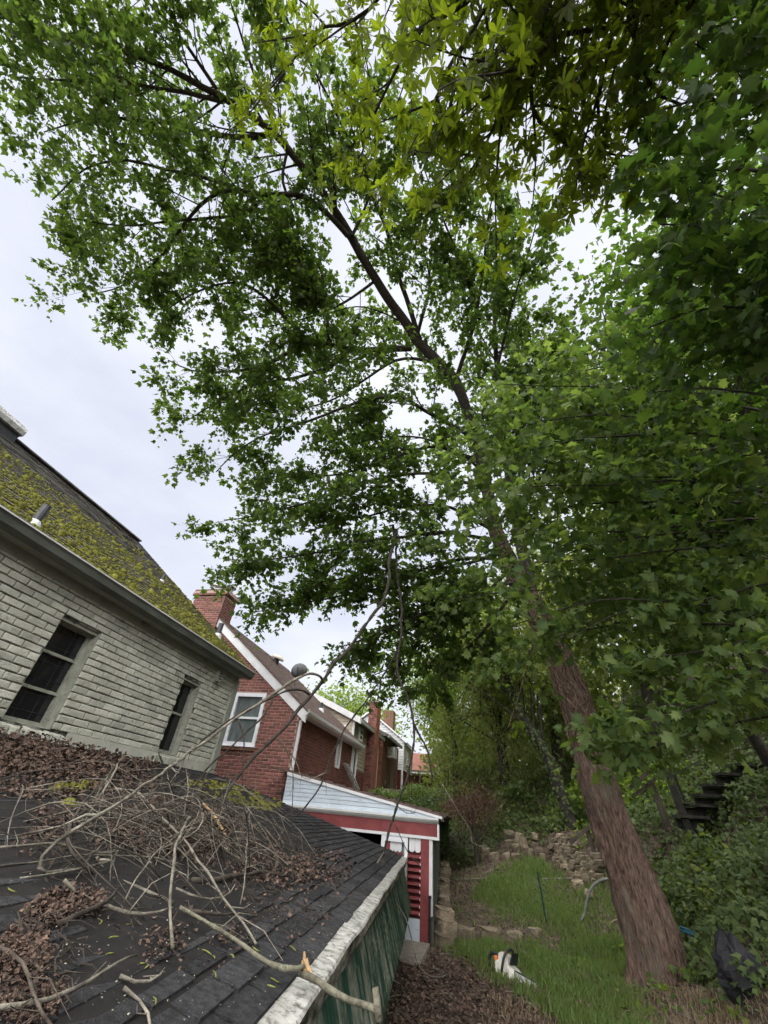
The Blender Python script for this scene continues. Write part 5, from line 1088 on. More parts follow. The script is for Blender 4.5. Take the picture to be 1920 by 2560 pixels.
for l, r, ns, sl_ in [
    ([(690, 330, 12.3), (640, 350, 12.2), (520, 335, 12.2), (400, 300, 12.2), (250, 290, 12.0), (110, 330, 11.6)], 0.07, 11, 1.9),
    ([(560, 255, 12.6), (440, 230, 12.4), (280, 200, 12.3), (120, 200, 12.0), (20, 190, 12)], 0.05, 10, 2.0),
    ([(690, 320, 12.3), (640, 200, 13), (600, 80, 13.3), (560, -40, 13.5)], 0.05, 8, 1.8),
    ([(560, 250, 12.6), (480, 130, 13), (400, 30, 13.2), (300, -60, 13.4)], 0.05, 9, 1.9),
    ([(300, 130, 12.9), (180, 40, 13), (60, -30, 13)], 0.04, 7, 1.8),
    ([(870, 590, 11.3), (800, 520, 11.4), (745, 480, 11.3), (660, 492, 11.1), (580, 463, 11.0), (500, 500, 10.7), (405, 640, 10.0), (300, 720, 9.6), (230, 735, 9.5)], 0.075, 14, 1.8),
    ([(660, 495, 11.1), (610, 540, 10.8), (530, 545, 10.7), (420, 560, 10.5), (300, 560, 10.3), (180, 545, 10.2)], 0.045, 11, 1.7),
    ([(580, 465, 11.0), (450, 430, 11.2), (320, 400, 11.2), (200, 420, 11.0), (130, 500, 10.6)], 0.045, 10, 1.8),
    ([(1027, 870, 9.8), (882, 875, 9.4), (819, 855, 9.3), (752, 860, 9.0), (680, 908, 8.6), (600, 930, 8.3), (480, 930, 8.1), (420, 900, 8.0)], 0.085, 13, 1.4),
    ([(872, 882, 9.3), (824, 923, 8.9), (737, 945, 8.6), (641, 957, 8.3), (540, 1010, 7.9), (470, 1050, 7.7)], 0.05, 10, 1.3),
    ([(771, 852, 9.1), (733, 812, 9.3), (651, 730, 9.6), (593, 700, 9.7), (500, 720, 9.4), (410, 780, 8.9)], 0.05, 11, 1.5),
    ([(820, 855, 9.3), (815, 740, 9.9), (800, 650, 10.4), (730, 590, 10.6), (650, 600, 10.5)], 0.045, 10, 1.5),
    ([(1190, 1100, 7.7), (1065, 1029, 8.0), (1000, 985, 8.0), (900, 1000, 7.7), (780, 1050, 7.2), (660, 1090, 6.8), (580, 1130, 6.5), (540, 1180, 6.2)], 0.06, 13, 1.25),
    ([(1215, 1220, 6.5), (1080, 1180, 6.4), (920, 1200, 6.0), (760, 1260, 5.6), (640, 1290, 5.4), (560, 1300, 5.3)], 0.05, 12, 1.15),
    ([(1245, 1350, 5.3), (1100, 1330, 5.1), (930, 1350, 4.8), (760, 1390, 4.5), (640, 1400, 4.4), (560, 1400, 4.3)], 0.05, 13, 1.05),
    ([(1260, 1380, 5.0), (1120, 1420, 4.6), (950, 1470, 4.1), (800, 1500, 3.8), (690, 1520, 3.6), (640, 1530, 3.5)], 0.045, 12, 0.95),
    ([(1300, 1450, 4.2), (1180, 1480, 3.9), (1040, 1540, 3.4), (930, 1590, 3.0), (840, 1620, 2.75)], 0.04, 11, 0.85),
    ([(1180, 1060, 8.0), (1120, 940, 9.4), (1000, 800, 10.6), (900, 760, 10.8), (800, 790, 10.2)], 0.045, 10, 1.5),
    ([(940, 700, 11.0), (860, 760, 10.4), (760, 800, 9.9), (650, 820, 9.4)], 0.04, 9, 1.4),
    ([(1140, 950, 9.0), (1190, 800, 10), (1210, 650, 10.8), (1220, 540, 11.4), (1240, 470, 11.4)], 0.06, 11, 1.2),
    ([(1200, 800, 10.0), (1150, 640, 11), (1100, 520, 11.8), (1060, 420, 12.2)], 0.05, 11, 1.6),
    ([(1040, 850, 10.0), (1080, 700, 11.0), (1040, 560, 11.9), (980, 480, 12.3)], 0.05, 10, 1.5),
    ([(1240, 1150, 7.8), (1300, 1000, 8.6), (1350, 880, 9.2), (1390, 820, 9.4)], 0.05, 10, 1.0),
    ([(1200, 1060, 8.0), (1250, 900, 9.0), (1280, 760, 9.8), (1320, 640, 10.2), (1340, 560, 10.4)], 0.05, 10, 1.0),
    ([(1250, 1300, 6.0), (1350, 1200, 6.6), (1430, 1080, 7.2), (1480, 980, 7.8)], 0.05, 11, 1.2),
    ([(1220, 1180, 7.0), (1300, 1080, 7.6), (1380, 960, 8.2), (1420, 880, 8.6)], 0.045, 11, 1.3),
    ([(1240, 1330, 5.5), (1120, 1260, 5.7), (1000, 1270, 5.6), (880, 1300, 5.3), (760, 1330, 5.0)], 0.045, 12, 1.1),
    ([(1200, 1150, 7.4), (1080, 1110, 7.4), (960, 1150, 6.9), (840, 1190, 6.4), (720, 1190, 6.2), (620, 1220, 5.9)], 0.05, 13, 1.2),
    ([(1290, 1440, 4.3), (1200, 1500, 4.0), (1120, 1480, 4.1), (1040, 1520, 3.7), (1000, 1580, 3.3)], 0.04, 11, 0.9),
    ([(1300, 1460, 4.1), (1240, 1540, 3.6), (1180, 1620, 3.1), (1120, 1660, 2.9), (1060, 1720, 2.5)], 0.04, 11, 0.8),
    ([(1280, 1420, 4.5), (1150, 1540, 3.8), (1080, 1600, 3.4), (1000, 1660, 3.0), (930, 1690, 2.7)], 0.04, 11, 0.8),
    ([(1260, 1400, 4.8), (1160, 1390, 4.7), (1050, 1430, 4.4), (950, 1420, 4.3), (840, 1450, 4.1), (740, 1470, 3.9)], 0.045, 12, 0.9),
    ([(1100, 910, 9.5), (1000, 890, 9.2), (920, 940, 8.8), (840, 1000, 8.2), (760, 1020, 7.9), (640, 1040, 7.6)], 0.045, 12, 1.3),
    ([(880, 590, 11.3), (930, 480, 12.2), (960, 380, 12.8), (940, 280, 13.2)], 0.045, 10, 1.5),
    ([(720, 370, 12.2), (700, 460, 11.6), (760, 560, 11.0), (720, 640, 10.5), (640, 660, 10.3)], 0.04, 11, 1.4),
    ([(1230, 1200, 7.2), (1140, 1120, 7.6), (1050, 1090, 7.6), (950, 1090, 7.3), (860, 1120, 7.0)], 0.04, 10, 1.2)]:
    cr.limb(zp(l), r, 0.012, int(ns * 1.45), sl_ * 1.1, 11, t0=0.16, **K)
# second stem from the fork
cr.limb([aty(1330, 1500, 8.15), aty(1292, 1300, 8.25), aty(1262, 1130, 8.2), atz(1245, 950, 10.2), atz(1235, 800, 11.5), atz(1240, 680, 12.5)], 0.15, 0.04, 22, 1.7, 12, t0=0.3, sides=9, **K)
cr.finish(mt, 'maple', 'branch', 'maple_far')
# bare vine stems clinging to the trunk
vm = MB(); g = np.random.default_rng(5)
def trunk_pt(s, a, off=0.012):
    i = min(max(int(s / 0.055), 1), len(TP) - 2); t = TP[i + 1] - TP[i - 1]; t /= np.linalg.norm(t)
    x = np.cross(t, (0, 1, 0)); x /= np.linalg.norm(x); y = np.cross(t, x)
    return TP[i] + (TR[i] + off) * (math.cos(a) * x + math.sin(a) * y)
for k in range(120):
    s = g.uniform(2.6, 5.0); L = g.uniform(0.4, 1.8); a = g.uniform(0, 2 * math.pi); da = g.normal(0, 0.9); pts = []
    for i in range(9):
        f = i / 8; pts.append(trunk_pt(min(s + L * f, 7.4), a + da * f + 0.35 * math.sin(f * 6 + k), 0.008 + 0.03 * g.uniform() + (0.06 * f * f if k % 5 == 0 else 0)))
    vm.tube(pts, np.linspace(g.uniform(0.006, 0.013), 0.003, 9), 4, False, g.uniform(0.01, 1))
tag(vm.build('vine_stem', 'vine', mt, smooth=True), kind='stuff')
# stub of a broken branch on the trunk
b = MB(); a = trunk_pt(3.1, 2.2, -0.05); b.tube([a, a + np.array([-0.03, -0.22, 0.05]), a + np.array([-0.05, -0.34, 0.16])], [0.06, 0.045, 0.03], 7); b.build('branch_stub', 'bark', mt)
# sprouts and ivy at the trunk foot
def small_plant(name, label, cat, u, v, n, size, m, shape, spread=0.16, hgt=0.2, seed=0, group=None, p=None):
    g = np.random.default_rng(seed); p = on_ground(u, v) if p is None else p; e = empty(name, p, label, cat, group); c = Crown(seed + 1)
    for k in range(max(3, n // 7)):
        d = np.array([g.normal(0, 0.5), g.normal(0, 0.5), 1.0]); c.twig(p + np.array([g.normal(0, spread * 0.4), g.normal(0, spread * 0.4), 0]), d, hgt * g.uniform(0.7, 1.4), 0.004, 7, size, 0.5, 0.05)
    c.finish(e, m, 'branch', shape, 'leaves', 'stem'); return e
small_plant('seedling', 'bright five-fingered seedling left of the big trunk foot', 'seedling', 1548, 2395, 22, 0.10, 'maple_near', 'oval', 0.12, 0.20, 31)
small_plant('seedling', 'lime green sprout low in the grass left of the trunk', 'seedling', 1452, 2415, 9, 0.07, 'lime_leaf', 'maple', 0.06, 0.10, 32)
small_plant('seedling', 'pale two-leaved sprout in the grass beside the trunk root', 'seedling', 1512, 2418, 9, 0.06, 'lime_leaf', 'heart', 0.05, 0.12, 33)
small_plant('maple_sapling', 'leafy maple sapling right of the big trunk foot', 'sapling', 1745, 2470, 42, 0.11, 'maple_near', 'maple', 0.24, 0.28, 34)
small_plant('maple_sapling', 'low yellow-green sapling at the bottom right below the bag', 'sapling', 1850, 2560, 24, 0.09, 'lime_leaf', 'maple', 0.22, 0.16, 35)
small_plant('ivy_shoot', 'ivy shoots creeping up the foot of the big trunk', 'ivy', 1640, 2440, 26, 0.06, 'lime_leaf', 'maple', 0.3, 0.22, 36, p=np.array([1.95, 7.92, -1.42]))
small_plant('maple_sapling', 'yellow-green sprouts at the bottom edge below the trunk', 'sapling', 1640, 2545, 16, 0.06, 'lime_leaf', 'maple', 0.25, 0.10, 37)

# ---- young maple standing to the right: its sprays hang in front of the big trunk
ym = empty('young_maple', (4.6, 3.9, -0.3), 'young maple whose bright sprays hang in front of the big trunk', 'tree')
b, _, _ = bark_trunk([(4.6, 3.9, -0.6), (4.5, 3.8, 1.5), (4.2, 3.6, 3.6), (3.6, 3.4, 5.4)], [0.10, 0.085, 0.07, 0.04], 9.1, 14, 0.12, 0.2); b.build('trunk', 'bark', ym, smooth=True)
c2 = Crown(202)
def dp(l): return [atd(u, v, d) for u, v, d in l]
yk = dict(twL=0.34, nleaf=8, size=0.106, droop=0.45, spread=0.08, flat=0.4)
st_ = {0: (4.55, 3.85, 0.9), 1: (4.5, 3.8, 1.6), 2: (4.4, 3.75, 2.4), 3: (4.25, 3.65, 3.3), 4: (3.9, 3.5, 4.6)}
for s_i, l, ns in [(0, [(1980, 1700, 4.6), (1760, 1770, 4.5), (1600, 1800, 4.4), (1440, 1840, 4.3)], 9), (0, [(1960, 1790, 4.8), (1800, 1800, 4.8), (1650, 1860, 4.7), (1540, 1900, 4.6)], 8),
                   (1, [(1980, 1560, 4.6), (1800, 1620, 4.6), (1640, 1660, 4.5), (1500, 1640, 4.4)], 8), (1, [(1960, 1450, 4.7), (1760, 1500, 4.7), (1560, 1530, 4.6), (1420, 1600, 4.4)], 8),
                   (2, [(1960, 1330, 4.7), (1700, 1330, 4.7), (1480, 1360, 4.6), (1330, 1420, 4.5)], 10), (2, [(1960, 1250, 4.9), (1700, 1200, 5.0), (1480, 1180, 5.0), (1320, 1180, 5.0)], 11),
                   (3, [(1960, 1100, 5.0), (1720, 1060, 5.1), (1500, 1040, 5.2), (1300, 1060, 5.3), (1200, 1100, 5.3)], 12), (3, [(1900, 1000, 5.1), (1650, 980, 5.3), (1430, 960, 5.5), (1250, 960, 5.6)], 11), (4, [(1850, 900, 5.3), (1640, 900, 5.6), (1480, 930, 5.8), (1340, 960, 6.0)], 10),
                   (2, [(1900, 1400, 5.2), (1650, 1420, 5.3), (1500, 1440, 5.3)], 8), (1, [(1960, 1640, 5.2), (1820, 1700, 5.2), (1720, 1740, 5.1)], 7),
                   (3, [(1800, 1000, 5.6), (1500, 1100, 5.8), (1300, 1180, 6.0), (1150, 1250, 6.2)], 11), (2, [(1800, 1300, 5.4), (1500, 1330, 5.6), (1300, 1340, 5.8), (1180, 1400, 6.0)], 11), (1, [(1800, 1560, 5.2), (1550, 1560, 5.4), (1350, 1600, 5.6), (1230, 1640, 5.8)], 10), (3, [(1700, 950, 5.8), (1450, 1000, 6.2), (1250, 1050, 6.5), (1100, 1100, 6.6)], 11), (2, [(1750, 1250, 5.6), (1480, 1260, 5.8), (1250, 1300, 6.0), (1080, 1340, 6.2)], 11), (2, [(1700, 1420, 5.4), (1450, 1470, 5.6), (1280, 1480, 5.8), (1120, 1500, 6.0)], 12), (4, [(1600, 850, 6.0), (1400, 900, 6.4), (1230, 950, 6.8)], 11), (2, [(1700, 1380, 4.6), (1450, 1400, 4.6), (1250, 1420, 4.6)], 9), (2, [(1750, 1200, 4.6), (1450, 1210, 4.7), (1200, 1230, 4.8)], 10), (3, [(1700, 1080, 4.8), (1400, 1110, 5.0), (1150, 1160, 5.2)], 10), (1, [(1750, 1520, 4.5), (1480, 1500, 4.5), (1290, 1560, 4.5)], 9), (3, [(1750, 1120, 5.4), (1550, 1160, 5.6), (1400, 1230, 5.8), (1270, 1270, 6.0)], 12)]:
    c2.limb([st_[s_i]] + dp(l), 0.020, 0.005, ns, 0.68, 5, t0=0.42, step=0.2, sides=5, **yk)
c2.finish(ym, 'maple_near', 'branch', 'maple')

# ---- shade maple whose big leaves hang close on the right
sm_ = empty('shade_maple', (3.4, 0.6, -0.9), 'dark maple with large leaves hanging close at the right edge', 'tree')
b, _, _ = bark_trunk([(3.4, 0.6, -1.2), (3.35, 0.6, 1.5), (3.2, 0.65, 4.0), (3.0, 0.7, 6.5)], [0.16, 0.14, 0.11, 0.06], 4.7, 16, 0.14, 0.25); b.build('trunk', 'bark', sm_, smooth=True)
c3 = Crown(303); nk = dict(twL=0.36, nleaf=9, size=0.098, droop=0.5, spread=0.08, flat=0.45)
sr = [(3.38, 0.6, 1.2), (3.3, 0.62, 2.2), (3.25, 0.64, 3.2), (3.1, 0.68, 4.6)]
for s_i, l, ns in [(0, [(2060, 1000, 3.3), (1800, 960, 3.4), (1640, 980, 3.4)], 8), (1, [(2060, 800, 3.0), (1800, 760, 3.0), (1690, 760, 3.0), (1620, 820, 3.0)], 11), (1, [(2060, 640, 2.9), (1820, 600, 2.9), (1720, 560, 2.95), (1650, 560, 3.0)], 11), (2, [(2060, 450, 3.0), (1850, 420, 3.1), (1730, 400, 3.2), (1660, 470, 3.2)], 11), (2, [(2040, 300, 3.3), (1860, 260, 3.4), (1720, 220, 3.5), (1640, 280, 3.5)], 10), (3, [(2000, 120, 3.8), (1860, 80, 4.0), (1740, 60, 4.1)], 9), (3, [(2000, -40, 4.2), (1860, -60, 4.4), (1700, -80, 4.6)], 8), (0, [(2060, 1150, 3.4), (1850, 1120, 3.5), (1720, 1150, 3.5)], 7), (1, [(2060, 720, 3.6), (1850, 700, 3.8), (1720, 680, 4.0), (1660, 680, 4.0)], 11), (2, [(2060, 540, 3.7), (1850, 500, 3.9), (1740, 500, 4.1), (1680, 420, 4.2)], 11), (1, [(2060, 900, 3.8), (1850, 850, 4.0), (1700, 850, 4.2), (1600, 880, 4.3)], 11)]:
    c3.limb([sr[s_i]] + dp([(u, v, d * 1.25) for u, v, d in l]), 0.022, 0.006, int(ns * 1.1), 0.66, 5, t0=0.35, step=0.2, sides=5, **nk)
c3.finish(sm_, 'maple_dark', 'branch', 'maple')

# ---- tree with drooping five-fingered leaves overhead
ht = empty('overhead_tree', (2.2, -2.6, -1.4), 'tree with yellow-green fingered leaves hanging in at the top', 'tree')
b, _, _ = bark_trunk([(2.2, -2.6, -1.7), (2.1, -2.4, 1.5), (1.9, -2.0, 4.2), (1.6, -1.5, 6.0)], [0.24, 0.2, 0.16, 0.1], 6.6, 18, 0.14, 0.25); b.build('trunk', 'bark', ht, smooth=True)
c4 = Crown(404)
def palmate(c, p, size, hang):
    g = c.rng; ax_ = rand_dirs(1, g)[0] * np.array([1, 1, 0.4]) + np.array([0, 0, -hang]); ax_ /= np.linalg.norm(ax_)
    x = np.cross(ax_, rand_dirs(1, g)[0]); x /= np.linalg.norm(x); y = np.cross(ax_, x); n = 5
    a = np.linspace(-1.75, 1.75, n) + g.normal(0, 0.12, n); f = np.cos(a)[:, None] * ax_ + np.sin(a)[:, None] * x + y * g.uniform(-0.15, 0.15, (n, 1)) + np.array([0, 0, -0.12])
    c.put(np.repeat(p[None], n, 0), f, np.repeat(y[None], n, 0) + rand_dirs(n, g) * 0.25, size * (1 - 0.38 * np.abs(a) / 1.75) * g.uniform(0.85, 1.15, n))
def hick(pts, r0, n_sub, subL, ntw, z_size):
    g = c4.rng; P = wiggle(resample(pts, 0.14), 0.07, g); c4.mb.tube(P, np.linspace(r0, r0 * 0.25, len(P)), 6, False); T = np.gradient(P, axis=0)
    for i in range(n_sub):
        t = 0.2 + 0.8 * (i + g.uniform()) / n_sub; j = min(int(t * (len(P) - 1)), len(P) - 2); tg = T[j] / np.linalg.norm(T[j])
        d = tg * 0.6 + rand_dirs(1, g)[0] * 0.9; m = 6; k = np.linspace(0, 1, m)[:, None]; L = subL * g.uniform(0.5, 1.2)
        Q = wiggle(P[j] + d * L * k + np.array([0, 0, -0.25]) * L * k ** 2, 0.04, g); c4.mb.tube(Q, np.linspace(r0 * 0.32, 0.004, m), 4, False)
        for q in range(ntw):
            t2 = g.uniform(0.2, 1); jj = min(int(t2 * (m - 1)), m - 2); p = Q[jj] + (Q[jj + 1] - Q[jj]) * g.uniform(); e = p + rand_dirs(1, g)[0] * 0.14 + np.array([0, 0, -0.06]); c4.mb.tube([p, (p + e) / 2 + rand_dirs(1, g)[0] * 0.015, e], [0.004, 0.003, 0.002], 3, False)
            for _ in range(2): palmate(c4, e + rand_dirs(1, g)[0] * 0.05, z_size, 0.35)
trk = (1.6, -1.5, 6.0)
for l, ns in [([(1900, -150, 5.6), (1700, -20, 5.0), (1560, 60, 4.7), (1420, 75, 4.6), (1280, 95, 4.6), (1160, 170, 4.5), (1120, 300, 4.4)], 17), ([(1560, 40, 4.7), (1545, 130, 4.5), (1600, 200, 4.5), (1700, 260, 4.6)], 9), ([(1420, 75, 4.6), (1380, 150, 4.4), (1290, 220, 4.3), (1230, 330, 4.3), (1180, 440, 4.2)], 15),
              ([(1350, -150, 5.6), (1180, -20, 5.2), (1060, 60, 5.1), (980, 180, 5.2), (930, 330, 5.3), (900, 420, 5.4)], 13), ([(1100, -150, 6.2), (960, -20, 6.2), (830, 60, 6.3), (740, 140, 6.4), (680, 240, 6.5)], 13), ([(1560, 60, 4.7), (1500, 230, 4.5), (1480, 330, 4.5), (1500, 430, 4.5)], 11), ([(1290, 220, 4.3), (1380, 290, 4.4), (1460, 380, 4.5), (1430, 470, 4.5)], 10), ([(1230, -100, 5.2), (1180, 60, 4.6), (1130, 180, 4.4), (1100, 300, 4.3), (1130, 420, 4.3)], 14), ([(1800, -100, 5.2), (1700, 60, 4.8), (1660, 160, 4.8), (1600, 280, 4.9), (1560, 380, 5.0)], 12), ([(1400, -140, 5.4), (1380, 0, 4.9), (1330, 110, 4.6)], 8)]:
    hick([trk] + dp(l), 0.035, int(ns * 1.7), 0.65, 9, 0.112)
c4.finish(ht, 'hickory', 'branch', 'leaflet')

# ---- trees farther back
def blob_tree(name, label, base, trunk_pts, r0, clumps, nleaf, size, leafm, shape, seed, cat='tree', group=None, clump_r=0.8, barkm='branch', hang=0.0, ivy=0):
    """trunk, limbs reaching into leaf clumps (centre xyz, radius xyz, count)"""
    e = empty(name, base, label, cat, group); g = np.random.default_rng(seed); c = Crown(seed)
    tbm, P, R = bark_trunk([np.asarray(base, float) - (0, 0, 0.2)] + list(trunk_pts), np.linspace(r0, r0 * 0.4, len(trunk_pts) + 1), seed * 0.7, 12, 0.2, 0.2); tr = tbm.build('trunk', barkm, e, smooth=True)
    for cen, rad, k in clumps:
        cen, rad = np.asarray(cen, float), np.asarray(rad, float)
        for i in range(k):
            d = rand_dirs(1, g)[0]; q = cen + d * rad * g.uniform(0.35, 1.0) ** 0.6
            j = g.integers(len(P) // 3, len(P)); a = P[j]; mid = (a + q) / 2 + np.array([0, 0, 0.25 * np.linalg.norm(q - a)]) * g.uniform(-0.2, 0.8) + rand_dirs(1, g)[0] * 0.15
            if i % 2 == 0: c.mb.tube(resample([a, mid, q], 0.5), np.linspace(R[j] * 0.3, 0.008, len(resample([a, mid, q], 0.5))), 4, False)
            nn = int(nleaf * g.uniform(0.6, 1.4)); rr = clump_r * g.uniform(0.6, 1.3)
            X = g.normal(size=(nn, 3)) * np.array([rr, rr, rr * (0.42 + hang)]) * 0.5; Q = q + X; Q[:, 2] -= 0.2 * (X[:, 0] ** 2 + X[:, 1] ** 2) / rr
            f = X / (np.linalg.norm(X, axis=1)[:, None] + 1e-6) + rand_dirs(nn, g) * 0.7 + np.array([0, 0, -0.4 - 1.5 * hang]); c.put(Q, f, np.array([0, 0, 0.8]) + rand_dirs(nn, g) * 0.8, size * g.uniform(0.6, 1.25, nn))
    c.finish(e, leafm, 'branch', shape)
    if ivy:
        a = g.uniform(0, 6.28, ivy); jj = g.integers(0, len(P) - 1, ivy); Q = P[jj] + (P[jj + 1] - P[jj]) * g.uniform(-0.5, 1.5, (ivy, 1)) + np.column_stack([np.cos(a), np.sin(a), np.zeros(ivy)]) * (R[jj] + g.uniform(0.0, 0.12, ivy))[:, None]; f = np.column_stack([np.cos(a) * .3, np.sin(a) * .3, -np.ones(ivy)]); n = np.column_stack([np.cos(a), np.sin(a), 0.4 * np.ones(ivy)]); leaves('ivy', Q, f, n, 0.085 * g.uniform(0.6, 1.3, ivy), 'maple_far', 'ivy', e)
    return e
def G(x, y): return np.array([x, y, float(H(x, y))])
# ivy-clad leaning tree on the bank
pb = on_ground(1440, 2075); D = np.linalg.norm(pb)
blob_tree('ivy_tree', 'tree with an ivy-wrapped trunk leaning on the back bank', pb, [atd(1395, 1960, D), atd(1360, 1870, D), atd(1310, 1800, D + .1), atd(1270, 1700, D + .3), atd(1230, 1560, D + .6)], 0.17, [(atd(1230, 1560, D + .5), (1.3, 1.3, 1.0), 16), (atd(1330, 1640, D + .6), (1.2, 1.2, 1.0), 14), (atd(1180, 1640, D + 1), (1.2, 1.2, .9), 12)], 110, 0.13, 'wood_leaf', 'maple_far', 41, ivy=900)
blob_tree('weeping_tree', 'pale feathery drooping tree behind the brown bush', G(0.6, 16.5), [(0.55, 16.5, 2.8), (0.4, 16.4, 4.2), (0.1, 16.3, 5.6)], 0.2, [((-0.7, 16.2, 4.0), (1.7, 1.3, 1.9), 44), ((0.9, 15.6, 3.2), (1.4, 1.2, 1.7), 36), ((0.3, 16.5, 6.0), (2.0, 1.5, 1.4), 30)], 150, 0.13, 'willow_leaf', 'narrow', 42, hang=0.5, clump_r=0.75)
blob_tree('light_tree', 'bright yellow-green tree arching past the brown brick house', G(-1.2, 19.5), [(-1.25, 19.5, 3.0), (-1.5, 19.2, 4.4), (-1.8, 19.0, 5.6)], 0.16, [((-2.1, 18.8, 5.0), (1.5, 1.3, 1.5), 30), ((-1.2, 18.5, 3.6), (1.5, 1.2, 1.3), 26), ((-0.3, 19.0, 6.3), (2.0, 1.5, 1.5), 30), ((-2.6, 18.0, 3.9), (0.7, 0.7, 1.0), 9)], 90, 0.13, 'lime_leaf', 'oval', 43, clump_r=0.8)
blob_tree('far_tree', 'yellowish treetop beyond the beige house roof', (-14, 38, 1.0), [(-14, 38, 5), (-14, 38, 8)], 0.4, [((-13.6, 38, 8.3), (3.2, 2.5, 1.6), 22), ((-10.5, 38, 6.6), (2.5, 2.2, 1.6), 18)], 90, 0.35, 'lime_leaf', 'oval', 44, clump_r=2.0)
wb = [((2.4, 17.0), 7.0, 'first dense broadleaf tree behind the ivy-wrapped trunk'), ((5.2, 15.2), 7.5, 'dense broadleaf tree above the timber stairs'), ((4.0, 20.5), 9.5, 'tall broadleaf tree far back between the two dense ones'), ((7.6, 12.0), 8.0, 'broadleaf tree high on the bank at the right edge'), ((-0.2, 24.0), 9.5, 'tall broadleaf tree closing the far end of the yard'), ((8.5, 17.0), 11.0, 'tallest broadleaf tree at the back of the bank')]
for i, ((x, y), h, lab) in enumerate(wb):
    p = G(x, y); blob_tree('woodland_tree', lab, p, [p + (0.1, -0.1, h * 0.3), p + (-0.2, -0.1, h * 0.6), p + (-0.4, -0.2, h * 0.9)], 0.2, [(p + (-0.3, -0.3, h * 0.40), (2.4, 2.0, 1.8), 34), (p + (-0.4, -0.2, h * 0.8), (2.5, 2.2, 2.2), 38)], 105, 0.17, 'wood_leaf', 'maple_far', 50 + i, group='trees on the wooded bank', clump_r=1.1)
hz0 = H
# far wood beyond the yard, read as one mass
g = np.random.default_rng(303); n = 15000; x = g.uniform(-3.5, 16, n); y = g.uniform(25, 36, n) - 0.5 * np.clip(x - 6, 0, 10); z = g.uniform(0, 1, n) ** 0.8 * (6.5 + 2.0 * np.sin(x * 1.1) + 1.2 * np.sin(x * 2.7 + 1)) + 1.0 + 0.25 * np.clip(x, 0, 20)
tag(leaves('far_woodland', np.column_stack([x, y, z]), rand_dirs(n, g) + np.array([0, 0, -0.5]), np.array([0, -0.5, 0.7]) + rand_dirs(n, g) * 0.7, 0.34 * g.uniform(0.5, 1.3, n), 'maple_far', 'willow_leaf'), 'pale green far woodland closing the view behind the yard', 'woodland', kind='stuff')
n = 7000; x = g.uniform(-2.2, 5.0, n); y = g.uniform(18.5, 24, n); z = hz0(x, y) + g.uniform(0, 1, n) ** 1.2 * (2.6 + 0.9 * np.sin(x * 1.9) + 0.6 * np.sin(x * 4.1 + y))
tag(leaves('undergrowth', np.column_stack([x, y, z]), rand_dirs(n, g) + np.array([0, -0.3, -0.4]), np.array([0, -0.6, 0.7]) + rand_dirs(n, g) * 0.6, 0.19 * g.uniform(0.5, 1.3, n), 'maple_far', 'willow_leaf'), 'light green undergrowth below the trees behind the yard', 'undergrowth', kind='stuff')
# leaning dark tree on the right
pa, pb_ = atd(1911, 1695, 8.2), atd(1810, 1512, 8.2); dr = (pa - pb_); s = 0
base_d = pa.copy()
while base_d[2] > float(H(base_d[0], base_d[1])) and s < 60: base_d = base_d + dr * 0.1; s += 1
blob_tree('leaning_tree', 'slim dark tree leaning left above the stairs at the right', base_d, [pa, pb_, atd(1733, 1370, 8.3), atd(1672, 1200, 8.6), atd(1640, 980, 9.0)], 0.17, [(atd(1700, 1250, 8.6), (1.7, 1.5, 1.3), 40), (atd(1850, 1450, 8.4), (1.5, 1.4, 1.2), 34), (atd(1700, 980, 9.2), (2.0, 1.8, 1.6), 40), (atd(1850, 1150, 9.0), (1.7, 1.6, 1.6), 36), (atd(1800, 700, 10), (2.2, 2.0, 2.0), 40), (atd(1560, 1120, 9.2), (1.4, 1.3, 1.2), 26)], 100, 0.135, 'maple_dark', 'maple_far', 61, clump_r=0.8)
blob_tree('bare_limbed_tree', 'bare-limbed dark tree crossing above the timber stairs', G(5.4, 10.2), [atd(1905, 1880, 11.2), atd(1850, 1780, 11.0), atd(1800, 1740, 10.9), atd(1700, 1735, 10.8)], 0.13, [(atd(1900, 1700, 11.2), (1.0, 1.0, .6), 8), (atd(1750, 1720, 11), (.9, .9, .5), 6)], 40, 0.12, 'maple_dark', 'maple_far', 62, clump_r=0.6)
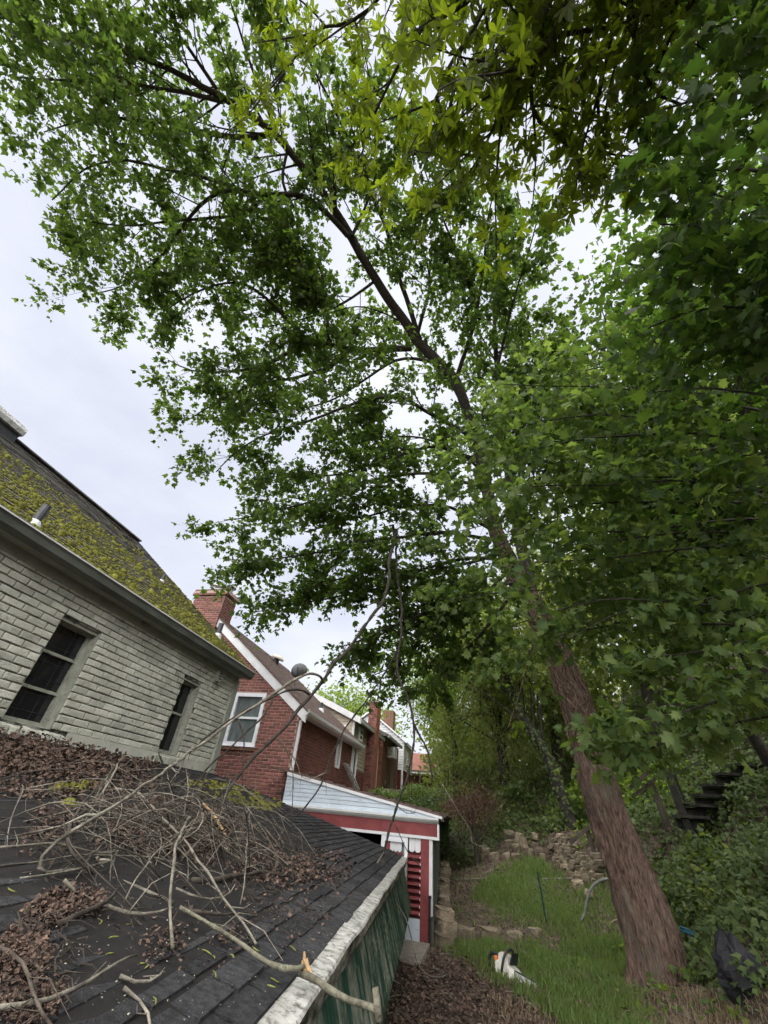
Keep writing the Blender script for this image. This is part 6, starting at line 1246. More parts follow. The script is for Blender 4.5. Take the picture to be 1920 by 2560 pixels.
# shrubs on the back bank
for i, (u, v, d, r, n, m_, lab) in enumerate([(1215, 1960, 16.5, 1.1, 18, 'wood_leaf', 'loose green shrub behind the brown bush'), (1300, 2010, 15.5, 0.9, 16, 'ivy', 'dark ivy-covered shrub above the rock heap'), (1390, 1960, 17, 1.1, 16, 'wood_leaf', 'mid green shrub right of the ivy-wrapped trunk'), (1470, 2020, 14.2, 0.7, 12, 'lime_leaf', 'light green shrub behind the leaning timber post'), (1120, 1920, 17, 1.0, 14, 'wood_leaf', 'pale green shrub at the end of the hedge'), (1610, 1990, 13.6, 0.8, 14, 'lime_leaf', 'lime shrub seen through the stair rail'), (1700, 1960, 14.0, 0.8, 14, 'lime_leaf', 'bright lime shrub behind the timber stairs'), (1560, 2080, 13.2, 0.7, 12, 'ivy', 'dark low shrub under the stair rail'), (1850, 1990, 12.6, 0.9, 14, 'ivy', 'dark shrub beside the top of the timber stairs'), (1830, 2170, 10.0, 0.5, 16, 'ivy', 'leafy shrub on the bank below the timber stairs'), (1870, 2230, 9.4, 0.45, 14, 'wood_leaf', 'leafy clump on the bank above the black bag'), (1745, 2260, 10.2, 0.4, 12, 'ivy', 'bushy ivy clump just right of the big trunk'), (1420, 2095, 14.2, 0.5, 12, 'wood_leaf', 'low green clump on top of the stone retaining wall'), (1530, 2120, 13.0, 0.5, 12, 'lime_leaf', 'light green clump beside the leaning timber post'), (1220, 2060, 14.6, 0.6, 14, 'ivy', 'ivy clump hanging over the left of the rock heap')]):
    c_ = atd(u, v, d); gz = float(H(c_[0], c_[1])); base_ = np.array([c_[0], c_[1], min(gz, c_[2] - 0.3)])
    blob_tree('shrub', lab, base_, [base_ * 0.5 + c_ * 0.5, c_], 0.04, [(c_, (r, r, r * 0.8), n)], 90, 0.105, m_, 'maple_far' if i % 2 else 'oval', 70 + i, 'shrub', 'shrubs on the back bank', clump_r=0.5)
# maroon weeping bush
c_ = atd(1178, 2010, 13.4); base_ = np.array([c_[0] + 0.1, c_[1], float(H(c_[0], c_[1]))])
blob_tree('weeping_maroon_bush', 'drooping maroon-brown bush at the back of the bed', base_, [c_ * 0.6 + base_ * 0.4, c_ + (0, 0, 0.2)], 0.07, [(c_, (0.72, 0.6, 0.42), 46)], 110, 0.06, 'maroon_leaf', 'narrow', 91, 'bush', hang=0.45, clump_r=0.34)
# hedge beyond the shed roof
hd = []
for (u, v) in ((880, 1985), (940, 1982), (1000, 1975), (1060, 1968), (1120, 1975)): hd.append(aty(u, v, 15.2 if u < 1000 else 14.6))
c5 = Crown(95); g = c5.rng; HP = resample(hd, 0.1)
e = empty('hedge', (HP[0][0], 15, 0), 'clipped dense green hedge beyond the shed roof', 'hedge')
n = 11000; j = g.integers(0, len(HP), n); off = np.column_stack([g.normal(0, 0.08, n), g.uniform(-0.45, 0.5, n), -np.abs(g.normal(0, 1, n)) * 0.42]); off[:, 2] -= 0.35 * (np.abs(off[:, 1]) > 0.35); Q = HP[j] + off
Q[:, 2] += 0.07 * np.sin(Q[:, 0] * 5) + 0.05 * g.normal(size=n)
c5.put(Q, rand_dirs(n, g) + np.array([0, -0.4, 0.3]), np.array([0, -0.4, 0.8]) + rand_dirs(n, g) * 0.7, 0.075 * g.uniform(0.6, 1.2, n)); c5.finish(e, 'hedge', 'branch', 'oval', 'foliage')
b = MB()
for k in range(18): p = HP[int(k / 18 * len(HP))]; b.tube([(p[0], p[1], p[2] - 1.4), (p[0] + g.normal(0, .05), p[1], p[2] - 0.2)], [0.02, 0.008], 5)
b.build('stems', 'branch', e); b = MB(); strip(b, [[p + np.array([0, -0.25, -1.3]) for p in HP], [p + np.array([0, -0.2, -0.22]) for p in HP], [p + np.array([0, 0.25, -0.22]) for p in HP], [p + np.array([0, 0.25, -1.3]) for p in HP]], True); b.build('inner_mass', 'hedge', e)
# heart-leaved vine trailing from the maple
hv = empty('hanging_vine', atd(1330, 1300, 6.2), 'thin vine with lime heart leaves hanging from the maple', 'vine'); c6 = Crown(96); g = c6.rng
for k, l in enumerate([[(1395, 1150, 6.2), (1390, 1330, 6.0), (1350, 1480, 5.9), (1335, 1600, 5.8), (1345, 1700, 5.8)], [(1400, 1440, 6.0), (1420, 1540, 5.9), (1390, 1640, 5.8)], [(1480, 1420, 5.8), (1460, 1480, 5.7), (1440, 1530, 5.7)], [(1335, 1600, 5.8), (1290, 1760, 5.8), (1270, 1820, 5.8)], [(1520, 1290, 5.6), (1560, 1380, 5.6), (1640, 1470, 5.6)]]):
    P = wiggle(resample(dp(l), 0.15), 0.02, g); c6.mb.tube(P, np.linspace(0.011, 0.005, len(P)), 5, False)
    for t in np.linspace(0.35, 1.0, 7):
        j = int(t * (len(P) - 1)); c6.twig(P[j], rand_dirs(1, g)[0], 0.16, 0.003, 3, 0.10, 0.5, 0.04)
c6.finish(hv, 'lime_leaf', 'vine', 'heart', 'leaves', 'stem')
# ------------------------------------------------------------------ ground cover
g = np.random.default_rng(404)
def hz(x, y): return H(x, y)
# ivy over the banks
n = 66000; x = np.concatenate([g.uniform(2.3, 8.5, n // 2), g.uniform(-1.4, 6.5, n // 2)]); y = np.concatenate([g.uniform(6.5, 14.5, n // 2), g.uniform(13.2, 21, n // 2)])
keep = ((x > 2.35 + 0.05 * (y - 9) + g.normal(0, 0.12, n)) | (y > 13.75 + 0.2 * np.sin(x * 3) + g.normal(0, 0.15, n))) & ~((x < 2.9) & (y > 10.6) & (y < 13.2))
x, y = x[keep], y[keep]; n = len(x); bump = 0.14 + 0.20 * np.clip(np.sin(x * 2.1 + 1) * np.sin(y * 1.7) + 0.5 * np.sin(x * 5.3 + y * 4.1), -0.4, 1)
z = hz(x, y) + np.clip(bump, 0.01, 1) * g.uniform(0.1, 1.3, n)
sl_n = np.column_stack([-0.5 * np.ones(n), -0.35 * np.ones(n), 0.8 * np.ones(n)]) + rand_dirs(n, g) * 0.55
tag(leaves('ivy_ground_cover', np.column_stack([x, y, z]), rand_dirs(n, g) * 0.8 + np.array([-0.4, -0.4, -0.6]), sl_n, 0.098 * g.uniform(0.5, 1.3, n), 'ivy', 'ivy'), 'dark ivy covering the wooded bank', 'ivy', kind='stuff')
# dry hanging stems in the ivy on the right
n = 900; u = np.concatenate([g.normal(1765, 22, n // 2), g.normal(1870, 40, n // 2)]); V = []; T = []
P0 = []
for k in range(n):
    d = ray(u[k], g.uniform(2190, 2330)); s = 6.0
    for s in np.arange(6, 14, 0.12):
        if d[2] * s < float(H(d[0] * s, d[1] * s)) + 0.12: break
    P0.append(d * s)
P0 = np.array(P0); L = g.uniform(0.12, 0.4, n)
leaves('dry_stems', P0, np.column_stack([g.normal(-0.1, 0.12, n), g.normal(-0.15, 0.12, n), -np.ones(n)]), rand_dirs(n, g) + np.array([0, -1, 0]), L * 0.9, 'narrow', 'dry_grass', kind='stuff'); 
for o in bpy.data.objects:
    if o.name == 'dry_stems': tag(o, 'straw-coloured dry stems hanging on the ivy bank', 'dry stems')
# thin the width of dry stems: narrow leaves read as stalks
# grass
def grass_patch(n, fx, fy, prob, hgt, seed, wd=0.007):
    g = np.random.default_rng(seed); x = g.uniform(fx[0], fx[1], n); y = g.uniform(fy[0], fy[1], n); k = g.uniform(size=n) < prob(x, y, g); x, y = x[k], y[k]; n = len(x)
    h = hgt * g.uniform(0.45, 1.3, n) * (0.75 + 0.35 * np.sin(x * 3.3 + 1.1) * np.sin(y * 2.9)); a = g.uniform(0, 6.28, n); lean = g.uniform(0.1, 0.75, n) * h
    B = np.column_stack([x, y, hz(x, y) - 0.01]); d = np.column_stack([np.cos(a), np.sin(a), np.zeros(n)]); s = np.column_stack([-np.sin(a), np.cos(a), np.zeros(n)]); w = wd * g.uniform(0.6, 1.4, n)[:, None]
    b1 = g.uniform(0, 6.28, n); s2 = np.column_stack([np.cos(b1), np.sin(b1), np.zeros(n)]); up = np.array([0, 0, 1.0])
    M1 = B + d * (lean * 0.3)[:, None] + up * (h * 0.6)[:, None]; TT = B + d * lean[:, None] + up * (h * 0.97)[:, None]
    Vv = np.stack([B - s2 * w, B + s2 * w, M1 - s2 * w * 0.8, M1 + s2 * w * 0.8, TT], 1).reshape(-1, 3)
    tr = np.array([(0, 1, 3), (0, 3, 2), (2, 3, 4)])[None] + (np.arange(n) * 5)[:, None, None]
    return Vv, tr.reshape(-1, 3), np.repeat(g.beta(1.6, 2, n), 5)
def p_near(x, y, g):
    nz = 0.5 + 0.5 * np.sin(x * 4.1 + 0.7) * np.sin(y * 3.3) + 0.25 * np.sin(x * 9 + y * 7)
    left = sstep(-0.55, 0.1, x - 0.55 * np.clip(7.9 - y, -0.6, 2.0)); right = 1 - sstep(1.25, 1.75, x - 0.3 * np.clip(y - 8.4, 0, 2)); near = 0.3 + 0.7 * sstep(5.6, 7.0, y + 0.2 * x)
    far = 1 - sstep(9.25, 9.6, y - 0.35 * np.clip(x - .2, 0, 2)); return np.clip(left * right * far * near * (0.1 + 1.15 * nz ** 1.3), 0, 1)
def p_bed(x, y, g):
    r = ((x - 0.55 - 0.1 * (y - 11.4)) / 0.95) ** 2 + ((y - 11.5) / 1.55) ** 2 + 0.25 * np.sin(x * 5) * np.sin(y * 4); return np.clip(1.5 - r * 1.25, 0.03 * (r < 2.2), 1)
A = [grass_patch(60000, (-1.0, 2.2), (5.4, 10.6), p_near, 0.15, 71), grass_patch(26000, (-0.9, 2.0), (9.6, 13.4), p_bed, 0.13, 72), grass_patch(2500, (-1.2, -0.2), (8.5, 14), lambda x, y, g: 0.25 + 0 * x, 0.1, 73), grass_patch(9000, (1.0, 2.6), (8.8, 11.6), lambda x, y, g: 0.55 + 0 * x, 0.15, 74)]
off = 0; Vs, Ts, ts = [], [], []
for V_, T_, t_ in A: Vs.append(V_); Ts.append(T_ + off); ts.append(t_); off += len(V_)
tag(raw_mesh('grass', np.concatenate(Vs), np.concatenate(Ts), 'grass', tint=np.concatenate(ts)), 'uncut green grass of the yard and the bed', 'grass', kind='stuff')
V_, T_, t_ = grass_patch(26000, (-0.2, 3.0), (5.0, 8.6), lambda x, y, g: np.clip(0.15 + 0.5 * sstep(0.3, 1.4, x) + 0.4 * np.sin(x * 4 + 1) * np.sin(y * 5), 0, 1), 0.075, 75, 0.005)
tag(raw_mesh('dry_grass', V_, T_, 'dry_grass', tint=t_), 'straw-coloured dead grass on the bare soil by the trunk', 'dry grass', kind='stuff')
# low weeds on the lower right and by the shed
n = 900; x = g.uniform(0.9, 3.4, n); y = g.uniform(5.6, 9.3, n); k = (np.sin(x * 3 + y * 2) + g.normal(0, 0.5, n)) > 0.55; x, y = x[k], y[k]; n = len(x)
tag(leaves('weeds', np.column_stack([x, y, hz(x, y) + g.uniform(0.02, 0.12, n)]), rand_dirs(n, g) + np.array([0, 0, 0.3]), np.array([0, 0, 1.0]) + rand_dirs(n, g) * 0.5, 0.055 * g.uniform(0.6, 1.4, n), 'heart', 'maple_near'), 'scattered low green weeds on the bare soil', 'weeds', kind='stuff')
# dead leaves on the ground
n = 22000; x = np.concatenate([g.uniform(-1.5, 3.6, 9000), g.uniform(-1.0, 1.9, 4000), g.uniform(-1.5, 0.6, 9000)]); y = np.concatenate([g.uniform(4.2, 9.9, 9000), g.uniform(9.7, 13.9, 4000), g.uniform(4.4, 8.2, 9000)])
F_ = rand_dirs(n, g); F_[:, 2] *= 0.35
tag(leaves('ground_leaf_litter', np.column_stack([x, y, hz(x, y) + g.uniform(0.004, 0.03, n)]), F_, np.array([0, 0, 1.0]) + rand_dirs(n, g) * 0.5, 0.044 * g.uniform(0.35, 1.3, n), 'quad', 'litter'), 'brown dead leaves scattered over the soil', 'leaf litter', kind='stuff')

# ------------------------------------------------------------------ debris on the low roof
def roof_scatter(specs, seed):
    g = np.random.default_rng(seed); out = []
    for (u, v, ru, rv, n, lift) in specs:
        for k in range(n):
            r = math.sqrt(g.uniform()) if lift < 0.06 else abs(g.normal(0, 0.6)); a = g.uniform(0, 6.28); uu, vv = u + ru * r * math.cos(a), v + rv * r * math.sin(a)
            p = on_low(uu, max(vv, 1838 + 0.198 * max(uu, -50)), 0.012)
            if p[1] > 8.5 or p[0] < -4.24 or p[1] > far_y((p[2] + 0.5) / 0.835) - 0.05: continue
            p[2] += g.uniform(0, lift); out.append(p)
    return np.array(out)
Q = roof_scatter([(40, 1885, 200, 45, 4200, 0.07), (200, 1915, 200, 35, 2200, 0.05), (150, 1960, 260, 40, 1800, 0.035), (300, 1990, 250, 50, 900, 0.03), (430, 2080, 170, 75, 3600, 0.05), (560, 2120, 150, 60, 900, 0.03), (690, 2180, 110, 40, 700, 0.03), (800, 2170, 90, 45, 500, 0.02), (170, 2270, 90, 32, 1100, 0.03), (110, 2295, 60, 25, 500, 0.025), (50, 2400, 70, 60, 1500, 0.03), (60, 2500, 90, 70, 700, 0.02), (120, 2050, 60, 20, 160, 0.03), (110, 2090, 60, 14, 120, 0.03), (400, 2370, 60, 40, 180, 0.03), (590, 2350, 50, 30, 90, 0.02), (450, 2200, 330, 230, 500, 0.012), (740, 2260, 120, 100, 160, 0.012), (250, 2110, 240, 60, 300, 0.03)], 81)
n = len(Q); F_ = rand_dirs(n, g); F_[:, 2] *= 0.5
tag(leaves('roof_leaf_litter', Q, F_, np.array([0.25, 0, 1.0]) + rand_dirs(n, g) * 0.7, 0.040 * np.clip(np.linalg.norm(Q, axis=1) / 5.5, 0.3, 1.0) * g.uniform(0.3, 1.4, n), 'quad', 'litter'), 'rotting brown leaves heaped on the low roof', 'leaf litter', kind='stuff')
# tiny twigs and bits
b = MB(); Q = roof_scatter([(450, 2170, 380, 200, 260, 0.012), (420, 2080, 220, 80, 420, 0.1), (640, 2100, 220, 90, 260, 0.05), (90, 2420, 110, 120, 120, 0.03), (760, 2220, 150, 100, 110, 0.02)], 82)
for p in Q:
    d = rand_dirs(1, g)[0] * np.array([1, 1, 0.25]); L = g.uniform(0.05, 0.28) * min(1, np.linalg.norm(p) / 5.0); d[2] -= 0.26 * d[0]; b.tube([p, p + d * L * 0.5 + rand_dirs(1, g)[0] * 0.012, p + d * L], [g.uniform(0.0012, 0.0028), 0.0018, 0.0009], 4, False, g.uniform(0.01, 1))
tag(b.build('twig_litter', 'dark_twig'), 'small broken dark twigs strewn over the low roof', 'twigs', kind='stuff')
b = MB(); Q = roof_scatter([(170, 1972, 45, 8, 16, 0.01), (215, 1965, 20, 8, 10, 0.01), (580, 1985, 90, 22, 90, 0.01), (650, 2010, 60, 15, 50, 0.01), (180, 2015, 20, 6, 8, 0.01), (520, 1965, 60, 12, 40, 0.01)], 83)
for p in Q: dome(b, p, g.uniform(0.02, 0.06), g.uniform(0.012, 0.03), 6, g, (0.25, 0, 1), g.uniform(0.01, 1))
tag(b.build('roof_moss', 'moss', smooth=True), 'small moss cushions at the top of the low roof', 'moss', kind='stuff')
for i, (u, v) in enumerate([(62, 2272), (285, 2343), (365, 2415), (355, 2407), (517, 2380), (533, 2393), (320, 2310), (250, 2304), (690, 2450), (680, 2465), (640, 2372), (30, 2225), (580, 2390), (275, 2385), (535, 2435), (730, 2370), (385, 2502), (300, 2010)]):
    p = on_low(u, v, 0.015); a = g.uniform(0, 6.28); d = np.array([math.cos(a), math.sin(a), -0.26 * math.cos(a)]); s_ = np.array([-d[1], d[0], 0]); L = g.uniform(0.009, 0.020)
    b = MB(); b.tube([p - d * L, p - d * L * 0.3 + s_ * 0.006, p + d * L * 0.4 + s_ * 0.004, p + d * L - s_ * 0.007 * g.uniform(-1, 1)], [0.0010, 0.0022, 0.0024, 0.0010], 5); tag(b.build('catkin', 'catkin', smooth=True), 'small yellow-green catkin lying on the black shingles', 'catkin', 'catkins fallen on the low roof')

Q = roof_scatter([(420, 2280, 420, 300, 420, 0.004), (700, 2250, 220, 160, 200, 0.004)], 84); n = len(Q); F_ = rand_dirs(n, g); F_[:, 2] *= 0.3; Q[:, 2] += 0.012
tag(leaves('seed_bits', Q, F_, np.array([0.25, 0, 1.0]) + rand_dirs(n, g) * 0.3, 0.0062 * g.uniform(0.4, 1.3, n), 'quad', 'seed'), 'pale seed husks and bud scales speckling the low roof', 'seed husks', kind='stuff')
# ---- brush pile: a tangle of stems that hang together
bp = empty('brush_pile', on_low(430, 2100, 0), 'tangled pile of dead grey branches on the low roof', 'brush pile')
g = np.random.default_rng(87)
def stem(parent, name, pts, r0, r1, m, wob=0.012, n=7, step=0.05, twigs=0, tl=0.25):
    P = wiggle(resample(pts, step), wob, g); mb = MB(); mb.tube(P, np.linspace(r0, r1, len(P)) * (1 + 0.13 * g.normal(size=len(P))), n, True)
    T = np.gradient(P, axis=0)
    for k in range(twigs):
        j = g.integers(1, len(P) - 1); d = T[j] / np.linalg.norm(T[j]) * 0.6 + rand_dirs(1, g)[0] * 0.8; L = tl * g.uniform(0.4, 1.2)
        mb.tube([P[j], P[j] + d * L * 0.5 + rand_dirs(1, g)[0] * 0.02, P[j] + d * L + np.array([0, 0, -0.08 * L])], [r0 * 0.4, r0 * 0.3, r0 * 0.15], 4, False)
    return mb.build(name, m, parent, smooth=True), P
for k in range(140):
    u, v = (g.normal(400, 135), g.normal(2100, 55)) if k % 3 else (g.normal(560, 90), g.normal(2085, 45)); p = on_low(u, v, 0.02); a = g.uniform(0, 6.28); L = g.uniform(0.35, 1.2); cv = g.normal(0, 1.3); hgt = abs(g.normal(0.08, 0.12)); pts = []
    for i in range(8):
        f = i / 7; q = p + np.array([math.cos(a + cv * f), math.sin(a + cv * f), 0]) * L * (f - 0.5); zr_ = roof_lift(q) if -4.25 < q[0] < -0.8 else p[2]
        if q[0] < -4.2: q[0] = -4.2
        q[2] = max(zr_, -0.5) + 0.025 + hgt * math.sin(math.pi * f) + (0.12 * f * abs(math.sin(k)) if k % 3 == 0 else 0); pts.append(q)
    r = g.choice([0.002, 0.003, 0.0043, 0.006], p=[0.42, 0.3, 0.2, 0.08]); stem(bp, 'branch', pts, r, r * 0.45, 'dead_branch' if k % 5 < 3 else 'dark_twig', 0.018, 5, 0.08, 4, 0.22)
def traced(l): return [on_low(u, v, h) for u, v, h in l]
for l, r, m_ in [([(0, 2118, .05), (110, 2104, .06), (165, 2112, .06), (200, 2128, .05), (300, 2128, .05)], 0.009, 'dead_branch'), ([(475, 2040, .12), (455, 2080, .16), (432, 2130, .16), (424, 2200, .12), (420, 2280, .06), (432, 2372, .02)], 0.016, 'dead_branch'), ([(285, 1972, .1), (350, 1985, .12), (400, 2040, .12), (470, 2110, .10), (530, 2200, .08), (590, 2285, .05), (640, 2360, .03)], 0.013, 'dead_branch'), ([(245, 2252, .04), (280, 2278, .04), (350, 2293, .05), (430, 2270, .06)], 0.012, 'dead_branch'), ([(232, 2185, .03), (190, 2150, .08), (165, 2110, .10), (175, 2060, .13), (215, 2000, .16), (270, 1945, .22), (325, 1900, .28)], 0.010, 'dark_twig'), ([(620, 2060, .1), (540, 2045, .12), (470, 2065, .12), (400, 2120, .1), (340, 2195, .08), (310, 2255, .04)], 0.009, 'dead_branch'), ([(625, 2030, .1), (620, 2090, .12), (610, 2200, .08), (600, 2262, .03)], 0.010, 'dead_branch'), ([(465, 1925, .3), (470, 1975, .2), (460, 2040, .12)], 0.009, 'dead_branch'), ([(395, 1880, .38), (415, 1930, .22), (430, 1985, .14), (440, 2060, .1)], 0.008, 'dead_branch'), ([(250, 2150, .05), (300, 2145, .06), (180, 2170, .05), (50, 2195, .03)], 0.009, 'dead_branch'), ([(160, 2200, .06), (165, 2225, .05), (195, 2228, .04), (212, 2246, .02)], 0.009, 'dead_branch'), ([(440, 2220, .05), (500, 2250, .05), (560, 2245, .05), (590, 2205, .05)], 0.007, 'dead_branch'), ([(455, 2275, .03), (560, 2295, .04), (600, 2275, .04), (585, 2288, .03)], 0.010, 'dark_twig')]:
    stem(bp, 'branch', traced(l), r * 0.58, r * 0.34, m_, 0.008, 6, 0.06, 3, 0.25)
b = MB(); a_, c_ = on_low(508, 2010, 0.08), on_low(565, 2090, 0.05); b.tube([a_, (a_ + c_) / 2 + (0, 0, 0.02), c_], [0.009, 0.016, 0.007], 6); b.build('split_piece', 'fresh_wood', bp)
# ---- single branches
def single(name, label, l3, r0, r1, m_, twigs=3, tl=0.3, n=8, cat='branch'):
    e = empty(name, l3[0], label, cat); stem(e, 'stem', l3, r0, r1, m_, 0.012, n, 0.06, twigs, tl); return e
lich = [on_low(450, 2268, .05), on_low(520, 2305, .05), on_low(600, 2350, .05), on_low(655, 2400, .05), on_low(700, 2428, .05), on_low(745, 2425, .06), on_low(772, 2412, .07)]
e = single('fallen_branch', 'lichen-spotted branch lying on the shingles up to the gutter', lich, 0.0055, 0.0085, 'lichen_branch', 2, 0.2, 9)
pg = lich[-1]; ya = pg[1]
cut = [pg + np.array([-0.02, -0.02, -0.02]), aty(800, 2462, ya - 0.12), aty(850, 2495, ya - 0.2), aty(905, 2512, ya - 0.25), aty(940, 2522, ya - 0.3)]
e = single('fallen_branch', 'pale snapped branch jutting out over the gutter with a torn end', cut, 0.0100, 0.0080, 'lichen_branch', 0)
stem(e, 'prong', [aty(938, 2468, ya - 0.3), aty(942, 2500, ya - 0.3), aty(940, 2522, ya - 0.3), aty(948, 2552, ya - 0.3)], 0.009, 0.012, 'lichen_branch', 0.002, 7)
b = MB()
for dx, dz, L in ((-0.006, 0.006, 0.032), (0.006, -0.004, 0.026), (-0.012, -0.008, 0.022)):
    q = pg + np.array([dx, -0.02, dz]); b.tube([q + np.array([0.015, 0, -0.015]), q + np.array([-0.2 * L, 0, 0.3 * L]), q + np.array([-0.35 * L, 0, 0.9 * L])], [0.008, 0.007, 0.003], 5)
b.build('torn_end', 'fresh_wood', e)
single('fallen_branch', 'long pale branch along the bottom left of the low roof', traced([(-30, 2520, .03), (60, 2505, .03), (120, 2490, .04), (220, 2455, .05), (290, 2412, .04), (342, 2388, .03)]), 0.0055, 0.0028, 'dead_branch', 3, 0.15)
single('fallen_branch', 'forked pale twig on the open shingles near the bottom', traced([(300, 2440, .02), (330, 2462, .03), (355, 2468, .03), (385, 2452, .03), (412, 2420, .02)]), 0.0045, 0.0025, 'dead_branch', 2, 0.12)
single('fallen_branch', 'hooked pale twig at the bottom edge of the shingles', traced([(310, 2470, .02), (345, 2480, .02), (368, 2490, .02), (374, 2520, .02), (376, 2570, .02)]), 0.0045, 0.003, 'dead_branch', 1, 0.1)
single('fallen_branch', 'dark rotten branch lying in the leaves at the left edge', traced([(-20, 2360, .03), (60, 2385, .05), (82, 2420, .05), (65, 2480, .04), (90, 2540, .03), (140, 2580, .03)]), 0.0042, 0.0028, 'dark_twig', 5, 0.3)
single('fallen_branch', 'rotten mossy branch beside the leaf heap on the shingles', traced([(150, 2310, .03), (200, 2285, .04), (260, 2265, .05), (292, 2225, .06)]), 0.009, 0.006, 'dark_twig', 2, 0.15)
single('fallen_branch', 'thick dark branch across the upper right of the roof', traced([(480, 2200, .03), (570, 2190, .04), (660, 2180, .05), (720, 2190, .04)]), 0.013, 0.008, 'dark_twig', 4, 0.25)
# ---- long broken limbs hanging from the canopy down to the roof
c2p = lambda a, b_: (480 + a * 0.3858, 1440 + b_ * 0.3858)
def hang(l, y0, y1, conv=c2p):
    n = len(l); return [aty(*conv(a, b_), y0 + (y1 - y0) * i / (n - 1)) for i, (a, b_) in enumerate(l)]
end = on_low(549, 2022, 0.05); ye = end[1]
H1 = hang([(1320, -300), (1300, -200), (1275, -90), (1280, 20), (1240, 170), (1100, 350), (1010, 480), (920, 570), (850, 680), (770, 780), (700, 860), (610, 970), (520, 1060), (380, 1200), (280, 1310), (230, 1400)], 7.0, ye + 0.1) + [end]
e = single('hanging_limb', 'long dark broken limb slanting from the canopy onto the roof', H1, 0.036, 0.018, 'branch', 3, 0.35, 9, 'limb')
yj = H1[8][1]
stem(e, 'side_branch', hang([(850, 690), (845, 650), (800, 628), (740, 635), (640, 680), (560, 740), (480, 800), (350, 880), (250, 940), (130, 1040), (0, 1130)], yj, ye - 0.2) + [on_low(390, 1945, .3), on_low(300, 2008, .22), on_low(200, 2072, .16), on_low(120, 2108, .10), on_low(76, 2140, .06), on_low(68, 2165, .04), on_low(85, 2180, .03), on_low(130, 2188, .03), on_low(200, 2172, .03)], 0.019, 0.0055, 'dead_branch', 0.01, 8, 0.06, 6, 0.25)
stem(e, 'side_branch', hang([(770, 778), (720, 742), (640, 735), (560, 765), (480, 805), (350, 868), (200, 960), (120, 1020), (30, 1110)], yj, ye - 0.15), 0.015, 0.008, 'branch', 0.008, 7)
stem(e, 'side_branch', hang([(560, 745), (450, 920), (350, 1010), (200, 1160), (90, 1250), (0, 1390)], yj + .05, ye) + [on_low(450, 2010, .12), on_low(420, 2060, .08)], 0.012, 0.007, 'dark_twig', 0.012, 6)
stem(e, 'side_branch', hang([(300, 930), (330, 1040), (340, 1150), (320, 1290), (330, 1380)], ye, ye + 0.1), 0.008, 0.005, 'dark_twig', 0.012, 5, 0.05, 4, 0.2)
stem(e, 'side_branch', hang([(550, 1045), (600, 1110), (640, 1230), (655, 1330), (660, 1480), (630, 1600)], ye + 0.2, ye + 0.4), 0.007, 0.004, 'dark_twig', 0.015, 5, 0.05, 6, 0.2)
stem(e, 'side_branch', hang([(640, 1160), (690, 1210), (700, 1290), (740, 1330), (800, 1310), (880, 1270)], ye + 0.3, ye + 0.5), 0.006, 0.003, 'dead_branch', 0.012, 5, 0.05, 6, 0.14)
yg = 6.2
p888 = RP(0, 5.6); 
c4p = lambda a, b_: (640 + a * 0.3134, 1940 + b_ * 0.3134)
H2 = hang([(1300, -330), (1325, -220), (1320, -120), (1330, 0), (1360, 200), (1350, 400), (1325, 620), (1400, 780), (1435, 950), (1440, 1080), (1400, 1300), (1340, 1460), (1290, 1607)], 7.2, 6.7) + hang([(1110, 280), (1060, 440), (1020, 600)], 6.68, 6.5, c4p)
e = single('hanging_limb', 'straight dark limb hanging from the canopy to the gutter', H2, 0.026, 0.014, 'branch', 2, 0.3, 8, 'limb')
stem(e, 'side_branch', hang([(1020, 610), (1000, 650), (920, 780), (830, 920), (805, 1060), (790, 1170)], 6.5, 5.75, c4p), 0.012, 0.007, 'dead_branch', 0.006, 6)
stem(e, 'side_branch', hang([(1020, 610), (1022, 800), (1020, 950), (990, 1090), (940, 1220), (900, 1340), (935, 1480)], 6.5, 5.2, c4p), 0.011, 0.006, 'branch', 0.006, 6)
stem(e, 'side_branch', hang([(1435, 960), (1520, 1120), (1545, 1210), (1560, 1320)], 6.95, 6.9), 0.018, 0.010, 'branch', 0.01, 6)
stem(e, 'side_branch', hang([(1110, 380), (1140, 430), (1180, 560), (1240, 660), (1320, 730)], 6.6, 6.7, c4p), 0.007, 0.003, 'dark_twig', 0.01, 5, 0.05, 3, 0.12)
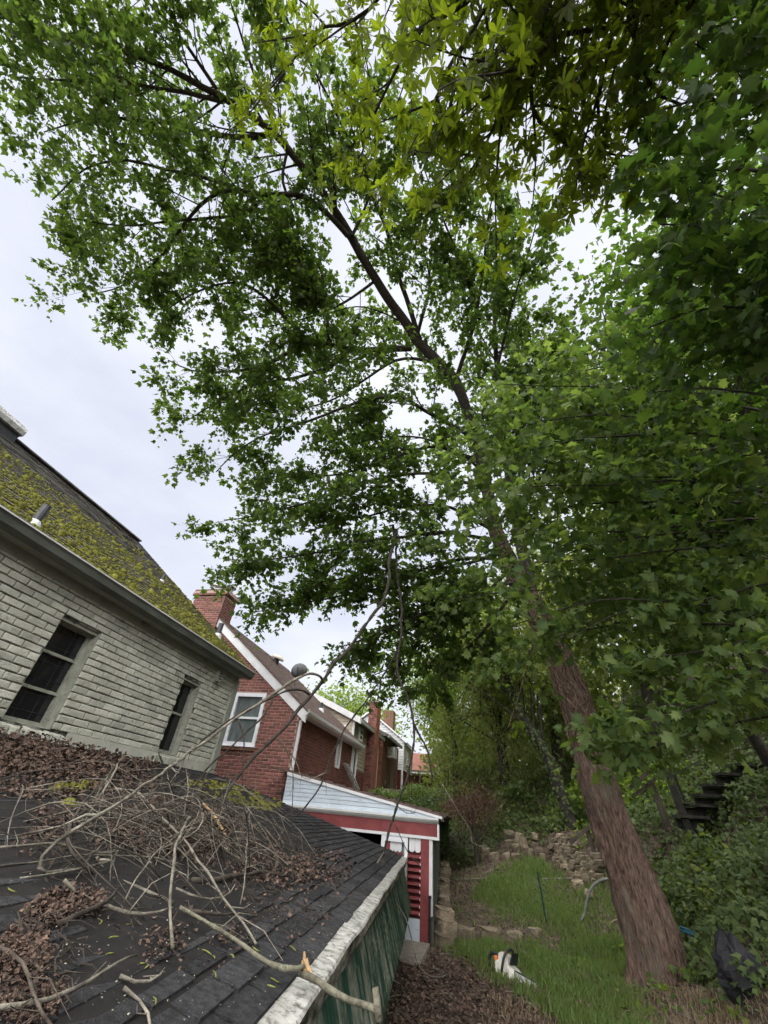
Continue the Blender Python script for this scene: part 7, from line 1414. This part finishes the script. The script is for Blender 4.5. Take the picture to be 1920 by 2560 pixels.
stem(e, 'side_branch', hang([(1030, 880), (1100, 980), (1170, 1080), (1230, 1230), (1260, 1360), (1290, 1510), (1350, 1580), (1430, 1615), (1510, 1600), (1560, 1550)], 6.2, 6.0, c4p), 0.007, 0.005, 'dead_branch', 0.006, 5)
stem(e, 'side_branch', hang([(1300, 1440), (1330, 1500), (1400, 1540), (1450, 1530)], 6.7, 6.6), 0.006, 0.003, 'dark_twig', 0.01, 5, 0.05, 7, 0.12)
H3 = hang([(1345, 460), (1290, 560), (1230, 660), (1100, 850), (1000, 980), (940, 1090), (880, 1230), (850, 1330), (780, 1430), (700, 1550), (640, 1600)], 7.0, 6.9)
single('hanging_limb', 'thin dark limb slanting past the pale blue shed gable', H3, 0.016, 0.010, 'branch', 3, 0.25, 7, 'limb')
# small fallen branches by the shed and pile of grey brush at the end of the bed
single('fallen_branch', 'pale bent stick leaning in the brush behind the shed', [aty(u, v, 13.0) for u, v in ((1105, 1960), (1135, 2010), (1177, 2075), (1180, 2110), (1215, 2118))], 0.018, 0.008, 'dead_branch', 2, 0.3)
br = empty('grey_brush', on_ground(1150, 2140), 'heap of fine grey brush at the end of the shed', 'brush'); b = MB()
for k in range(110):
    p = on_ground(g.normal(1155, 32), g.uniform(2105, 2150)); d = rand_dirs(1, g)[0]; d[2] = abs(d[2]) * 0.6; L = g.uniform(0.3, 1.0); b.tube([p, p + d * L * 0.5 + (0, 0, 0.1), p + d * L], [0.008, 0.006, 0.002], 4, False, g.uniform(0.01, 1))
tag(b.build('twig', 'dead_branch', br), kind='stuff')

# twigs on the soil by the skirt
b = MB(); g = np.random.default_rng(99)
for k in range(150):
    x, y = g.uniform(-1.4, 2.6), g.uniform(4.6, 8.6); z = float(H(x, y)) + 0.015; a = g.uniform(0, 6.28); L = g.uniform(0.05, 0.3); d = np.array([math.cos(a), math.sin(a), 0.05]) * L
    p = np.array([x, y, z]); b.tube([p, p + d * 0.5 + np.array([0, 0, 0.015]) + rand_dirs(1, g)[0] * 0.01, p + d], [0.005, 0.004, 0.002], 4, False, g.uniform(0.01, 1))
tag(b.build('ground_twigs', 'dead_branch'), 'small dry twigs scattered on the yard soil', 'twigs', kind='stuff')
